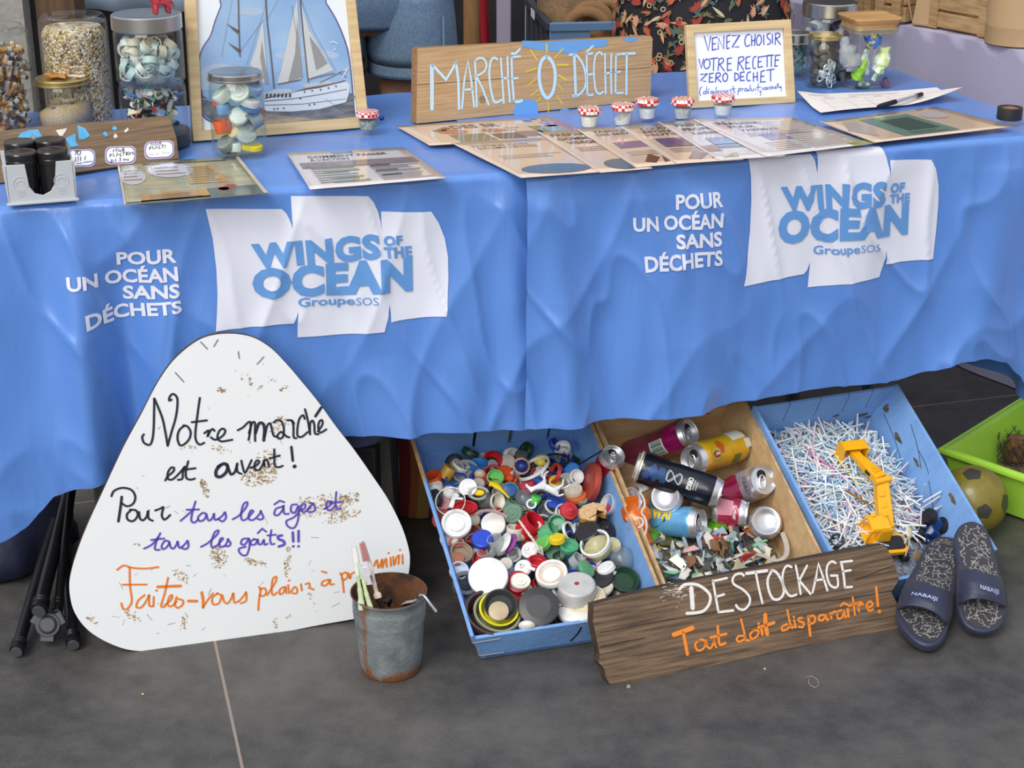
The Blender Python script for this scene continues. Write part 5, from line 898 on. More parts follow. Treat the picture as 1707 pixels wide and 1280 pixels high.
for i, (x0, y0, x1, y1, z0, z1, c_, w) in enumerate([(1160, 575, 980, 680, .075, .055, (232, 228, 220), 'topmost pale stick leaning on the crate wall'), (1164, 715, 1010, 805, .055, .05, (226, 214, 216), 'lowest pale stick leaning on the crate wall'), (1150, 620, 960, 745, .065, .05, (220, 214, 200), 'middle pale stick leaning on the crate wall'), (1000, 510, 990, 590, .08, .05, (200, 222, 232), 'short pale blue stick upright by the crate wall')]):
    mb = MB(); mb.tube([crate_point(CFc, *c7(x0, y0), z0), crate_point(CFc, *c7(x1, y1), z1)], .0015, 6); tag(mb.build('cotton_bud_stick', plastic(c_, .4)), w, 'stick')
mb = MB(); P = [crate_point(CFc, *c7(x, y), .066) for x, y in ((120, 525), (250, 580), (370, 650), (480, 715))]; mb.tube(smoothline(P, 5), [.002]*4+[.0035]*8+[.002]*4, 8, flat=.5); tag(mb.build('bark_sliver', mat('rusty_bark', (170, 100, 40), .8, var=60, c2=(110, 70, 40))), 'rust brown sliver lying across the sticks beside the digger arm', 'sliver')
mb = MB(); P = [crate_point(CFc, *c7(x, y), .060) for x, y in ((-30, 465), (60, 480), (130, 490), (190, 495))]; mb.tube(smoothline(P, 5), .0045, 8, flat=.3); mb.tube([crate_point(CFc, *c7(x, y), .060) for x, y in ((60, 440), (70, 530))], .003, 6, flat=.4); tag(mb.build('plastic_piece', plastic((92, 134, 190))), 'blue crossed plastic piece on the sticks by the plywood wall', 'plastic piece')
# ---------------------------------------------------------------- toy digger
DY = mat('digger_yellow', (248, 178, 12), .42, coat=.15); DB = mat('digger_black', (30, 30, 33), .5)
def cpt(x, y, z): return crate_point(CFc, *c7(x, y), z)
def bar(mb, p0, p1, w0, h0, w1, h1, up):
    p0, p1 = V(p0), V(p1); t = (p1-p0).normalized(); s_ = t.cross(V(up)).normalized(); u = s_.cross(t)
    q = [p0-s_*w0-u*h0, p0+s_*w0-u*h0, p1+s_*w1-u*h1, p1-s_*w1-u*h1, p0-s_*w0+u*h0, p0+s_*w0+u*h0, p1+s_*w1+u*h1, p1-s_*w1+u*h1]; return mb.hexa(q)
UPC = V(CCx.to_3x3().col[2]); dg = thing('toy_digger', 'yellow toy digger standing on the sticks with its arm stretched out', 'toy', CCx.copy())
inv = CCx.inverted()
def L(p): return inv @ p
deck0, deck1 = L(cpt(640, 1190, .040)), L(cpt(560, 1000, .040))
ang_ = math.atan2((deck1-deck0).y, (deck1-deck0).x)-pi/2; DM = T(*L(cpt(600, 1110, .030))) @ M.Rotation(ang_, 4, 'Z')
def outl(w, d, r_): return [(sx_*(w-r_)+r_*cos(a), sy*(d-r_)+r_*sin(a)) for sx_, sy, a0 in ((1, 1, 0), (-1, 1, pi/2), (-1, -1, pi), (1, -1, 3*pi/2)) for a in (a0, a0+pi/4, a0+pi/2)]
MB().prism([(x+.004, y-.004) for x, y in outl(.031, .021, .009)], .006, .016, DM).build('deck', DY, dg, bev=.0015)
MB().prism([(x+.006, y-.005) for x, y in outl(.025, .014, .006)], .0162, .019, DM).build('engine_cover', DB, dg, bev=.001)
CM_ = DM @ T(-.020, .020, .012) @ M.Scale(1.42, 4); mb = MB(); mb.prism([(x*1.0, y) for x, y in outl(.016, .015, .005)], 0, .004, CM_); 
mb.hexa([(-.013, -.014, .024), (.013, -.014, .024), (.013, .010, .024), (-.013, .010, .024), (-.012, -.012, .028), (.012, -.012, .028), (.012, .008, .028), (-.012, .008, .028)], CM_)
for x, y in ((-.014, -.013), (.014, -.013), (.014, .013), (-.014, .013)): bar(mb, CM_ @ V((x, y, .002)), CM_ @ V((x*.9, y*.8-.002, .026)), .0022, .0022, .0022, .0022, (0, 1, 0))
mb.build('cab', DY, dg, bev=.001)
mb = MB(); mb.hexa([(-.002, -.016, .002), (.018, -.016, .002), (.018, .012, .002), (-.002, .012, .002), (0, -.014, .024), (.016, -.014, .024), (.016, .008, .024), (0, .008, .024)], CM_); mb.build('cab_side', DY, dg, bev=.0015)
mb = MB()
for x, y in ((-.006, .012), (.010, .012)): mb.cyl(.0032, .026, .031, 12, CM_ @ T(x, y-.004, 0))
mb.build('roof_lamp', DY, dg, bev=.0008)
r0, e0, e1, b1_ = L(cpt(615, 930, .052)), L(cpt(560, 560, .088)), L(cpt(570, 455, .095)), L(cpt(372, 275, .082)); UPL = V((0, 0, 1))
mb = MB(); bar(mb, r0, e1, .0140, .009, .0110, .009, UPL); bar(mb, r0+V((0, -.004, -.010)), r0+V((0, .016, .004)), .014, .012, .014, .010, UPL); 
for k in (.15, .45, .75): q = r0.lerp(e0, k); bar(mb, q+V((0, 0, .008)), r0.lerp(e0, k+.16)+V((0, 0, .008)), .006, .002, .005, .002, UPL)
mb.build('boom', DY, dg, bev=.001)
mb = MB(); sd = (b1_-e1).normalized().cross(UPL).normalized(); q = L(cpt(592, 468, .100)); ax_ = (L(cpt(690, 445, .100))-L(cpt(500, 490, .100))).normalized(); mb.tube([q-ax_*.0165, q+ax_*.0165], .0062, 12); mb.build('hinge', DY, dg, bev=.0008)
mb = MB(); bar(mb, e1, b1_, .0125, .008, .0085, .007, UPL); bar(mb, e1.lerp(b1_, .2)+V((0, 0, .007)), e1.lerp(b1_, .45)+V((0, 0, .007)), .008, .006, .004, .002, UPL); mb.build('arm', DY, dg, bev=.001)
mb = MB(); q0, q1 = e1.lerp(b1_, .22), e1.lerp(b1_, .52); dn = -sd*.0106 if (L(cpt(430, 440, .09))-e1).dot(sd) < 0 else sd*.0106; bar(mb, q0+dn, q1+dn, .0008, .0035, .0008, .0035, UPL); mb.build('arm_decal', DB, dg)
# bucket: a scoop with teeth
BO = L(cpt(300, 215, .072)); bx = (L(cpt(450, 195, .08))-L(cpt(250, 215, .08))).normalized(); bz = V((0, 0, 1)); by = bz.cross(bx); BM = M((bx, by, bz)).transposed().to_4x4(); BM.translation = BO; BM = BM @ M.Scale(1.28, 4)
side = [(-.004, .016), (.014, .014), (.018, .004), (.012, -.010), (-.012, -.018)]; mb = MB()
for i in range(len(side)-1):
    (y0, z0), (y1, z1) = side[i], side[i+1]; mb.hexa([(-.019, y0, z0), (.019, y0, z0), (.019, y1, z1), (-.019, y1, z1), (-.017, y0*.88, z0*.88), (.017, y0*.88, z0*.88), (.017, y1*.88, z1*.88), (-.017, y1*.88, z1*.88)], BM)
for x in (-.019, .0175): mb.add([(x+dx, y, z) for dx in (0, .0015) for y, z in side], [tuple(range(5)), tuple(range(9, 4, -1))]+[(i, (i+1) % 5, 5+(i+1) % 5, 5+i) for i in range(5)], BM)
mb.build('bucket', DY, dg, bev=.0008)
mb = MB()
for k in range(5): x = -.015+.0075*k; mb.hexa([(x-.002, -.012, -.018), (x+.002, -.012, -.018), (x+.0015, -.020, -.021), (x-.0015, -.020, -.021), (x-.002, -.012, -.016), (x+.002, -.012, -.016), (x+.0015, -.020, -.020), (x-.0015, -.020, -.020)], BM)
mb.build('bucket_teeth', DY, dg)
mb = MB(); bar(mb, b1_+V((0, 0, .002)), BO+V((0, 0, .004)), .007, .006, .009, .006, UPL); mb.build('bucket_link', DY, dg, bev=.001)
for sx_ in (-.026, .034): mb = MB(); mb.prism([(x, y) for x, y in outl(.030, .009, .008)], -.006, .006, DM @ T(sx_-.001, -.002, -.004) @ RZ(90) @ RX(90)); mb.build('track', DB, dg, bev=.0015)
# toy truck with big black wheels
tm = axes(cpt(1060, 960, .032), vdir(.55, .8, .1), vdir(-.8, .5, .4)) ; tk = thing('toy_truck', 'dark blue toy truck with big black wheels between digger and crate wall', 'toy', tm); TB = mat('truck_blue', (22, 52, 110), .3, coat=.4)
mb = MB(); mb.hexa([(-.026, -.011, -.006), (.028, -.011, -.006), (.028, .011, -.006), (-.026, .011, -.006), (-.024, -.011, .007), (.024, -.011, .005), (.024, .011, .005), (-.024, .011, .007)]); mb.hexa([(-.010, -.010, .006), (.010, -.010, .006), (.010, .010, .006), (-.010, .010, .006), (-.006, -.008, .016), (.005, -.008, .016), (.005, .008, .016), (-.006, .008, .016)]); mb.build('truck_body', TB, tk, bev=.002)
mb = MB(); mb.hexa([(-.0072, -.0105, .008), (.0072, -.0105, .008), (.0072, .0105, .008), (-.0072, .0105, .008), (-.0048, -.0087, .0145), (.004, -.0087, .0145), (.004, .0087, .0145), (-.0048, .0087, .0145)]); mb.build('truck_window', mat('smoked_glass', (150, 160, 170), .15), tk)
for x in (-.018, .019):
    for y in (-.017, .017):
        w = MB(); w.lathe([(0, -.006), (.006, -.006), (.009, -.0075), (.0145, -.0065), (.016, -.004), (.016, .004), (.0145, .0065), (.009, .0075), (.006, .006), (0, .006)], 28, T(x, y, -.006) @ RX(90), None, lambda a, j, r_, z: 1-.07*(int(round(a/(2*pi)*28)) % 2) if r_ > .015 else 1); w.build('wheel', DB, tk)
for x0, y0, x1, y1, w in ((850, 965, 810, 1200, 'white plastic spoon head on a thin stick beside the truck wheel'),):
    mb = MB(); mb.lathe([(0, .002), (.006, .0015), (.008, 0), (.006, -.001), (0, -.0015)], 16, zto(cpt(845, 970, .072), vdir(.2, .3, .9)) @ M.Diagonal((.8, 1.25, 1, 1))); mb.tube([cpt(852, 1000, .070), cpt(845, 1100, .055), cpt(810, 1200, .04)], .0014, 6); mb.tube([cpt(840, 1010, .066), cpt(800, 1080, .055)], .0012, 6)
    tag(mb.build('plastic_spoon', plastic((206, 194, 168))), w, 'spoon')
mb = MB(); mb.lathe([(.010, 0), (.013, 0), (.013, .03), (.010, .03), (.010, 0)], 20, zto(cpt(140, 1120, .016), vdir(-.1, .5, .8))); tag(mb.build('pipe_piece', plastic((40, 40, 42))), 'black pipe piece in front of the digger cab', 'pipe')
mb = MB(); mb.lathe([(0, .004), (.008, .003), (.010, 0), (0, -.002)], 16, zto(cpt(930, 1200, .03), vdir(.4, .2, .8))); tag(mb.build('pebble', mat('tan_pebble', (140, 112, 84), .7)), 'tan flat pebble behind the digger deck', 'pebble')
# ---------------------------------------------------------------- zinc pot with toothbrushes
B0 = onz(652, 1112); zr = ony(649, 984, B0.y).z; pp = ppm(B0+V((0, 0, .08)))
rb, rt = 50/ppm(B0), 62.5/ppm(B0+V((0, 0, zr)))
m = mat('galvanised_zinc', (164, 172, 174), .5, .45, var=30, c2=(128, 136, 138), bump=(160, .3)); n = m.node_tree; b = n.nodes['Principled BSDF']; old = b.inputs['Base Color'].links[0].from_socket
t = n.nodes.new('ShaderNodeTexCoord'); s_ = n.nodes.new('ShaderNodeSeparateXYZ'); n.links.new(t.outputs['Object'], s_.inputs[0]); no = n.nodes.new('ShaderNodeTexNoise'); no.inputs['Scale'].default_value = 45; no.inputs['Detail'].default_value = 8; n.links.new(t.outputs['Object'], no.inputs[0])
def mth(op, a, b_, clamp=False):
    q = n.nodes.new('ShaderNodeMath'); q.operation = op; q.use_clamp = clamp
    for i, v in enumerate((a, b_)):
        if isinstance(v, (int, float)): q.inputs[i].default_value = v
        else: n.links.new(v, q.inputs[i])
    return q.outputs[0]
low = mth('MULTIPLY', mth('SUBTRACT', mth('ADD', .020, mth('MULTIPLY', mth('SUBTRACT', no.outputs[0], .5), .05)), s_.outputs[2]), 90, True)        # rust round the foot
seam = mth('MULTIPLY', mth('SUBTRACT', .009, mth('ABSOLUTE', mth('ADD', mth('ADD', s_.outputs[0], .036), mth('MULTIPLY', mth('SUBTRACT', no.outputs[0], .5), .03)), 0)), 160, True)
seam = mth('MULTIPLY', seam, mth('LESS_THAN', s_.outputs[1], 0)); fac = mth('MAXIMUM', low, mth('MULTIPLY', seam, .8))
mx = n.nodes.new('ShaderNodeMix'); mx.data_type = 'RGBA'; n.links.new(fac, mx.inputs[0]); n.links.new(old, mx.inputs[6]); mx.inputs[7].default_value = lin((128, 82, 50)); n.links.new(mx.outputs[2], b.inputs['Base Color']); n.links.new(mth('SUBTRACT', .55, mth('MULTIPLY', fac, .55)), b.inputs['Metallic'])
RUST = mat('rusty_inside', (120, 76, 46), .85, .1, var=28, c2=(62, 40, 28), bump=(150, .5))
pot = thing('zinc_pot', 'small rusty zinc pot with toothbrushes in it, in front of the white board', 'pot', T(*B0)); rz = lambda z: rb+(rt-rb)*z/zr
pr = [(0, .001), (rb-.002, .001), (rb, .004)] + [(rz(z), z) for z in (.02, .05, .08, zr*.66)] + [(rz(zr*.70)+.0015, zr*.70), (rz(zr*.73), zr*.73), (rz(zr*.76)+.0015, zr*.76), (rz(zr*.79), zr*.79), (rz(zr*.82)+.0012, zr*.82), (rz(zr*.86), zr*.86), (rt-.001, zr-.004), (rt+.0015, zr-.002), (rt+.0015, zr)]
MB().lathe(pr, 56).build('pot_body', m, pot, ang=50)
MB().lathe([(rt+.0015, zr), (rt-.001, zr), (rz(zr*.5)-.0015, zr*.5), (rb-.0015, .006), (0, .006)], 56).build('pot_inside', RUST, pot, ang=50)
MB().tube([(-.036, -math.sqrt(max(0, rz(z)**2-.036**2))-.0004, z) for z in (.004, .04, .08, zr-.006)], .0009, 5).build('seam', m, pot)
def cb(x, y): return 540+x/4.4125, 860+y/4.4125
def pt(x, y, dy): return ony(*cb(x, y), B0.y+dy)
GRNH = mat('pale_green_handle', (176, 196, 142), .4, var=30, c2=(222, 226, 206)); BRIS = mat('bristles', (214, 206, 216), .8)
def brush(px, dy0, dy1, w, cols, label, bristle=None, bc=None):
    n_ = len(px); P = smoothline([pt(x, y, dy0+(dy1-dy0)*i/(n_-1)) for i, (x, y) in enumerate(px)], 5); k = len(P); wd = [w[min(len(w)-1, int(i*len(w)/k))]/4.4125/ppm(P[0]) for i in range(k)]; mb = MB(); mb.tube(P, wd, 10, flat=.55)
    per = 10
    for i, f in enumerate(mb.f): mb.m[i] = min(len(cols)-1, int(i/per*len(cols)/k))
    o = mb.build('toothbrush', cols, ang=60); tag(o, label, 'toothbrush')
    if bristle:
        mb = MB(); A, Bp = V(pt(*bristle[0], dy0-.004)), V(pt(*bristle[1], dy0-.004)); dirn = V(pt(*bristle[2], dy0-.010))-A
        for i in range(11):
            for j in range(3): q = A.lerp(Bp, i/10)+V((.0011*(j-1), -.001*j, 0)); mb.tube([q, q+dirn], .0007, 5)
        mb.build('bristle_tuft', bc or BRIS, o)
WP = plastic((232, 230, 222))
brush([(222, 225), (232, 300), (240, 380), (255, 480), (270, 580), (278, 690)], -.020, -.042, [22, 26, 16, 14, 20, 26], [WP, WP, plastic((196, 214, 170)), GRNH], 'white headed toothbrush with green white handle, turned backwards in the zinc pot')
brush([(262, 360), (285, 440), (300, 520), (320, 600), (352, 700)], -.028, -.046, [16, 16, 14, 18, 20], [plastic((190, 216, 180)), plastic((206, 222, 160)), GRNH], 'green toothbrush with white bristles leaning in the zinc pot', [(275, 380), (310, 500), (318, 375)])
brush([(285, 190), (310, 260), (335, 340), (362, 440), (378, 530), (400, 600), (430, 680)], -.010, -.020, [14, 14, 16, 12, 16, 30, 20], [plastic((236, 226, 224)), plastic((232, 224, 214)), plastic((232, 222, 206)), plastic((222, 210, 190)), plastic((46, 36, 34))], 'pinkish white toothbrush with a dark grip and worn bristles in the zinc pot', [(262, 205), (290, 330), (300, 195)], mat('worn_pink_bristles', (190, 132, 128), .8))
mb = MB(); P = [pt(475, 660, .004), pt(490, 610, .0), pt(450, 640, -.01)]; mb.tube(smoothline(P, 5), .003, 8); tag(mb.build('black_hook', mat('black_rubber', (26, 22, 22), .6)), 'black curved hook lying inside the zinc pot', 'hook')
mb = MB(); P = smoothline([pt(690, 615, -.040), pt(705, 590, -.044), pt(725, 583, -.046), pt(748, 600, -.050), pt(780, 645, -.054), pt(826, 705, -.058)], 6); mb.tube(P, .0026, 10); mb.tube([pt(580, 655, -.030), pt(620, 640, -.032), pt(660, 632, -.036), pt(692, 618, -.040)], [.003, .0042, .0034, .0028], 10)
for k in range(6): mb.tube([pt(590+k*17, 640-k*3, -.036), pt(594+k*17, 648-k*3, -.037)], .003, 8)
tag(mb.build('metal_hook', mat('chrome', (200, 202, 206), .2, 1.)), 'bent silver hook with a knurled shank hooked on the zinc pot rim', 'hook')
# ---------------------------------------------------------------- slide sandals
def csd(x, y): return 1480+x/5.332, 850+y/5.332
SND = mat('navy_eva', (46, 50, 72), .5, sheen=.05, bump=(300, .1)); FBED = mat('charcoal_footbed', (52, 50, 56), .7); LINE = mat('cream_line_print', (206, 200, 188), .7); LOGO = mat('pale_logo_print', (176, 190, 226), .5)
def sandal(label, toe, heel, toe_z, heel_z, outline, inset, strap, squig, seed, word, wq):
    A, H_ = onz(*csd(*toe), toe_z), onz(*csd(*heel), heel_z); ey = (H_-A).normalized(); ex = V((1, 0, 0)); ex = (ex-ey*ex.dot(ey)).normalized(); F_ = Face(axes(A, ex, ey)); t = thing('slide_sandal', label, 'sandal', F_.mx, None)
    O = [(p.x, p.y) for p in smoothline(F_.poly([csd(*p) for p in outline]), 4, True)]
    if sum(O[i][0]*O[(i+1) % len(O)][1]-O[(i+1) % len(O)][0]*O[i][1] for i in range(len(O))) < 0: O = O[::-1]
    MB().prism(O, -.016, 0).build('sole', SND, t, bev=.0035, ang=50)
    I = [(p.x, p.y) for p in smoothline(F_.poly([csd(*p) for p in inset]), 4, True)]; MB().poly(I, .0008).build('footbed', FBED, t, smooth=False)
    rr = random.Random(seed); mb = MB(); xs = [p[0] for p in I]; ys = [p[1] for p in I]
    def inside(x, y):
        c = False
        for i in range(len(I)):
            (x0, y0), (x1, y1) = I[i], I[i-1]
            if (y0 > y) != (y1 > y) and x < (x1-x0)*(y-y0)/(y1-y0)+x0: c = not c
        return c
    k = tries = 0; seen = []
    while k < squig:                                        # little shark outlines drawn in one line
        cx, cy = rr.uniform(min(xs), max(xs)), rr.uniform(min(ys), max(ys)); a0 = rr.uniform(0, 2*pi); s_ = rr.uniform(.0075, .0115)
        body = [(-1.3, .35), (-1.0, .05), (-1.25, -.35), (-.75, -.05), (-.2, -.28), (.15, -.3), (.1, -.6), (.4, -.26), (.9, -.08), (1.05, .1), (.7, .2), (.3, .28), (.1, .7), (-.15, .3), (-.7, .12), (-1.3, .35)]; bend = rr.uniform(-.35, .35)
        P = [(cx+s_*(x*cos(a0)-(y+bend*x*x)*sin(a0)), cy+s_*(x*sin(a0)+(y+bend*x*x)*cos(a0))) for x, y in body]
        st = rr.randint(0, 4); P = P[st:st+rr.randint(9, 12)]
        tries += 1
        if tries > 4000: break
        if any((cx-a_)**2+(cy-b__)**2 < .0115**2 for a_, b__ in seen): continue
        if all(inside(*p) for p in P): seen.append((cx, cy)); mb.ribbon([(q.x, q.y) for q in smoothline(P, 3)], .00046, .0012); k += 1
    for k in range(squig//2):
        cx, cy = rr.uniform(min(xs), max(xs)), rr.uniform(min(ys), max(ys)); a0 = rr.uniform(0, 2*pi); P = [(cx, cy)]
        for j in range(5): a0 += rr.uniform(-.9, .9); P.append((P[-1][0]+.004*cos(a0), P[-1][1]+.004*sin(a0)))
        if all(inside(*p) for p in P): mb.ribbon([(q.x, q.y) for q in smoothline(P, 3)], .0004, .0012)
    mb.build('shark_print', LINE, t, smooth=False)
    (a, b_, c, d) = [F_.poly([csd(*p) for p in line]) for line in strap]      # back-left..., four lines of points from left to right edge
    lines = [smoothline(x_, 6) for x_ in (a, b_, c, d)]; N_ = min(len(l) for l in lines)
    hs = [.030, .038, .036, .030]
    def S(u, v, off=0.):
        i = v*3; k = min(2, int(i)); f = i-k; j = u*(N_-1); jj = min(N_-2, int(j)); g = j-jj
        p0 = lines[k][jj].lerp(lines[k][jj+1], g); p1 = lines[k+1][jj].lerp(lines[k+1][jj+1], g); p = p0.lerp(p1, f); h = (hs[k]*(1-f)+hs[k+1]*f)*max(0, 1-abs(2*u-1)**2.6)+off-.012*max(0, (abs(2*u-1)-.8)*5)
        q = F_.mx @ V((p.x, p.y, 0)); e = (CO-q).normalized(); k_ = (h)/max(.2, e.dot(F_.n)); return F_.inv @ (q+e*k_)
    mb = MB(); mb.grid(28, 18, lambda u, v: S(u, v)); mb.build('strap', SND, t, ang=180, solid=.005)
    bm_, x0, x1 = text_bm(word, .01); cut(bm_, CAPH/2, CAPH/2)
    for v in bm_.verts: u = (v.co.x-x0)/(x1-x0); h = v.co.y/CAPH; v.co = S(wq[0]+(wq[1]-wq[0])*u, wq[2]+(wq[3]-wq[2])*u-h*wq[4], .0045)
    MB().add([v.co for v in bm_.verts], [[w.index for w in f.verts] for f in _idx(bm_).faces]).build('logo_lettering', LOGO, t, smooth=False); bm_.free()
    return t
sandal('navy slide sandal with shark print footbed, overlapping the other sandal', (350, 1190), (520, 240), .022, .088,
    [(520, 232), (600, 250), (650, 300), (668, 380), (655, 480), (622, 600), (592, 735), (575, 850), (555, 960), (530, 1060), (490, 1140), (430, 1190), (350, 1202), (260, 1170), (180, 1100), (110, 1010), (78, 920), (85, 830), (120, 720), (180, 600), (240, 500), (290, 400), (340, 310), (400, 255), (460, 235)],
    [(520, 250), (585, 270), (625, 310), (640, 380), (628, 480), (598, 600), (570, 720), (555, 850), (535, 950), (508, 1040), (470, 1110), (420, 1160), (350, 1170), (280, 1140), (200, 1075), (135, 990), (105, 915), (112, 850), (150, 740), (210, 610), (265, 510), (315, 410), (360, 330), (410, 275), (460, 252)],
    [[(178, 608), (260, 632), (380, 672), (480, 705), (586, 738)], [(138, 700), (230, 715), (350, 745), (470, 790), (578, 830)], [(110, 780), (210, 782), (340, 815), (460, 880), (565, 945)], [(86, 880), (180, 852), (320, 872), (440, 930), (530, 1030)]], 120, 5, 'NABAIJI', (.23, .69, .53, .45, .13))
sandal('navy slide sandal with shark print footbed, partly under the other and touching the crate wall', (860, 1075), (735, 108), .022, .135,
    [(730, 98), (800, 110), (870, 150), (910, 230), (940, 330), (980, 470), (1012, 600), (1047, 720), (1056, 830), (1050, 920), (1020, 1010), (960, 1065), (860, 1086), (760, 1065), (680, 1010), (640, 930), (622, 840), (618, 740), (622, 620), (625, 500), (615, 400), (600, 300), (600, 210), (650, 130)],
    [(730, 118), (795, 130), (850, 165), (888, 240), (915, 330), (955, 470), (985, 600), (1018, 720), (1028, 830), (1022, 910), (995, 990), (945, 1035), (860, 1055), (770, 1035), (705, 985), (668, 920), (650, 840), (645, 740), (648, 620), (648, 500), (638, 400), (625, 300), (628, 220), (668, 148)],
    [[(630, 535), (720, 540), (820, 560), (910, 578), (1005, 600)], [(622, 640), (710, 640), (820, 650), (920, 670), (1035, 700)], [(620, 740), (720, 725), (830, 740), (930, 765), (1048, 795)], [(628, 850), (720, 800), (830, 790), (940, 815), (1050, 870)]], 120, 9, 'NABAIJI', (.50, .87, .52, .55, .14))
# ---------------------------------------------------------------- ball and green tub
BC = onz(1620, 834, .066); br = .0655; BC.z = br+.001
ball = MB(); ball.lathe([(br*sin(a*pi/28), -br*cos(a*pi/28)) for a in range(29)], 48, T(*BC)); bo = ball.build('toy_ball', mat('mustard_ball', (136, 122, 40), .38, var=30, c2=(116, 104, 32), coat=.2)); tag(bo, 'mustard yellow toy football with dark pentagons behind the blue crate', 'ball')
mb = MB()
for x, y, s_, a0 in ((1621, 789, .019, .3), (1677, 838, .019, .8), (1641, 853, .016, .2), (1590, 850, .019, .5)):
    mb = MB(); k = sight(x, y).normalized(); oc_ = CO-BC; bq = oc_.dot(k); dd = bq*bq-(oc_.length_squared-br*br)
    if dd < 0: continue
    P = CO+k*(-bq-math.sqrt(dd)); N_ = (P-BC).normalized(); fm = zto(BC, N_, a0); pts = [[V((s_*q*cos(i*2*pi/5), s_*q*sin(i*2*pi/5), 0)) for i in range(5)] for q in (.33, .66, 1)]
    ring = [];
    for q in (0, .5, 1):
        ring.append([fm @ ((V((s_*q*cos(i*2*pi/5), s_*q*sin(i*2*pi/5), 0)).lerp(V((s_*q*cos((i+1)*2*pi/5), s_*q*sin((i+1)*2*pi/5), 0)), j/4)+V((0, 0, br))).normalized()*(br+.0006)) for i in range(5) for j in range(4)])
    vs = sum(ring, []); mb.add(vs, [(r_*20+i, r_*20+(i+1) % 20, (r_+1)*20+(i+1) % 20, (r_+1)*20+i) for r_ in (0, 1) for i in range(20)]); mb.build('dark_patch', mat('dark_pentagon', (62, 62, 56), .45), bo)
LIME = mat('lime_green_plastic', (172, 222, 74), .4, var=8, c2=(158, 208, 66)); zt = .105
g0 = onz(1571, 746, zt); g1 = onz(1707, 793, zt); g2 = onz(1707, 662, zt); d1 = (g1-g0).normalized(); d2 = (g2-g0).normalized()
tub = thing('plastic_tub', 'lime green open plastic tub behind the toy ball', 'tub', None)
def gp(a, b_, z, ins=0.): q = g0+d1*a+d2*b_; return V((q.x, q.y, z))
A_, B_ = .36, .42; mb = MB()
def ringpts(z, i): return [gp(i, i, z), gp(A_-i, i, z), gp(A_-i, B_-i, z), gp(i, B_-i, z)]
r_ = [ringpts(.004, .022), ringpts(zt-.004, .002), ringpts(zt, .0), ringpts(zt, .012), ringpts(.010, .032)]
for i in range(4):
    vs = r_[i]+r_[i+1]; mb.add(vs, [(j, (j+1) % 4, 4+(j+1) % 4, 4+j) for j in range(4)])
mb.add(r_[4], [(0, 1, 2, 3)]); mb.add(r_[0], [(3, 2, 1, 0)]); mb.build('tub_body', LIME, tub, bev=.004, ang=30)
mb = MB(); mb.tube([gp(-.003, -.003, zt-.006), gp(A_+.003, -.003, zt-.006), gp(A_+.003, B_+.003, zt-.006), gp(-.003, B_+.003, zt-.006)], .006, 8, closed=True); mb.build('rolled_rim', LIME, tub)
mb = MB(); mb.add([gp(.09, -.002, zt-.012), gp(.2, -.002, zt-.012), gp(.2, .004, zt-.03), gp(.09, .004, zt-.03)], [(0, 1, 2, 3)])
o = MB().grid(20, 20, lambda u, v: gp(.035+(A_-.07)*u, .035+(B_-.07)*v, .018+.012*abs(noise.noise(V((u*7, v*7, 1)))))).build('soil_litter', mat('dry_litter', (140, 116, 86), .9, var=110, c2=(70, 56, 44), bump=(200, 1.)), ang=180); tag(o, 'dry brown litter covering the bottom of the green tub', 'litter', kind='stuff')
nc = onz(1690, 765, .022); nm = MB()
for k in range(22):
    for s_ in (1, -1): nm.tube([V((nc.x+.036*cos(2*pi*k/22+s_*q*.16), nc.y+.036*sin(2*pi*k/22+s_*q*.16), .022+q*.007*(1+.2*(k % 3)))) for q in range(7)], .0009, 5)
tag(nm.build('net_basket', plastic((52, 50, 54)), ang=60), 'torn black mesh basket standing in the green tub', 'mesh basket')
mb = MB(); mb.lathe([(0, .0), (.024, .002), (.026, .03), (.020, .046), (0, .048)], 20, T(nc.x+.004, nc.y+.002, .022), None, lambda a, j, r__, z: 1+.08*sin(3*a+j)); tag(mb.build('cork_lump', mat('cork_brown', (150, 108, 66), .9, var=60, c2=(110, 76, 46), bump=(200, .6))), 'brown cork-like lump inside the mesh basket', 'lump')
# ---------------------------------------------------------------- under the table: stand, bags, boxes
BLKM = mat('black_stand_tube', (22, 22, 25), .35, .2); CAPM = mat('grey_end_cap', (74, 76, 80), .5)
st = thing('light_stand', 'folded black tripod stand lying on the floor beside the white board', 'stand', None)
def cs(x, y): return x/3.767, 780+y/3.767
for (x0, y0, z0), (x1, y1, z1), r_ in (((105, 1150, .014), (235, 700, .05), 12.7), ((460, 1105, .014), (420, 640, .06), 12.7), ((245, 895, .068), (330, 560, .10), 14.5), ((360, 900, .05), (400, 560, .10), 9)):
    A, B_2 = onz(*cs(x0, y0), z0), onz(*cs(x1, y1), z1); r2 = r_/ppm(A); d = (B_2-A).normalized(); q = MB(); q.tube([A, A+d*.34], r2*.82, 16); leg = q.build('leg', BLKM, st); q = MB(); q.lathe([(0, -.002), (r2*.7, -.002), (r2*.78, .001), (r2, .002), (r2, .012), (r2*.9, .014), (r2, .017), (r2*.9, .020), (r2, .023), (r2*.84, .026)], 24, zto(A, d)); q.mk(1).cyl(r2*.76, -.0035, -.001, 20, zto(A, d)); q.build('foot_cap', [BLKM, CAPM], leg)
A = onz(*cs(300, 985), .040); ax = V((.15, -.86, .5)).normalized(); mb = MB(); rr_ = 26/ppm(A)
for k in range(3): a = k*2*pi/3+.5; mb.box(rr_*1.1, rr_*.9, .014, zto(A-ax*.008, ax) @ M.Rotation(a, 4, 'Z') @ T(rr_*.55, 0, 0))
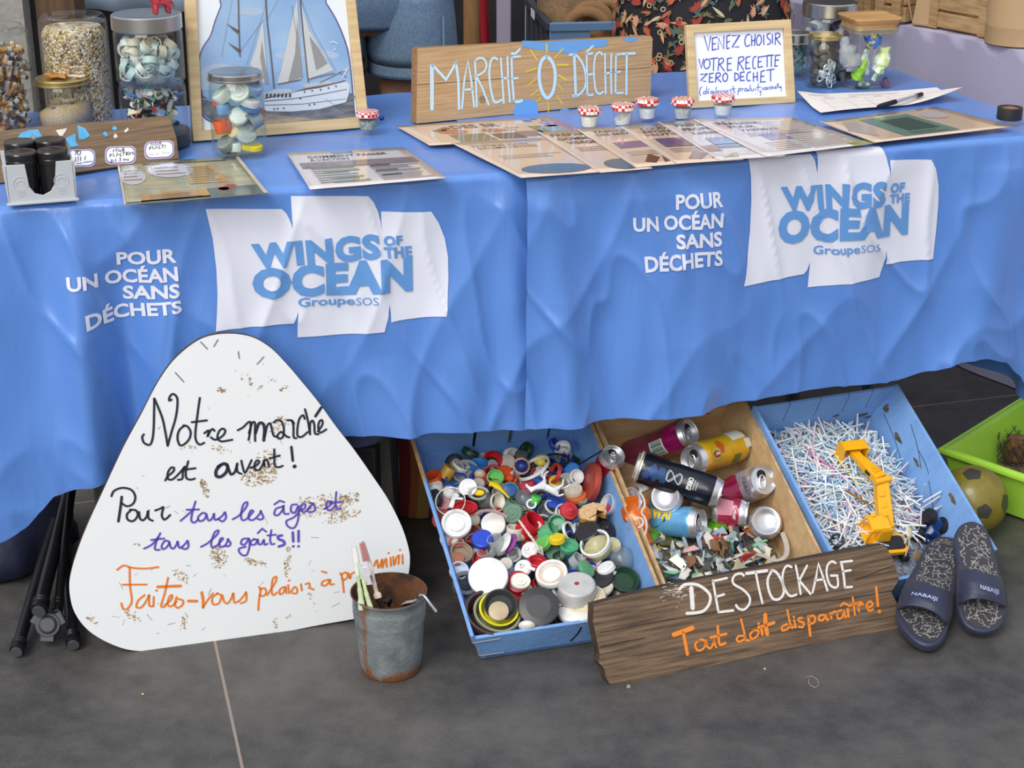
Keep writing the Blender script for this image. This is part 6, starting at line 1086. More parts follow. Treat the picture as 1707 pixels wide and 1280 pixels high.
mb.lathe([(0, .004), (rr_*.5, .004), (rr_*.55, .0), (rr_*.8, .0), (rr_*.85, -.012), (0, -.012)], 28, zto(A, ax)); mb.build('hub', mat('grey_hub', (56, 58, 62), .5), st, bev=.002)
mb = MB(); mb.lathe([(0, .15), (.06, .148), (.12, .13), (.165, .09), (.18, .05), (.178, .02), (.16, .003), (0, .002)], 40, T(-.985, 2.70, 0) @ M.Diagonal((1.0, .8, 1, 1)), None, lambda a, j_, r_, z: 1+.10*noise.noise(V((cos(a)*2, sin(a)*2, z*14)))+.05*noise.noise(V((cos(a)*6, sin(a)*6, z*30)))); o = mb.build('fabric_bag', mat('navy_nylon', (26, 32, 56), .6, bump=(60, .3)), ang=180); tag(o, 'dark navy nylon bag slumped on the floor under the cloth corner', 'bag')
def boxat(name, label, cat, x0, x1, y0, y1, z1, m_, yaw=15, z0=0.001):
    o = MB().box(x1-x0, y1-y0, z1-z0, T((x0+x1)/2, (y0+y1)/2, (z0+z1)/2) @ RZ(yaw)).build(name, m_, bev=.004); tag(o, label, cat); return o
gb = boxat('storage_box', 'grey plastic storage box under the table behind the tripod stand', 'box', -.80, -.62, 2.74, 3.0, .27, mat('mid_grey_plastic', (128, 130, 126), .5))
mb = MB()
for k in range(6): mb.box(.004, .004, .26, T(-.635+.014*k, 2.72+.004*k, .135))
o = mb.build('wire_rack', mat('light_wire', (170, 176, 190), .4, .5)); tag(o, 'thin pale wire rack standing beside the grey storage box', 'rack')
def u1(x, y): return 580+x/6.4, 700+y/6.4
STR = bpy.data.materials.new('striped_canvas'); STR.use_nodes = True; n = STR.node_tree; b = n.nodes['Principled BSDF']; b.inputs['Roughness'].default_value = .85; t = n.nodes.new('ShaderNodeTexCoord'); s_ = n.nodes.new('ShaderNodeSeparateXYZ'); n.links.new(t.outputs['UV'], s_.inputs[0]); r = n.nodes.new('ShaderNodeValToRGB'); r.color_ramp.interpolation = 'CONSTANT'
els = [(0, (120, 150, 170)), (.06, (112, 34, 32)), (.2, (150, 84, 44)), (.3, (150, 120, 60)), (.44, (120, 40, 50)), (.54, (70, 40, 80)), (.62, (140, 104, 62)), (.74, (140, 40, 36)), (.88, (96, 110, 60))]
while len(r.color_ramp.elements) < len(els): r.color_ramp.elements.new(.5)
for e, (p_, c_) in zip(r.color_ramp.elements, els): e.position = p_; e.color = lin(c_)
n.links.new(s_.outputs[0], r.inputs[0]); n.links.new(r.outputs[0], b.inputs['Base Color']); STR.diffuse_color = lin((150, 70, 50))
YB = 2.86
def bagpt(u, v): 
    p0, p1 = ony(*u1(395+330*0, 160), YB), ony(*u1(600, 1130), YB)
    z = .004+.30*v; x = -.262+.16*u+.03*(1-v)+.02*sin(pi*v); return V((x, YB-.05*sin(pi*u)*(1.1-v*.5)+.08*u, z))
mb = MB(); mb.grid(30, 20, bagpt); mb.grid(30, 20, lambda u, v: bagpt(u, v)+V((.02, .14, 0))); mb.grid(6, 20, lambda u, v: bagpt(0, v).lerp(bagpt(0, v)+V((.02, .14, 0)), u)); mb.grid(6, 20, lambda u, v: bagpt(1, v).lerp(bagpt(1, v)+V((.02, .14, 0)), u))
me = mb.data('striped_bag', STR, True, 180); uv = me.uv_layers.new(name='u'); 
for l in me.loops: p = me.vertices[l.vertex_index].co; uv.data[l.index].uv = (min(1, max(0, (p.x+.262-.03*(1-(p.z-.004)/.3)-.02*sin(pi*(p.z-.004)/.3))/.16)), p.z)
o = bpy.data.objects.new('striped_bag', me); COL.objects.link(o); tag(o, 'red, orange and brown striped canvas bag standing between white board and caps crate', 'bag')
mb = MB(); mb.grid(20, 20, lambda u, v: V((-.40+.185*u-.02*v, 2.76-.06*sin(pi*u)+.012*noise.noise(V((u*5, v*5, 0)))+.05*v, .003+.29*v-.02*sin(pi*u)))); mb.grid(20, 20, lambda u, v: V((-.40+.185*u-.02*v, 2.86+.05*v, .003+.27*v))); o = mb.build('cloth_sack', mat('beige_sackcloth', (132, 128, 118), .9, bump=(80, .3)), ang=180); tag(o, 'crumpled grey beige cloth sack beside the striped bag', 'sack')
tb = MB(); q = onz(590, 745, .25); tb.lathe([(0, -.02), (.055, -.02), (.075, .06), (.078, .065), (.076, .066), (.072, .06), (.052, -.017), (0, -.017)], 36, T(q.x-.005, 2.69, .263)); o = tb.build('clear_tub', clear('clear_blue_tub', (190, 200, 224), milky=.3, milk=(170, 180, 214))); tag(o, 'clear bluish plastic bowl on the stool edge behind the white board', 'bowl')
boxat('low_stool', 'dark low stool under the cloth carrying the clear bowl', 'stool', -.36+.0, -.24, 2.64, 2.74, .24, mat('dark_stool', (40, 40, 44), .7), 0)
# small litter on the floor
o = MB().lathe([(0, .004), (.003, .003), (.004, 0), (0, 0)], 8, T(*onz(1048, 1145, .0005))).build('gravel_bit', plastic((150, 160, 140))); tag(o, 'tiny pale green pebble on the floor below the plank', 'pebble')
P = [onz(x, y, .0015) for x, y in ((1342, 1130), (1352, 1127), (1362, 1133), (1364, 1143), (1356, 1145), (1348, 1138), (1350, 1130))]; o = MB().tube(smoothline(P, 5), .0006, 5).build('thread', plastic((170, 150, 140))); tag(o, 'thin curled thread lying on the floor below the plank', 'thread')
for (x, y, l) in ((238, 1157, 'tiny yellow crumb on the floor below the white board'), (1275, 1115, 'tiny white crumb on the floor below the dark plank')): o = MB().lathe([(0, .002), (.0018, .001), (.002, 0), (0, 0)], 8, T(*onz(x, y, .0004))).build('crumb', plastic((216, 196, 120) if x < 900 else (200, 200, 200))); tag(o, l, 'crumb')
# ---------------------------------------------------------------- glass jars and what is in them
TT = TZ+.0045
JAR = clear('jar_glass', (253, 254, 254), ior=1.48); JARG = clear('greenish_jar_glass', (249, 253, 251), ior=1.5)
STEEL = mat('brushed_steel_lid', (196, 194, 190), .28, 1., bump=(90, .06), stretch=(1, 1, 30)); GOLD = mat('gold_tin_lid', (206, 184, 120), .3, .9); TIN = mat('silver_tin_lid', (190, 188, 186), .25, 1.)
def zat(x, y, P): return ony(x, y, P.y).z
def spot(px, py, dy=0.): p = onz(px, py, TT); return V((p.x, p.y+dy, 0))
def jar_shape(mb, r, z0, z1, neck=None, sh=.016, foot=.006, t=.002, n=44):
    nk = neck or r*.92; out = [(0, z0+.002), (r*.72, z0+.003), (r*.80, z0), (r-foot*.6, z0+.001), (r, z0+foot), (r, z1-sh*1.5), (r*.985, z1-sh*1.1), (nk+(r-nk)*.4, z1-sh*.55), (nk, z1-sh*.3), (nk, z1)]
    inn = [(nk-t, z1), (nk-t, z1-sh*.35), (nk+(r-nk)*.4-t, z1-sh*.6), (r-t, z1-sh*1.5), (r-t, z0+foot+.004), (r*.9, z0+.006), (0, z0+.007)]
    return mb.lathe(out+inn, n)
def lid_shape(mb, r, z0, h, n=44, rim=.0015): return mb.lathe([(r-.001, z0), (r+rim, z0+.001), (r+rim, z0+.003), (r, z0+.004), (r, z0+h-.002), (r-.002, z0+h), (r*.9, z0+h-.0008), (0, z0+h-.0008)], n)
def jar(pos, r, h, label, neck=None, sh=.016, lid=None, lidm=None, lidr=None, gm=None, cat='jar', ins=None):
    t = thing('glass_jar', label, cat, T(pos.x, pos.y, TT)); mb = MB(); jar_shape(mb, r, 0, h, neck, sh); mb.build('glass', gm or JAR, t, ang=60)
    if lid: mb = MB(); lid_shape(mb, lidr or r, h-lid*.75, lid); o = mb.build('lid', lidm, t, ang=30)
    return t
def fill(n, c, R_, z0, z1, dl, name, labels, rr, group, sc=(1, 1), shell=.55, tilt=60):
    """single pieces packed against the glass; dl = [(mesh, label)]"""
    for i in range(n):
        me, lb = dl[i % len(dl)]; a = rr.uniform(0, 2*pi) if rr.random() < .25 else rr.uniform(-pi, 0); d = R_*math.sqrt(rr.uniform(shell, 1)); z = z0+(z1-z0)*rr.random()
        o = bpy.data.objects.new(name, me); COL.objects.link(o); o.matrix_world = T(c.x+d*cos(a), c.y+d*sin(a), TT+z) @ RZ(rr.uniform(0, 360)) @ RX(rr.gauss(0, tilt)) @ RY(rr.gauss(0, tilt)) @ M.Scale(rr.uniform(*sc), 4)
        tag(o, lb, labels, group if isinstance(group, str) else group(lb))
rr = random.Random(41)
# cigarette butts, jar standing upside down
c0 = spot(-4, 214); rc = .071; hc = zat(-4, 43, c0)-TT
t = thing('glass_jar', 'upside-down glass jar full of cigarette butts at the table end', 'jar', T(c0.x, c0.y, TT)); mb = MB(); mb.lathe([(0, hc-.006), (rc*.74, hc-.005), (rc*.80, hc), (rc*.86, hc), (rc*.97, hc-.010), (rc, hc-.03), (rc, .001), (rc-.002, .001), (rc-.002, hc-.03), (rc*.95, hc-.012), (0, hc-.010)], 48); mb.build('glass', JAR, t, ang=60)
mb = MB()
for k in range(60): a = 2*pi*k/60; mb.box(.0026, .0012, .003, T(rc*.83*cos(a), rc*.83*sin(a), hc) @ M.Rotation(a, 4, 'Z') @ RX(90))
mb.build('knurled_foot', JAR, t)
butts = []
for f_, p_ in (((206, 150, 82), (232, 228, 220)), ((214, 164, 100), (222, 216, 206)), ((190, 136, 76), (206, 200, 190)), ((222, 214, 200), (230, 226, 220))):
    m2 = MB(); m2.cyl(.0044, -.014, .006, 12); m2.mk(1).cyl(.0042, .006, .013, 12); m2.mk(2).cyl(.0036, .013, .0145, 12); butts.append((m2.data('cigarette_butt', [mat('filter_%d' % f_[0], f_, .8, var=120, c2=tuple(int(v*.7) for v in f_)), mat('paper_%d' % p_[0], p_, .8, var=90, c2=tuple(int(v*.75) for v in p_)), mat('ash', (70, 66, 64), .9)]), 'cigarette butt in the jar of butts at the table end'))
fill(230, c0, rc-.012, .010, hc-.032, butts, 'cigarette_butt', 'cigarette butt', rr, 'cigarette butts in the jar', (.85, 1.15), .5, 70)
m2 = MB(); m2.lathe([(0, .006), (rc-.022, .006), (rc-.022, hc-.04), (0, hc-.036)], 24, T(c0.x, c0.y, TT)); tag(m2.build('butt_mass', mat('butt_mass', (160, 132, 100), .9, var=110, c2=(90, 76, 62), bump=(160, 1.))), 'packed inner mass of cigarette butts in the jar', 'cigarette butts', kind='stuff')
# plastic granules, jar upside down
c1 = spot(137, 203); rs = 56/ppm(V((c1.x, c1.y, TT+.08))); hs = zat(137, 24, c1)-TT
t = thing('glass_jar', 'tall upside-down glass jar of sandy plastic granules', 'jar', T(c1.x, c1.y, TT)); mb = MB(); mb.lathe([(0, hs-.006), (rs*.74, hs-.005), (rs*.82, hs), (rs*.88, hs), (rs*.98, hs-.010), (rs, hs-.025), (rs, .001), (rs-.002, .001), (rs-.002, hs-.025), (rs*.95, hs-.012), (0, hs-.010)], 48); mb.build('glass', JAR, t, ang=60)
m = mat('granule_mix', (190, 164, 124), .6); n = m.node_tree; b = n.nodes['Principled BSDF']; tcn = n.nodes.new('ShaderNodeTexCoord'); vo = n.nodes.new('ShaderNodeTexVoronoi'); vo.inputs['Scale'].default_value = 260; n.links.new(tcn.outputs['Object'], vo.inputs[0]); sp = n.nodes.new('ShaderNodeSeparateColor'); n.links.new(vo.outputs['Color'], sp.inputs[0]); r = n.nodes.new('ShaderNodeValToRGB'); r.color_ramp.interpolation = 'CONSTANT'
els = [(0, (206, 184, 146)), (.3, (226, 214, 190)), (.5, (170, 140, 102)), (.68, (236, 230, 216)), (.78, (120, 98, 76)), (.86, (200, 156, 90)), (.92, (90, 94, 88)), (.96, (214, 180, 60))]
while len(r.color_ramp.elements) < len(els): r.color_ramp.elements.new(.5)
for e, (p_, c_) in zip(r.color_ramp.elements, els): e.position = p_; e.color = lin(c_)
n.links.new(sp.outputs[0], r.inputs[0]); n.links.new(r.outputs[0], b.inputs['Base Color']); bu = n.nodes.new('ShaderNodeBump'); bu.inputs['Strength'].default_value = 1; bu.inputs['Distance'].default_value = .003; bu.invert = True; n.links.new(vo.outputs['Distance'], bu.inputs['Height']); n.links.new(bu.outputs[0], b.inputs['Normal'])
mb = MB(); mb.lathe([(0, .004), (rs-.005, .004)]+[(rs-.0045, .004+(hs-.034)*i/14) for i in range(1, 15)]+[(rs-.012, hs-.020), (0, hs-.016)], 40); tag(mb.build('plastic_granules', m, mx=T(c1.x, c1.y, TT)), 'sandy mix of plastic granules filling the tall jar', 'granules', kind='stuff')
# steel-lidded jar standing on another one
c2 = spot(261, 239); ru = 57/ppm(V((c2.x, c2.y, TT+.15))); z_mid = zat(258, 137, c2)-TT; z_top = zat(252, 46, c2)-TT; z_lid = zat(250, 22, c2)-TT
DKL = mat('dark_grey_lid', (66, 68, 72), .4)
t = thing('glass_jar', 'lower glass jar of mixed plastic scraps on a dark lid, under the filter-wheel jar', 'jar', T(c2.x, c2.y, TT)); MB().lathe([(0, 0), (ru, 0), (ru+.001, .002), (ru+.001, .022), (ru-.001, .024), (0, .024)], 44).build('lid', DKL, t)
mb = MB(); mb.lathe([(ru*.94, .024), (ru*.94, .03), (ru-.002, .036), (ru-.001, .042), (ru-.001, z_mid-.01), (ru*.93, z_mid-.001), (0, z_mid-.001), (0, z_mid-.006), (ru*.9, z_mid-.006), (ru-.003, z_mid-.013), (ru-.003, .042), (ru*.94-.002, .034), (ru*.94-.002, .024)], 44); mb.build('glass', JAR, t, ang=60)
zb = z_mid+.0005; t = thing('glass_jar', 'upper glass jar of white filter wheels with a broad steel lid', 'jar', T(c2.x, c2.y, TT+zb)); mb = MB(); jar_shape(mb, ru, 0, z_top-zb+.004, ru*.95, .008); mb.build('glass', JAR, t, ang=60)
MB().lathe([(ru-.001, z_top-zb-.002), (ru+.001, z_top-zb), (ru+.001, z_lid-zb-.002), (ru-.001, z_lid-zb), (ru*.9, z_lid-zb-.001), (0, z_lid-zb-.001)], 48).build('lid', STEEL, t, ang=30)
def wheel(c_, r_, h_, sp_):
    m2 = MB(); m2.lathe([(r_*.86, -h_/2), (r_, -h_/2), (r_, h_/2), (r_*.86, h_/2), (r_*.86, -h_/2)], 24)
    for k in range(sp_): m2.box(r_*1.8, .0008, h_*.8, RZ(180*k/sp_))
    m2.lathe([(r_*.42, -h_*.4), (r_*.48, -h_*.4), (r_*.48, h_*.4), (r_*.42, h_*.4), (r_*.42, -h_*.4)], 14); return m2.data('filter_wheel', plastic(c_, .5))
wl = [(wheel((222, 228, 222), .0125, .010, 3), 'white ribbed filter wheel in the upper steel-lidded jar'), (wheel((190, 214, 210), .0125, .011, 3), 'pale aqua filter wheel in the upper steel-lidded jar'), (wheel((216, 210, 186), .012, .012, 4), 'cream filter wheel in the upper steel-lidded jar'), (wheel((150, 176, 190), .0115, .010, 3), 'grey blue filter wheel in the upper steel-lidded jar'), (wheel((230, 232, 230), .0135, .006, 4), 'flat white filter wheel in the upper steel-lidded jar')]
fill(95, c2, ru-.016, zb+.016, zb+(z_top-zb)*.80, wl, 'filter_wheel', 'filter wheel', rr, lambda lb: lb.split(' filter')[0]+' filter wheels', (.9, 1.1), .25, 65)
sc = []
for w, c_ in (('white', (226, 224, 218)), ('blue', (74, 130, 190)), ('black', (40, 42, 46)), ('teal', (90, 150, 140)), ('red', (190, 60, 56)), ('grey', (150, 152, 150)), ('cream', (216, 204, 170)), ('dark green', (46, 76, 66))):
    m2 = MB(); pol = sorted([(rr.uniform(-.012, .012), rr.uniform(-.008, .008)) for _ in range(6)], key=lambda p: math.atan2(p[1], p[0])); m2.prism(pol, 0, .0018); sc.append((m2.data('plastic_scrap', plastic(c_), False), w+' plastic scrap in the lower jar under the filter wheels'))
fill(150, c2, ru-.014, .034, .034+(z_mid-.034)*.88, sc, 'plastic_scrap', 'plastic scrap', rr, lambda lb: lb.split(' in')[0]+'s in the lower jar', (.8, 1.3), .3, 60)
# red animal on the steel lid: only its legs and belly show at the photo's top edge
k = .001; hv = [(0, 0, 24*k, 7*k), (-.010, 0, .025, 7*k), (.010, 0, .024, 6.5*k), (-.012, .005, .013, 4*k), (-.012, .005, .0025, 3.2*k), (-.012, -.005, .013, 4*k), (-.013, -.005, .0025, 3.2*k), (.010, .005, .013, 4*k), (.011, .005, .0025, 3.2*k), (.010, -.005, .013, 4*k), (.010, -.005, .0025, 3.2*k), (-.020, 0, .032, 4.5*k), (-.026, 0, .038, 4*k), (-.033, 0, .036, 2.4*k), (.018, 0, .022, 1.5*k), (.022, 0, .012, 1.2*k)]
an = skin_fig('toy_animal', hv, [(0, 1), (0, 2), (1, 3), (3, 4), (1, 5), (5, 6), (2, 7), (7, 8), (2, 9), (9, 10), (1, 11), (11, 12), (12, 13), (2, 14), (14, 15)], plastic((178, 52, 66))); q = ony(270, 14, c2.y-.02); an.matrix_world = T(q.x, q.y, TT+z_lid-.001) @ RZ(35); tag(an, 'small red toy animal standing on the steel lid', 'toy')
# little jar of sand with a gold lid
c3 = spot(112, 214); rg = 46/ppm(V((c3.x, c3.y, TT+.05))); hg = zat(112, 131, c3)-TT; t = jar(c3, rg, hg, 'squat jar of beach sand with a gold lid and dried starfish on top', rg*.93, .014, .012, GOLD, rg*.97)
mb = MB(); mb.lathe([(0, .008), (rg-.004, .008), (rg-.004, .040), (rg*.5, .047), (0, .046)], 36, None, None, lambda a, j, r_, z: 1); mb.v = [V((p.x, p.y, p.z+(.010*p.x/rg if p.z > .03 else 0))) for p in mb.v]; tag(mb.build('beach_sand', mat('beach_sand', (206, 182, 142), .9, var=400, c2=(176, 150, 112), bump=(500, .6)), mx=T(c3.x, c3.y, TT), ang=180), 'beige beach sand in the squat gold-lidded jar', 'sand', kind='stuff')
for i, (x, y, c_, lb) in enumerate(((-.012, -.030, (70, 100, 150), 'dark blue plastic crumb'), (.008, -.032, (226, 222, 210), 'white plastic crumb'), (.020, -.022, (60, 110, 100), 'teal plastic crumb'), (-.022, -.016, (190, 70, 60), 'red plastic crumb'))): m2 = MB(); m2.box(.007, .004, .0016, RZ(30*i)); tag(m2.build('plastic_crumb', plastic(c_), mx=T(c3.x+x, c3.y+y, TT+.046+.010*x/rg)), lb+' on the sand in the squat jar', 'crumb')
mb = MB(); pts = [(.030*(1 if i % 2 == 0 else .42)*cos(i*pi/5), .030*(1 if i % 2 == 0 else .42)*sin(i*pi/5)) for i in range(10)]; mb.prism([(p.x, p.y) for p in smoothline(pts, 3, True)], 0, .006); o = mb.build('dried_starfish', mat('starfish_skin', (166, 104, 46), .8, var=60, c2=(206, 150, 80), bump=(200, .8)), mx=T(c3.x-.004, c3.y-.004, TT+hg+.0035) @ RZ(20), bev=.002); tag(o, 'brown dried starfish lying on the gold lid', 'starfish')
mb = MB(); P = [V((c3.x+.012+.01*i, c3.y-.006+.004*sin(i*2), TT+hg+.0055)) for i in range(4)]; mb.tube(smoothline(P, 4), .0026, 8); tag(mb.build('red_white_twine', mat('red_white_twine', (216, 130, 124), .8, var=120, c2=(230, 224, 216))), 'bit of red and white twine on the gold lid', 'twine')
# jar of big bottle caps with a silver lid
c4 = spot(400, 254); rj = 46/ppm(V((c4.x, c4.y, TT+.06))); hj = zat(394, 122, c4)-TT; t = jar(c4, rj, hj, 'glass jar of big caps with a silver lid in front of the ship picture', rj*.90, .020, .013, TIN, rj*.97, JARG)
def jc(x, y, r, kind, c_, ax, label, h=.5, depth=.6, **o):
    px, py = x/3.657, y/3.657; P = ony(px, py, c4.y-rj*depth); q = P-V((c4.x, c4.y, P.z)); s_ = r/3.657/ppm(P)
    if q.length > rj-.004-s_*.55: q = q.normalized()*(rj-.004-s_*.55); P = V((c4.x+q.x, c4.y+q.y, P.z))
    a = vdir(*ax); mb = MB(); rb_ = o.get('ribs'); mb.lathe(prof(kind, h, o), 48 if rb_ else 28, M.Scale(s_, 4), None, (lambda a_, j, r_, z: (1-.05*(int(round(a_/(2*pi)*48)) % 2)) if r_ > .985 else 1) if rb_ else None)
    ob = mb.build('bottletop', o.get('mt') or plastic(c_), mx=zto(P-a*(h*s_*.6), a), ang=32); tag(ob, label, 'bottle cap', 'caps in the silver-lidded jar')
jc(1455, 560, 66, 'ridged', (232, 232, 228), (0, .2, 1), 'white ringed cap near the top of the silver-lidded jar', .5)
jc(1345, 575, 62, 'cap', (200, 206, 200), (-.6, .6, .5), 'pale grey cap high by the glass in the silver-lidded jar', 1.0)
jc(1565, 530, 60, 'cap', (138, 168, 206), (.4, .6, .5), 'light blue cap at the top of the silver-lidded jar', .9, .3)
jc(1310, 630, 34, 'cap', ORG, (-.5, .4, .7), 'small orange cap high in the silver-lidded jar', .8)
jc(1545, 620, 62, 'cap', (206, 210, 208), (.3, .8, .4), 'grey cap above the blue-rimmed one in the silver-lidded jar', .7)
jc(1548, 660, 64, 'ring', (72, 126, 190), (.3, .8, .4), 'blue rim under the grey cap in the silver-lidded jar', .3, ri=.7)
jc(1362, 655, 44, 'cap', (120, 158, 206), (-.1, .9, .35), 'light blue cylinder cap in the silver-lidded jar', 1.4, anchor=.5)
jc(1455, 705, 60, 'cap', (224, 226, 224), (.1, .25, .95), 'round white cap in the middle of the silver-lidded jar', .5)
jc(1350, 765, 60, 'cup', (224, 96, 46), (-.1, .9, .3), 'big orange cup cap in the silver-lidded jar', 1.3)
jc(1560, 745, 56, 'tube', (130, 144, 158), (-.6, -.5, .5), 'grey blue tube cap slanting in the silver-lidded jar', 1.6)
jc(1420, 805, 36, 'ridged', (226, 204, 164), (-.2, .3, .9), 'small tan cap in the silver-lidded jar', .5)
jc(1515, 820, 64, 'disc', (206, 212, 210), (.15, .2, 1), 'cloudy white disc cap low in the silver-lidded jar', .4, .75, mt=FROST)
jc(1545, 890, 66, 'cap', (240, 216, 30), (.1, .85, .4), 'bright yellow ribbed cap at the bottom of the silver-lidded jar', .45, .5, ribs=1)
jc(1375, 870, 56, 'cap', (146, 150, 152), (-.4, .5, .7), 'grey cap low by the glass in the silver-lidded jar', .9)
jc(1440, 890, 36, 'cap', (228, 230, 228), (0, .9, .3), 'white cylinder cap at the bottom of the silver-lidded jar', 1.4)
jc(1600, 690, 40, 'cap', (190, 90, 80), (.5, .3, .6), 'dull red cap at the far side of the silver-lidded jar', .8, -.2)
jc(1400, 930, 46, 'disc', (60, 120, 96), (0, .95, .2), 'dark green disc on the bottom of the silver-lidded jar', .3, .3)
# jars at the other table end
R2 = onz(1387, 133, TT); c5 = V((R2.x, R2.y+.075, 0)); rB = 45/ppm(V((c5.x, c5.y, TT+.15))); hB = zat(1387, 24, c5)-TT; hL = zat(1387, 2, c5)-TT
t = thing('glass_jar', 'large glass jar with a broad steel lid behind the square jar', 'jar', T(c5.x, c5.y, TT)); mb = MB(); jar_shape(mb, rB, 0, hB+.003, rB*.95, .008); mb.build('glass', JAR, t, ang=60); MB().lathe([(rB-.001, hB-.002), (rB+.001, hB), (rB+.001, hL-.002), (rB-.001, hL), (0, hL-.001)], 48).build('lid', STEEL, t, ang=30)
sc2 = []
for w, c_ in (('blue', (54, 80, 150)), ('maroon', (140, 62, 66)), ('pale grey', (190, 196, 204)), ('white', (222, 222, 220))): m2 = MB(); m2.lathe([(0, .008), (.010, .006), (.014, 0), (.008, -.006), (0, -.007)], 9, None, None, lambda a, j, r_, z: 1+.3*sin(3*a+j)); sc2.append((m2.data('plastic_scrap', plastic(c_)), w+' crumpled scrap in the large steel-lidded jar'))
fill(46, c5, rB-.016, .016, hB*.86, sc2, 'plastic_scrap', 'plastic scrap', rr, lambda lb: lb.split(' in')[0]+'s in the large jar', (.9, 1.6), .3, 60)
c6_ = spot(1370, 143); rK = 28.5/ppm(V((c6_.x, c6_.y, TT+.05))); hK = zat(1370, 58, c6_)-TT; jar(c6_, rK, hK, 'small gold-lidded jar of can tabs and bottle tops', rK*.86, .022, .010, GOLD, rK*.96, JARG)
m2 = MB(); m2.lathe([(0, .004), (.010, .0036), (.0118, .0015), (.0135, -.002), (.0125, -.002), (0, .002)], 42, None, None, lambda a, j, r_, z: 1-.06*(int(round(a/(2*pi)*42)) % 2) if r_ > .012 else 1); bt = [(m2.data('crown_bottletop', mat('grey_brown_tin', (132, 118, 108), .4, .6, var=60, c2=(100, 86, 76))), 'dull grey brown bottle top in the small gold-lidded jar'), (m2.data('crown_bottletop', mat('orange_tin', (206, 130, 70), .4, .5)), 'orange bottle top in the small gold-lidded jar')]
for i in range(22):
    me, lb = bt[1 if i == 5 else 0]; a = rr.uniform(-pi, pi*.1); z = .014+(.070)*i/22; d = rK-.0165; o = bpy.data.objects.new('crown_bottletop', me); COL.objects.link(o); o.matrix_world = zto(V((c6_.x+d*cos(a), c6_.y+d*sin(a), TT+z)), V((cos(a)*.8, sin(a), rr.uniform(.1, 1.2)))); tag(o, lb, 'bottle top', 'grey brown bottle tops' if i != 5 else None)
m2 = MB(); m2.tube([(.0055*cos(a*pi/8), .0105*sin(a*pi/8), 0) for a in range(16)], .0014, 6, closed=True); m2.tube([(-.005, 0, 0), (.005, 0, 0)], .0016, 6); m2.tube([(.003*cos(a*pi/5), .005+.003*sin(a*pi/5), 0) for a in range(10)], .001, 6, closed=True); td = m2.data('can_tab', ALU)
for i, (x, y, s_) in enumerate(((1386, 107, 30), (1391, 112, -20), (1369, 128, -35), (1373, 124, 60), (1388, 135, 80), (1382, 138, 20), (1378, 116, 10), (1390, 128, 50))):
    P = ony(x, y, c6_.y-rK*.72); q = P-V((c6_.x, c6_.y, P.z)); q = q.normalized()*min(q.length, rK-.008); P = V((c6_.x+q.x, c6_.y+q.y, P.z)); o = bpy.data.objects.new('can_tab', td); COL.objects.link(o); o.matrix_world = zto(P, q.normalized()+V((0, 0, .15)), R(s_)); tag(o, 'aluminium can tab among the bottle tops in the small gold-lidded jar', 'can tab', 'can tabs in the jar')
# square jar with a wooden lid and packets
c7_ = spot(1441, 141); wq_ = 41/ppm(V((c7_.x, c7_.y, TT+.07))); hq = zat(1441, 40, c7_)-TT; hq2 = zat(1441, 27, c7_)-TT; SQM = T(c7_.x, c7_.y, TT) @ RZ(14)
def rsq(w, r_=.014, n=5): return [(sx_*(w-r_)+r_*cos(a0+pi/2*i/n), sy*(w-r_)+r_*sin(a0+pi/2*i/n)) for sx_, sy, a0 in ((1, 1, 0), (-1, 1, pi/2), (-1, -1, pi), (1, -1, 3*pi/2)) for i in range(n+1)]
def sqloft(mb, rows, mx=None):
    L_ = [rsq(w) for w, z in rows]; k = len(L_[0]); vs = [(x, y, z) for (w, z), l in zip(rows, L_) for x, y in l]
    return mb.add(vs, [(j*k+i, j*k+(i+1) % k, (j+1)*k+(i+1) % k, (j+1)*k+i) for j in range(len(rows)-1) for i in range(k)]+[tuple(range(k-1, -1, -1)), tuple((len(rows)-1)*k+i for i in range(k))], mx)
t = thing('square_jar', 'square glass jar with a chipped wooden lid, stuffed with sweet wrappers', 'jar', SQM); wq_ *= .93
mb = MB(); sqloft(mb, [(wq_*.9, .0), (wq_, .006), (wq_, hq), (wq_-.003, hq), (wq_-.003, .008), (wq_*.88, .005)]); mb.build('glass', JAR, t, ang=50)
mb = MB(); sqloft(mb, [(wq_*.96, hq-.004), (wq_*.98, hq+.004), (wq_*1.05, hq+.008), (wq_*1.12, hq2), (wq_*1.10, hq2+.002), (wq_*.9, hq2+.001)]); mb.build('lid', wood('chipped_wooden_lid', (204, 160, 104), (172, 126, 74), .6, 10, (1, 8, 8)), t, ang=30)
mb = MB(); sqloft(mb, [(wq_*.985, hq-.012), (wq_*1.0, hq-.010), (wq_*1.0, hq-.004), (wq_*.985, hq-.002)]); mb.build('seal', clear('lid_seal', (226, 216, 196), milky=.5, milk=(216, 200, 170)), t)
def wrapper(px, w, c_, label, dp, seed, c2=None, mt=None):
    P = smoothline([ony(1300+x/4.194, y/4.194, c7_.y-wq_*dp) for x, y in px], 5); mb = MB(); k = len(P); mb.tube(P, [w[min(len(w)-1, int(i*len(w)/k))]/4.194/ppm(P[0]) for i in range(k)], 14, flat=.75)
    mb.v = [p+V((noise.noise(p*120+V((seed, 0, 0))), noise.noise(p*120+V((0, seed, 0)))*.6, noise.noise(p*120+V((0, 0, seed)))))*.005 for p in mb.v]
    o = mb.build('sweet_wrapper', mt or mat('wrapper_%d' % seed, c_, .35, .1, var=70, c2=c2 or c_, vs=(.45, .55)), ang=40); tag(o, label, 'wrapper', 'wrappers in the square jar')
wrapper([(620, 205), (640, 260), (640, 330)], [70, 66, 50], (232, 206, 40), 'yellow and blue printed wrapper at the top of the square jar', .55, 3, (40, 90, 190))
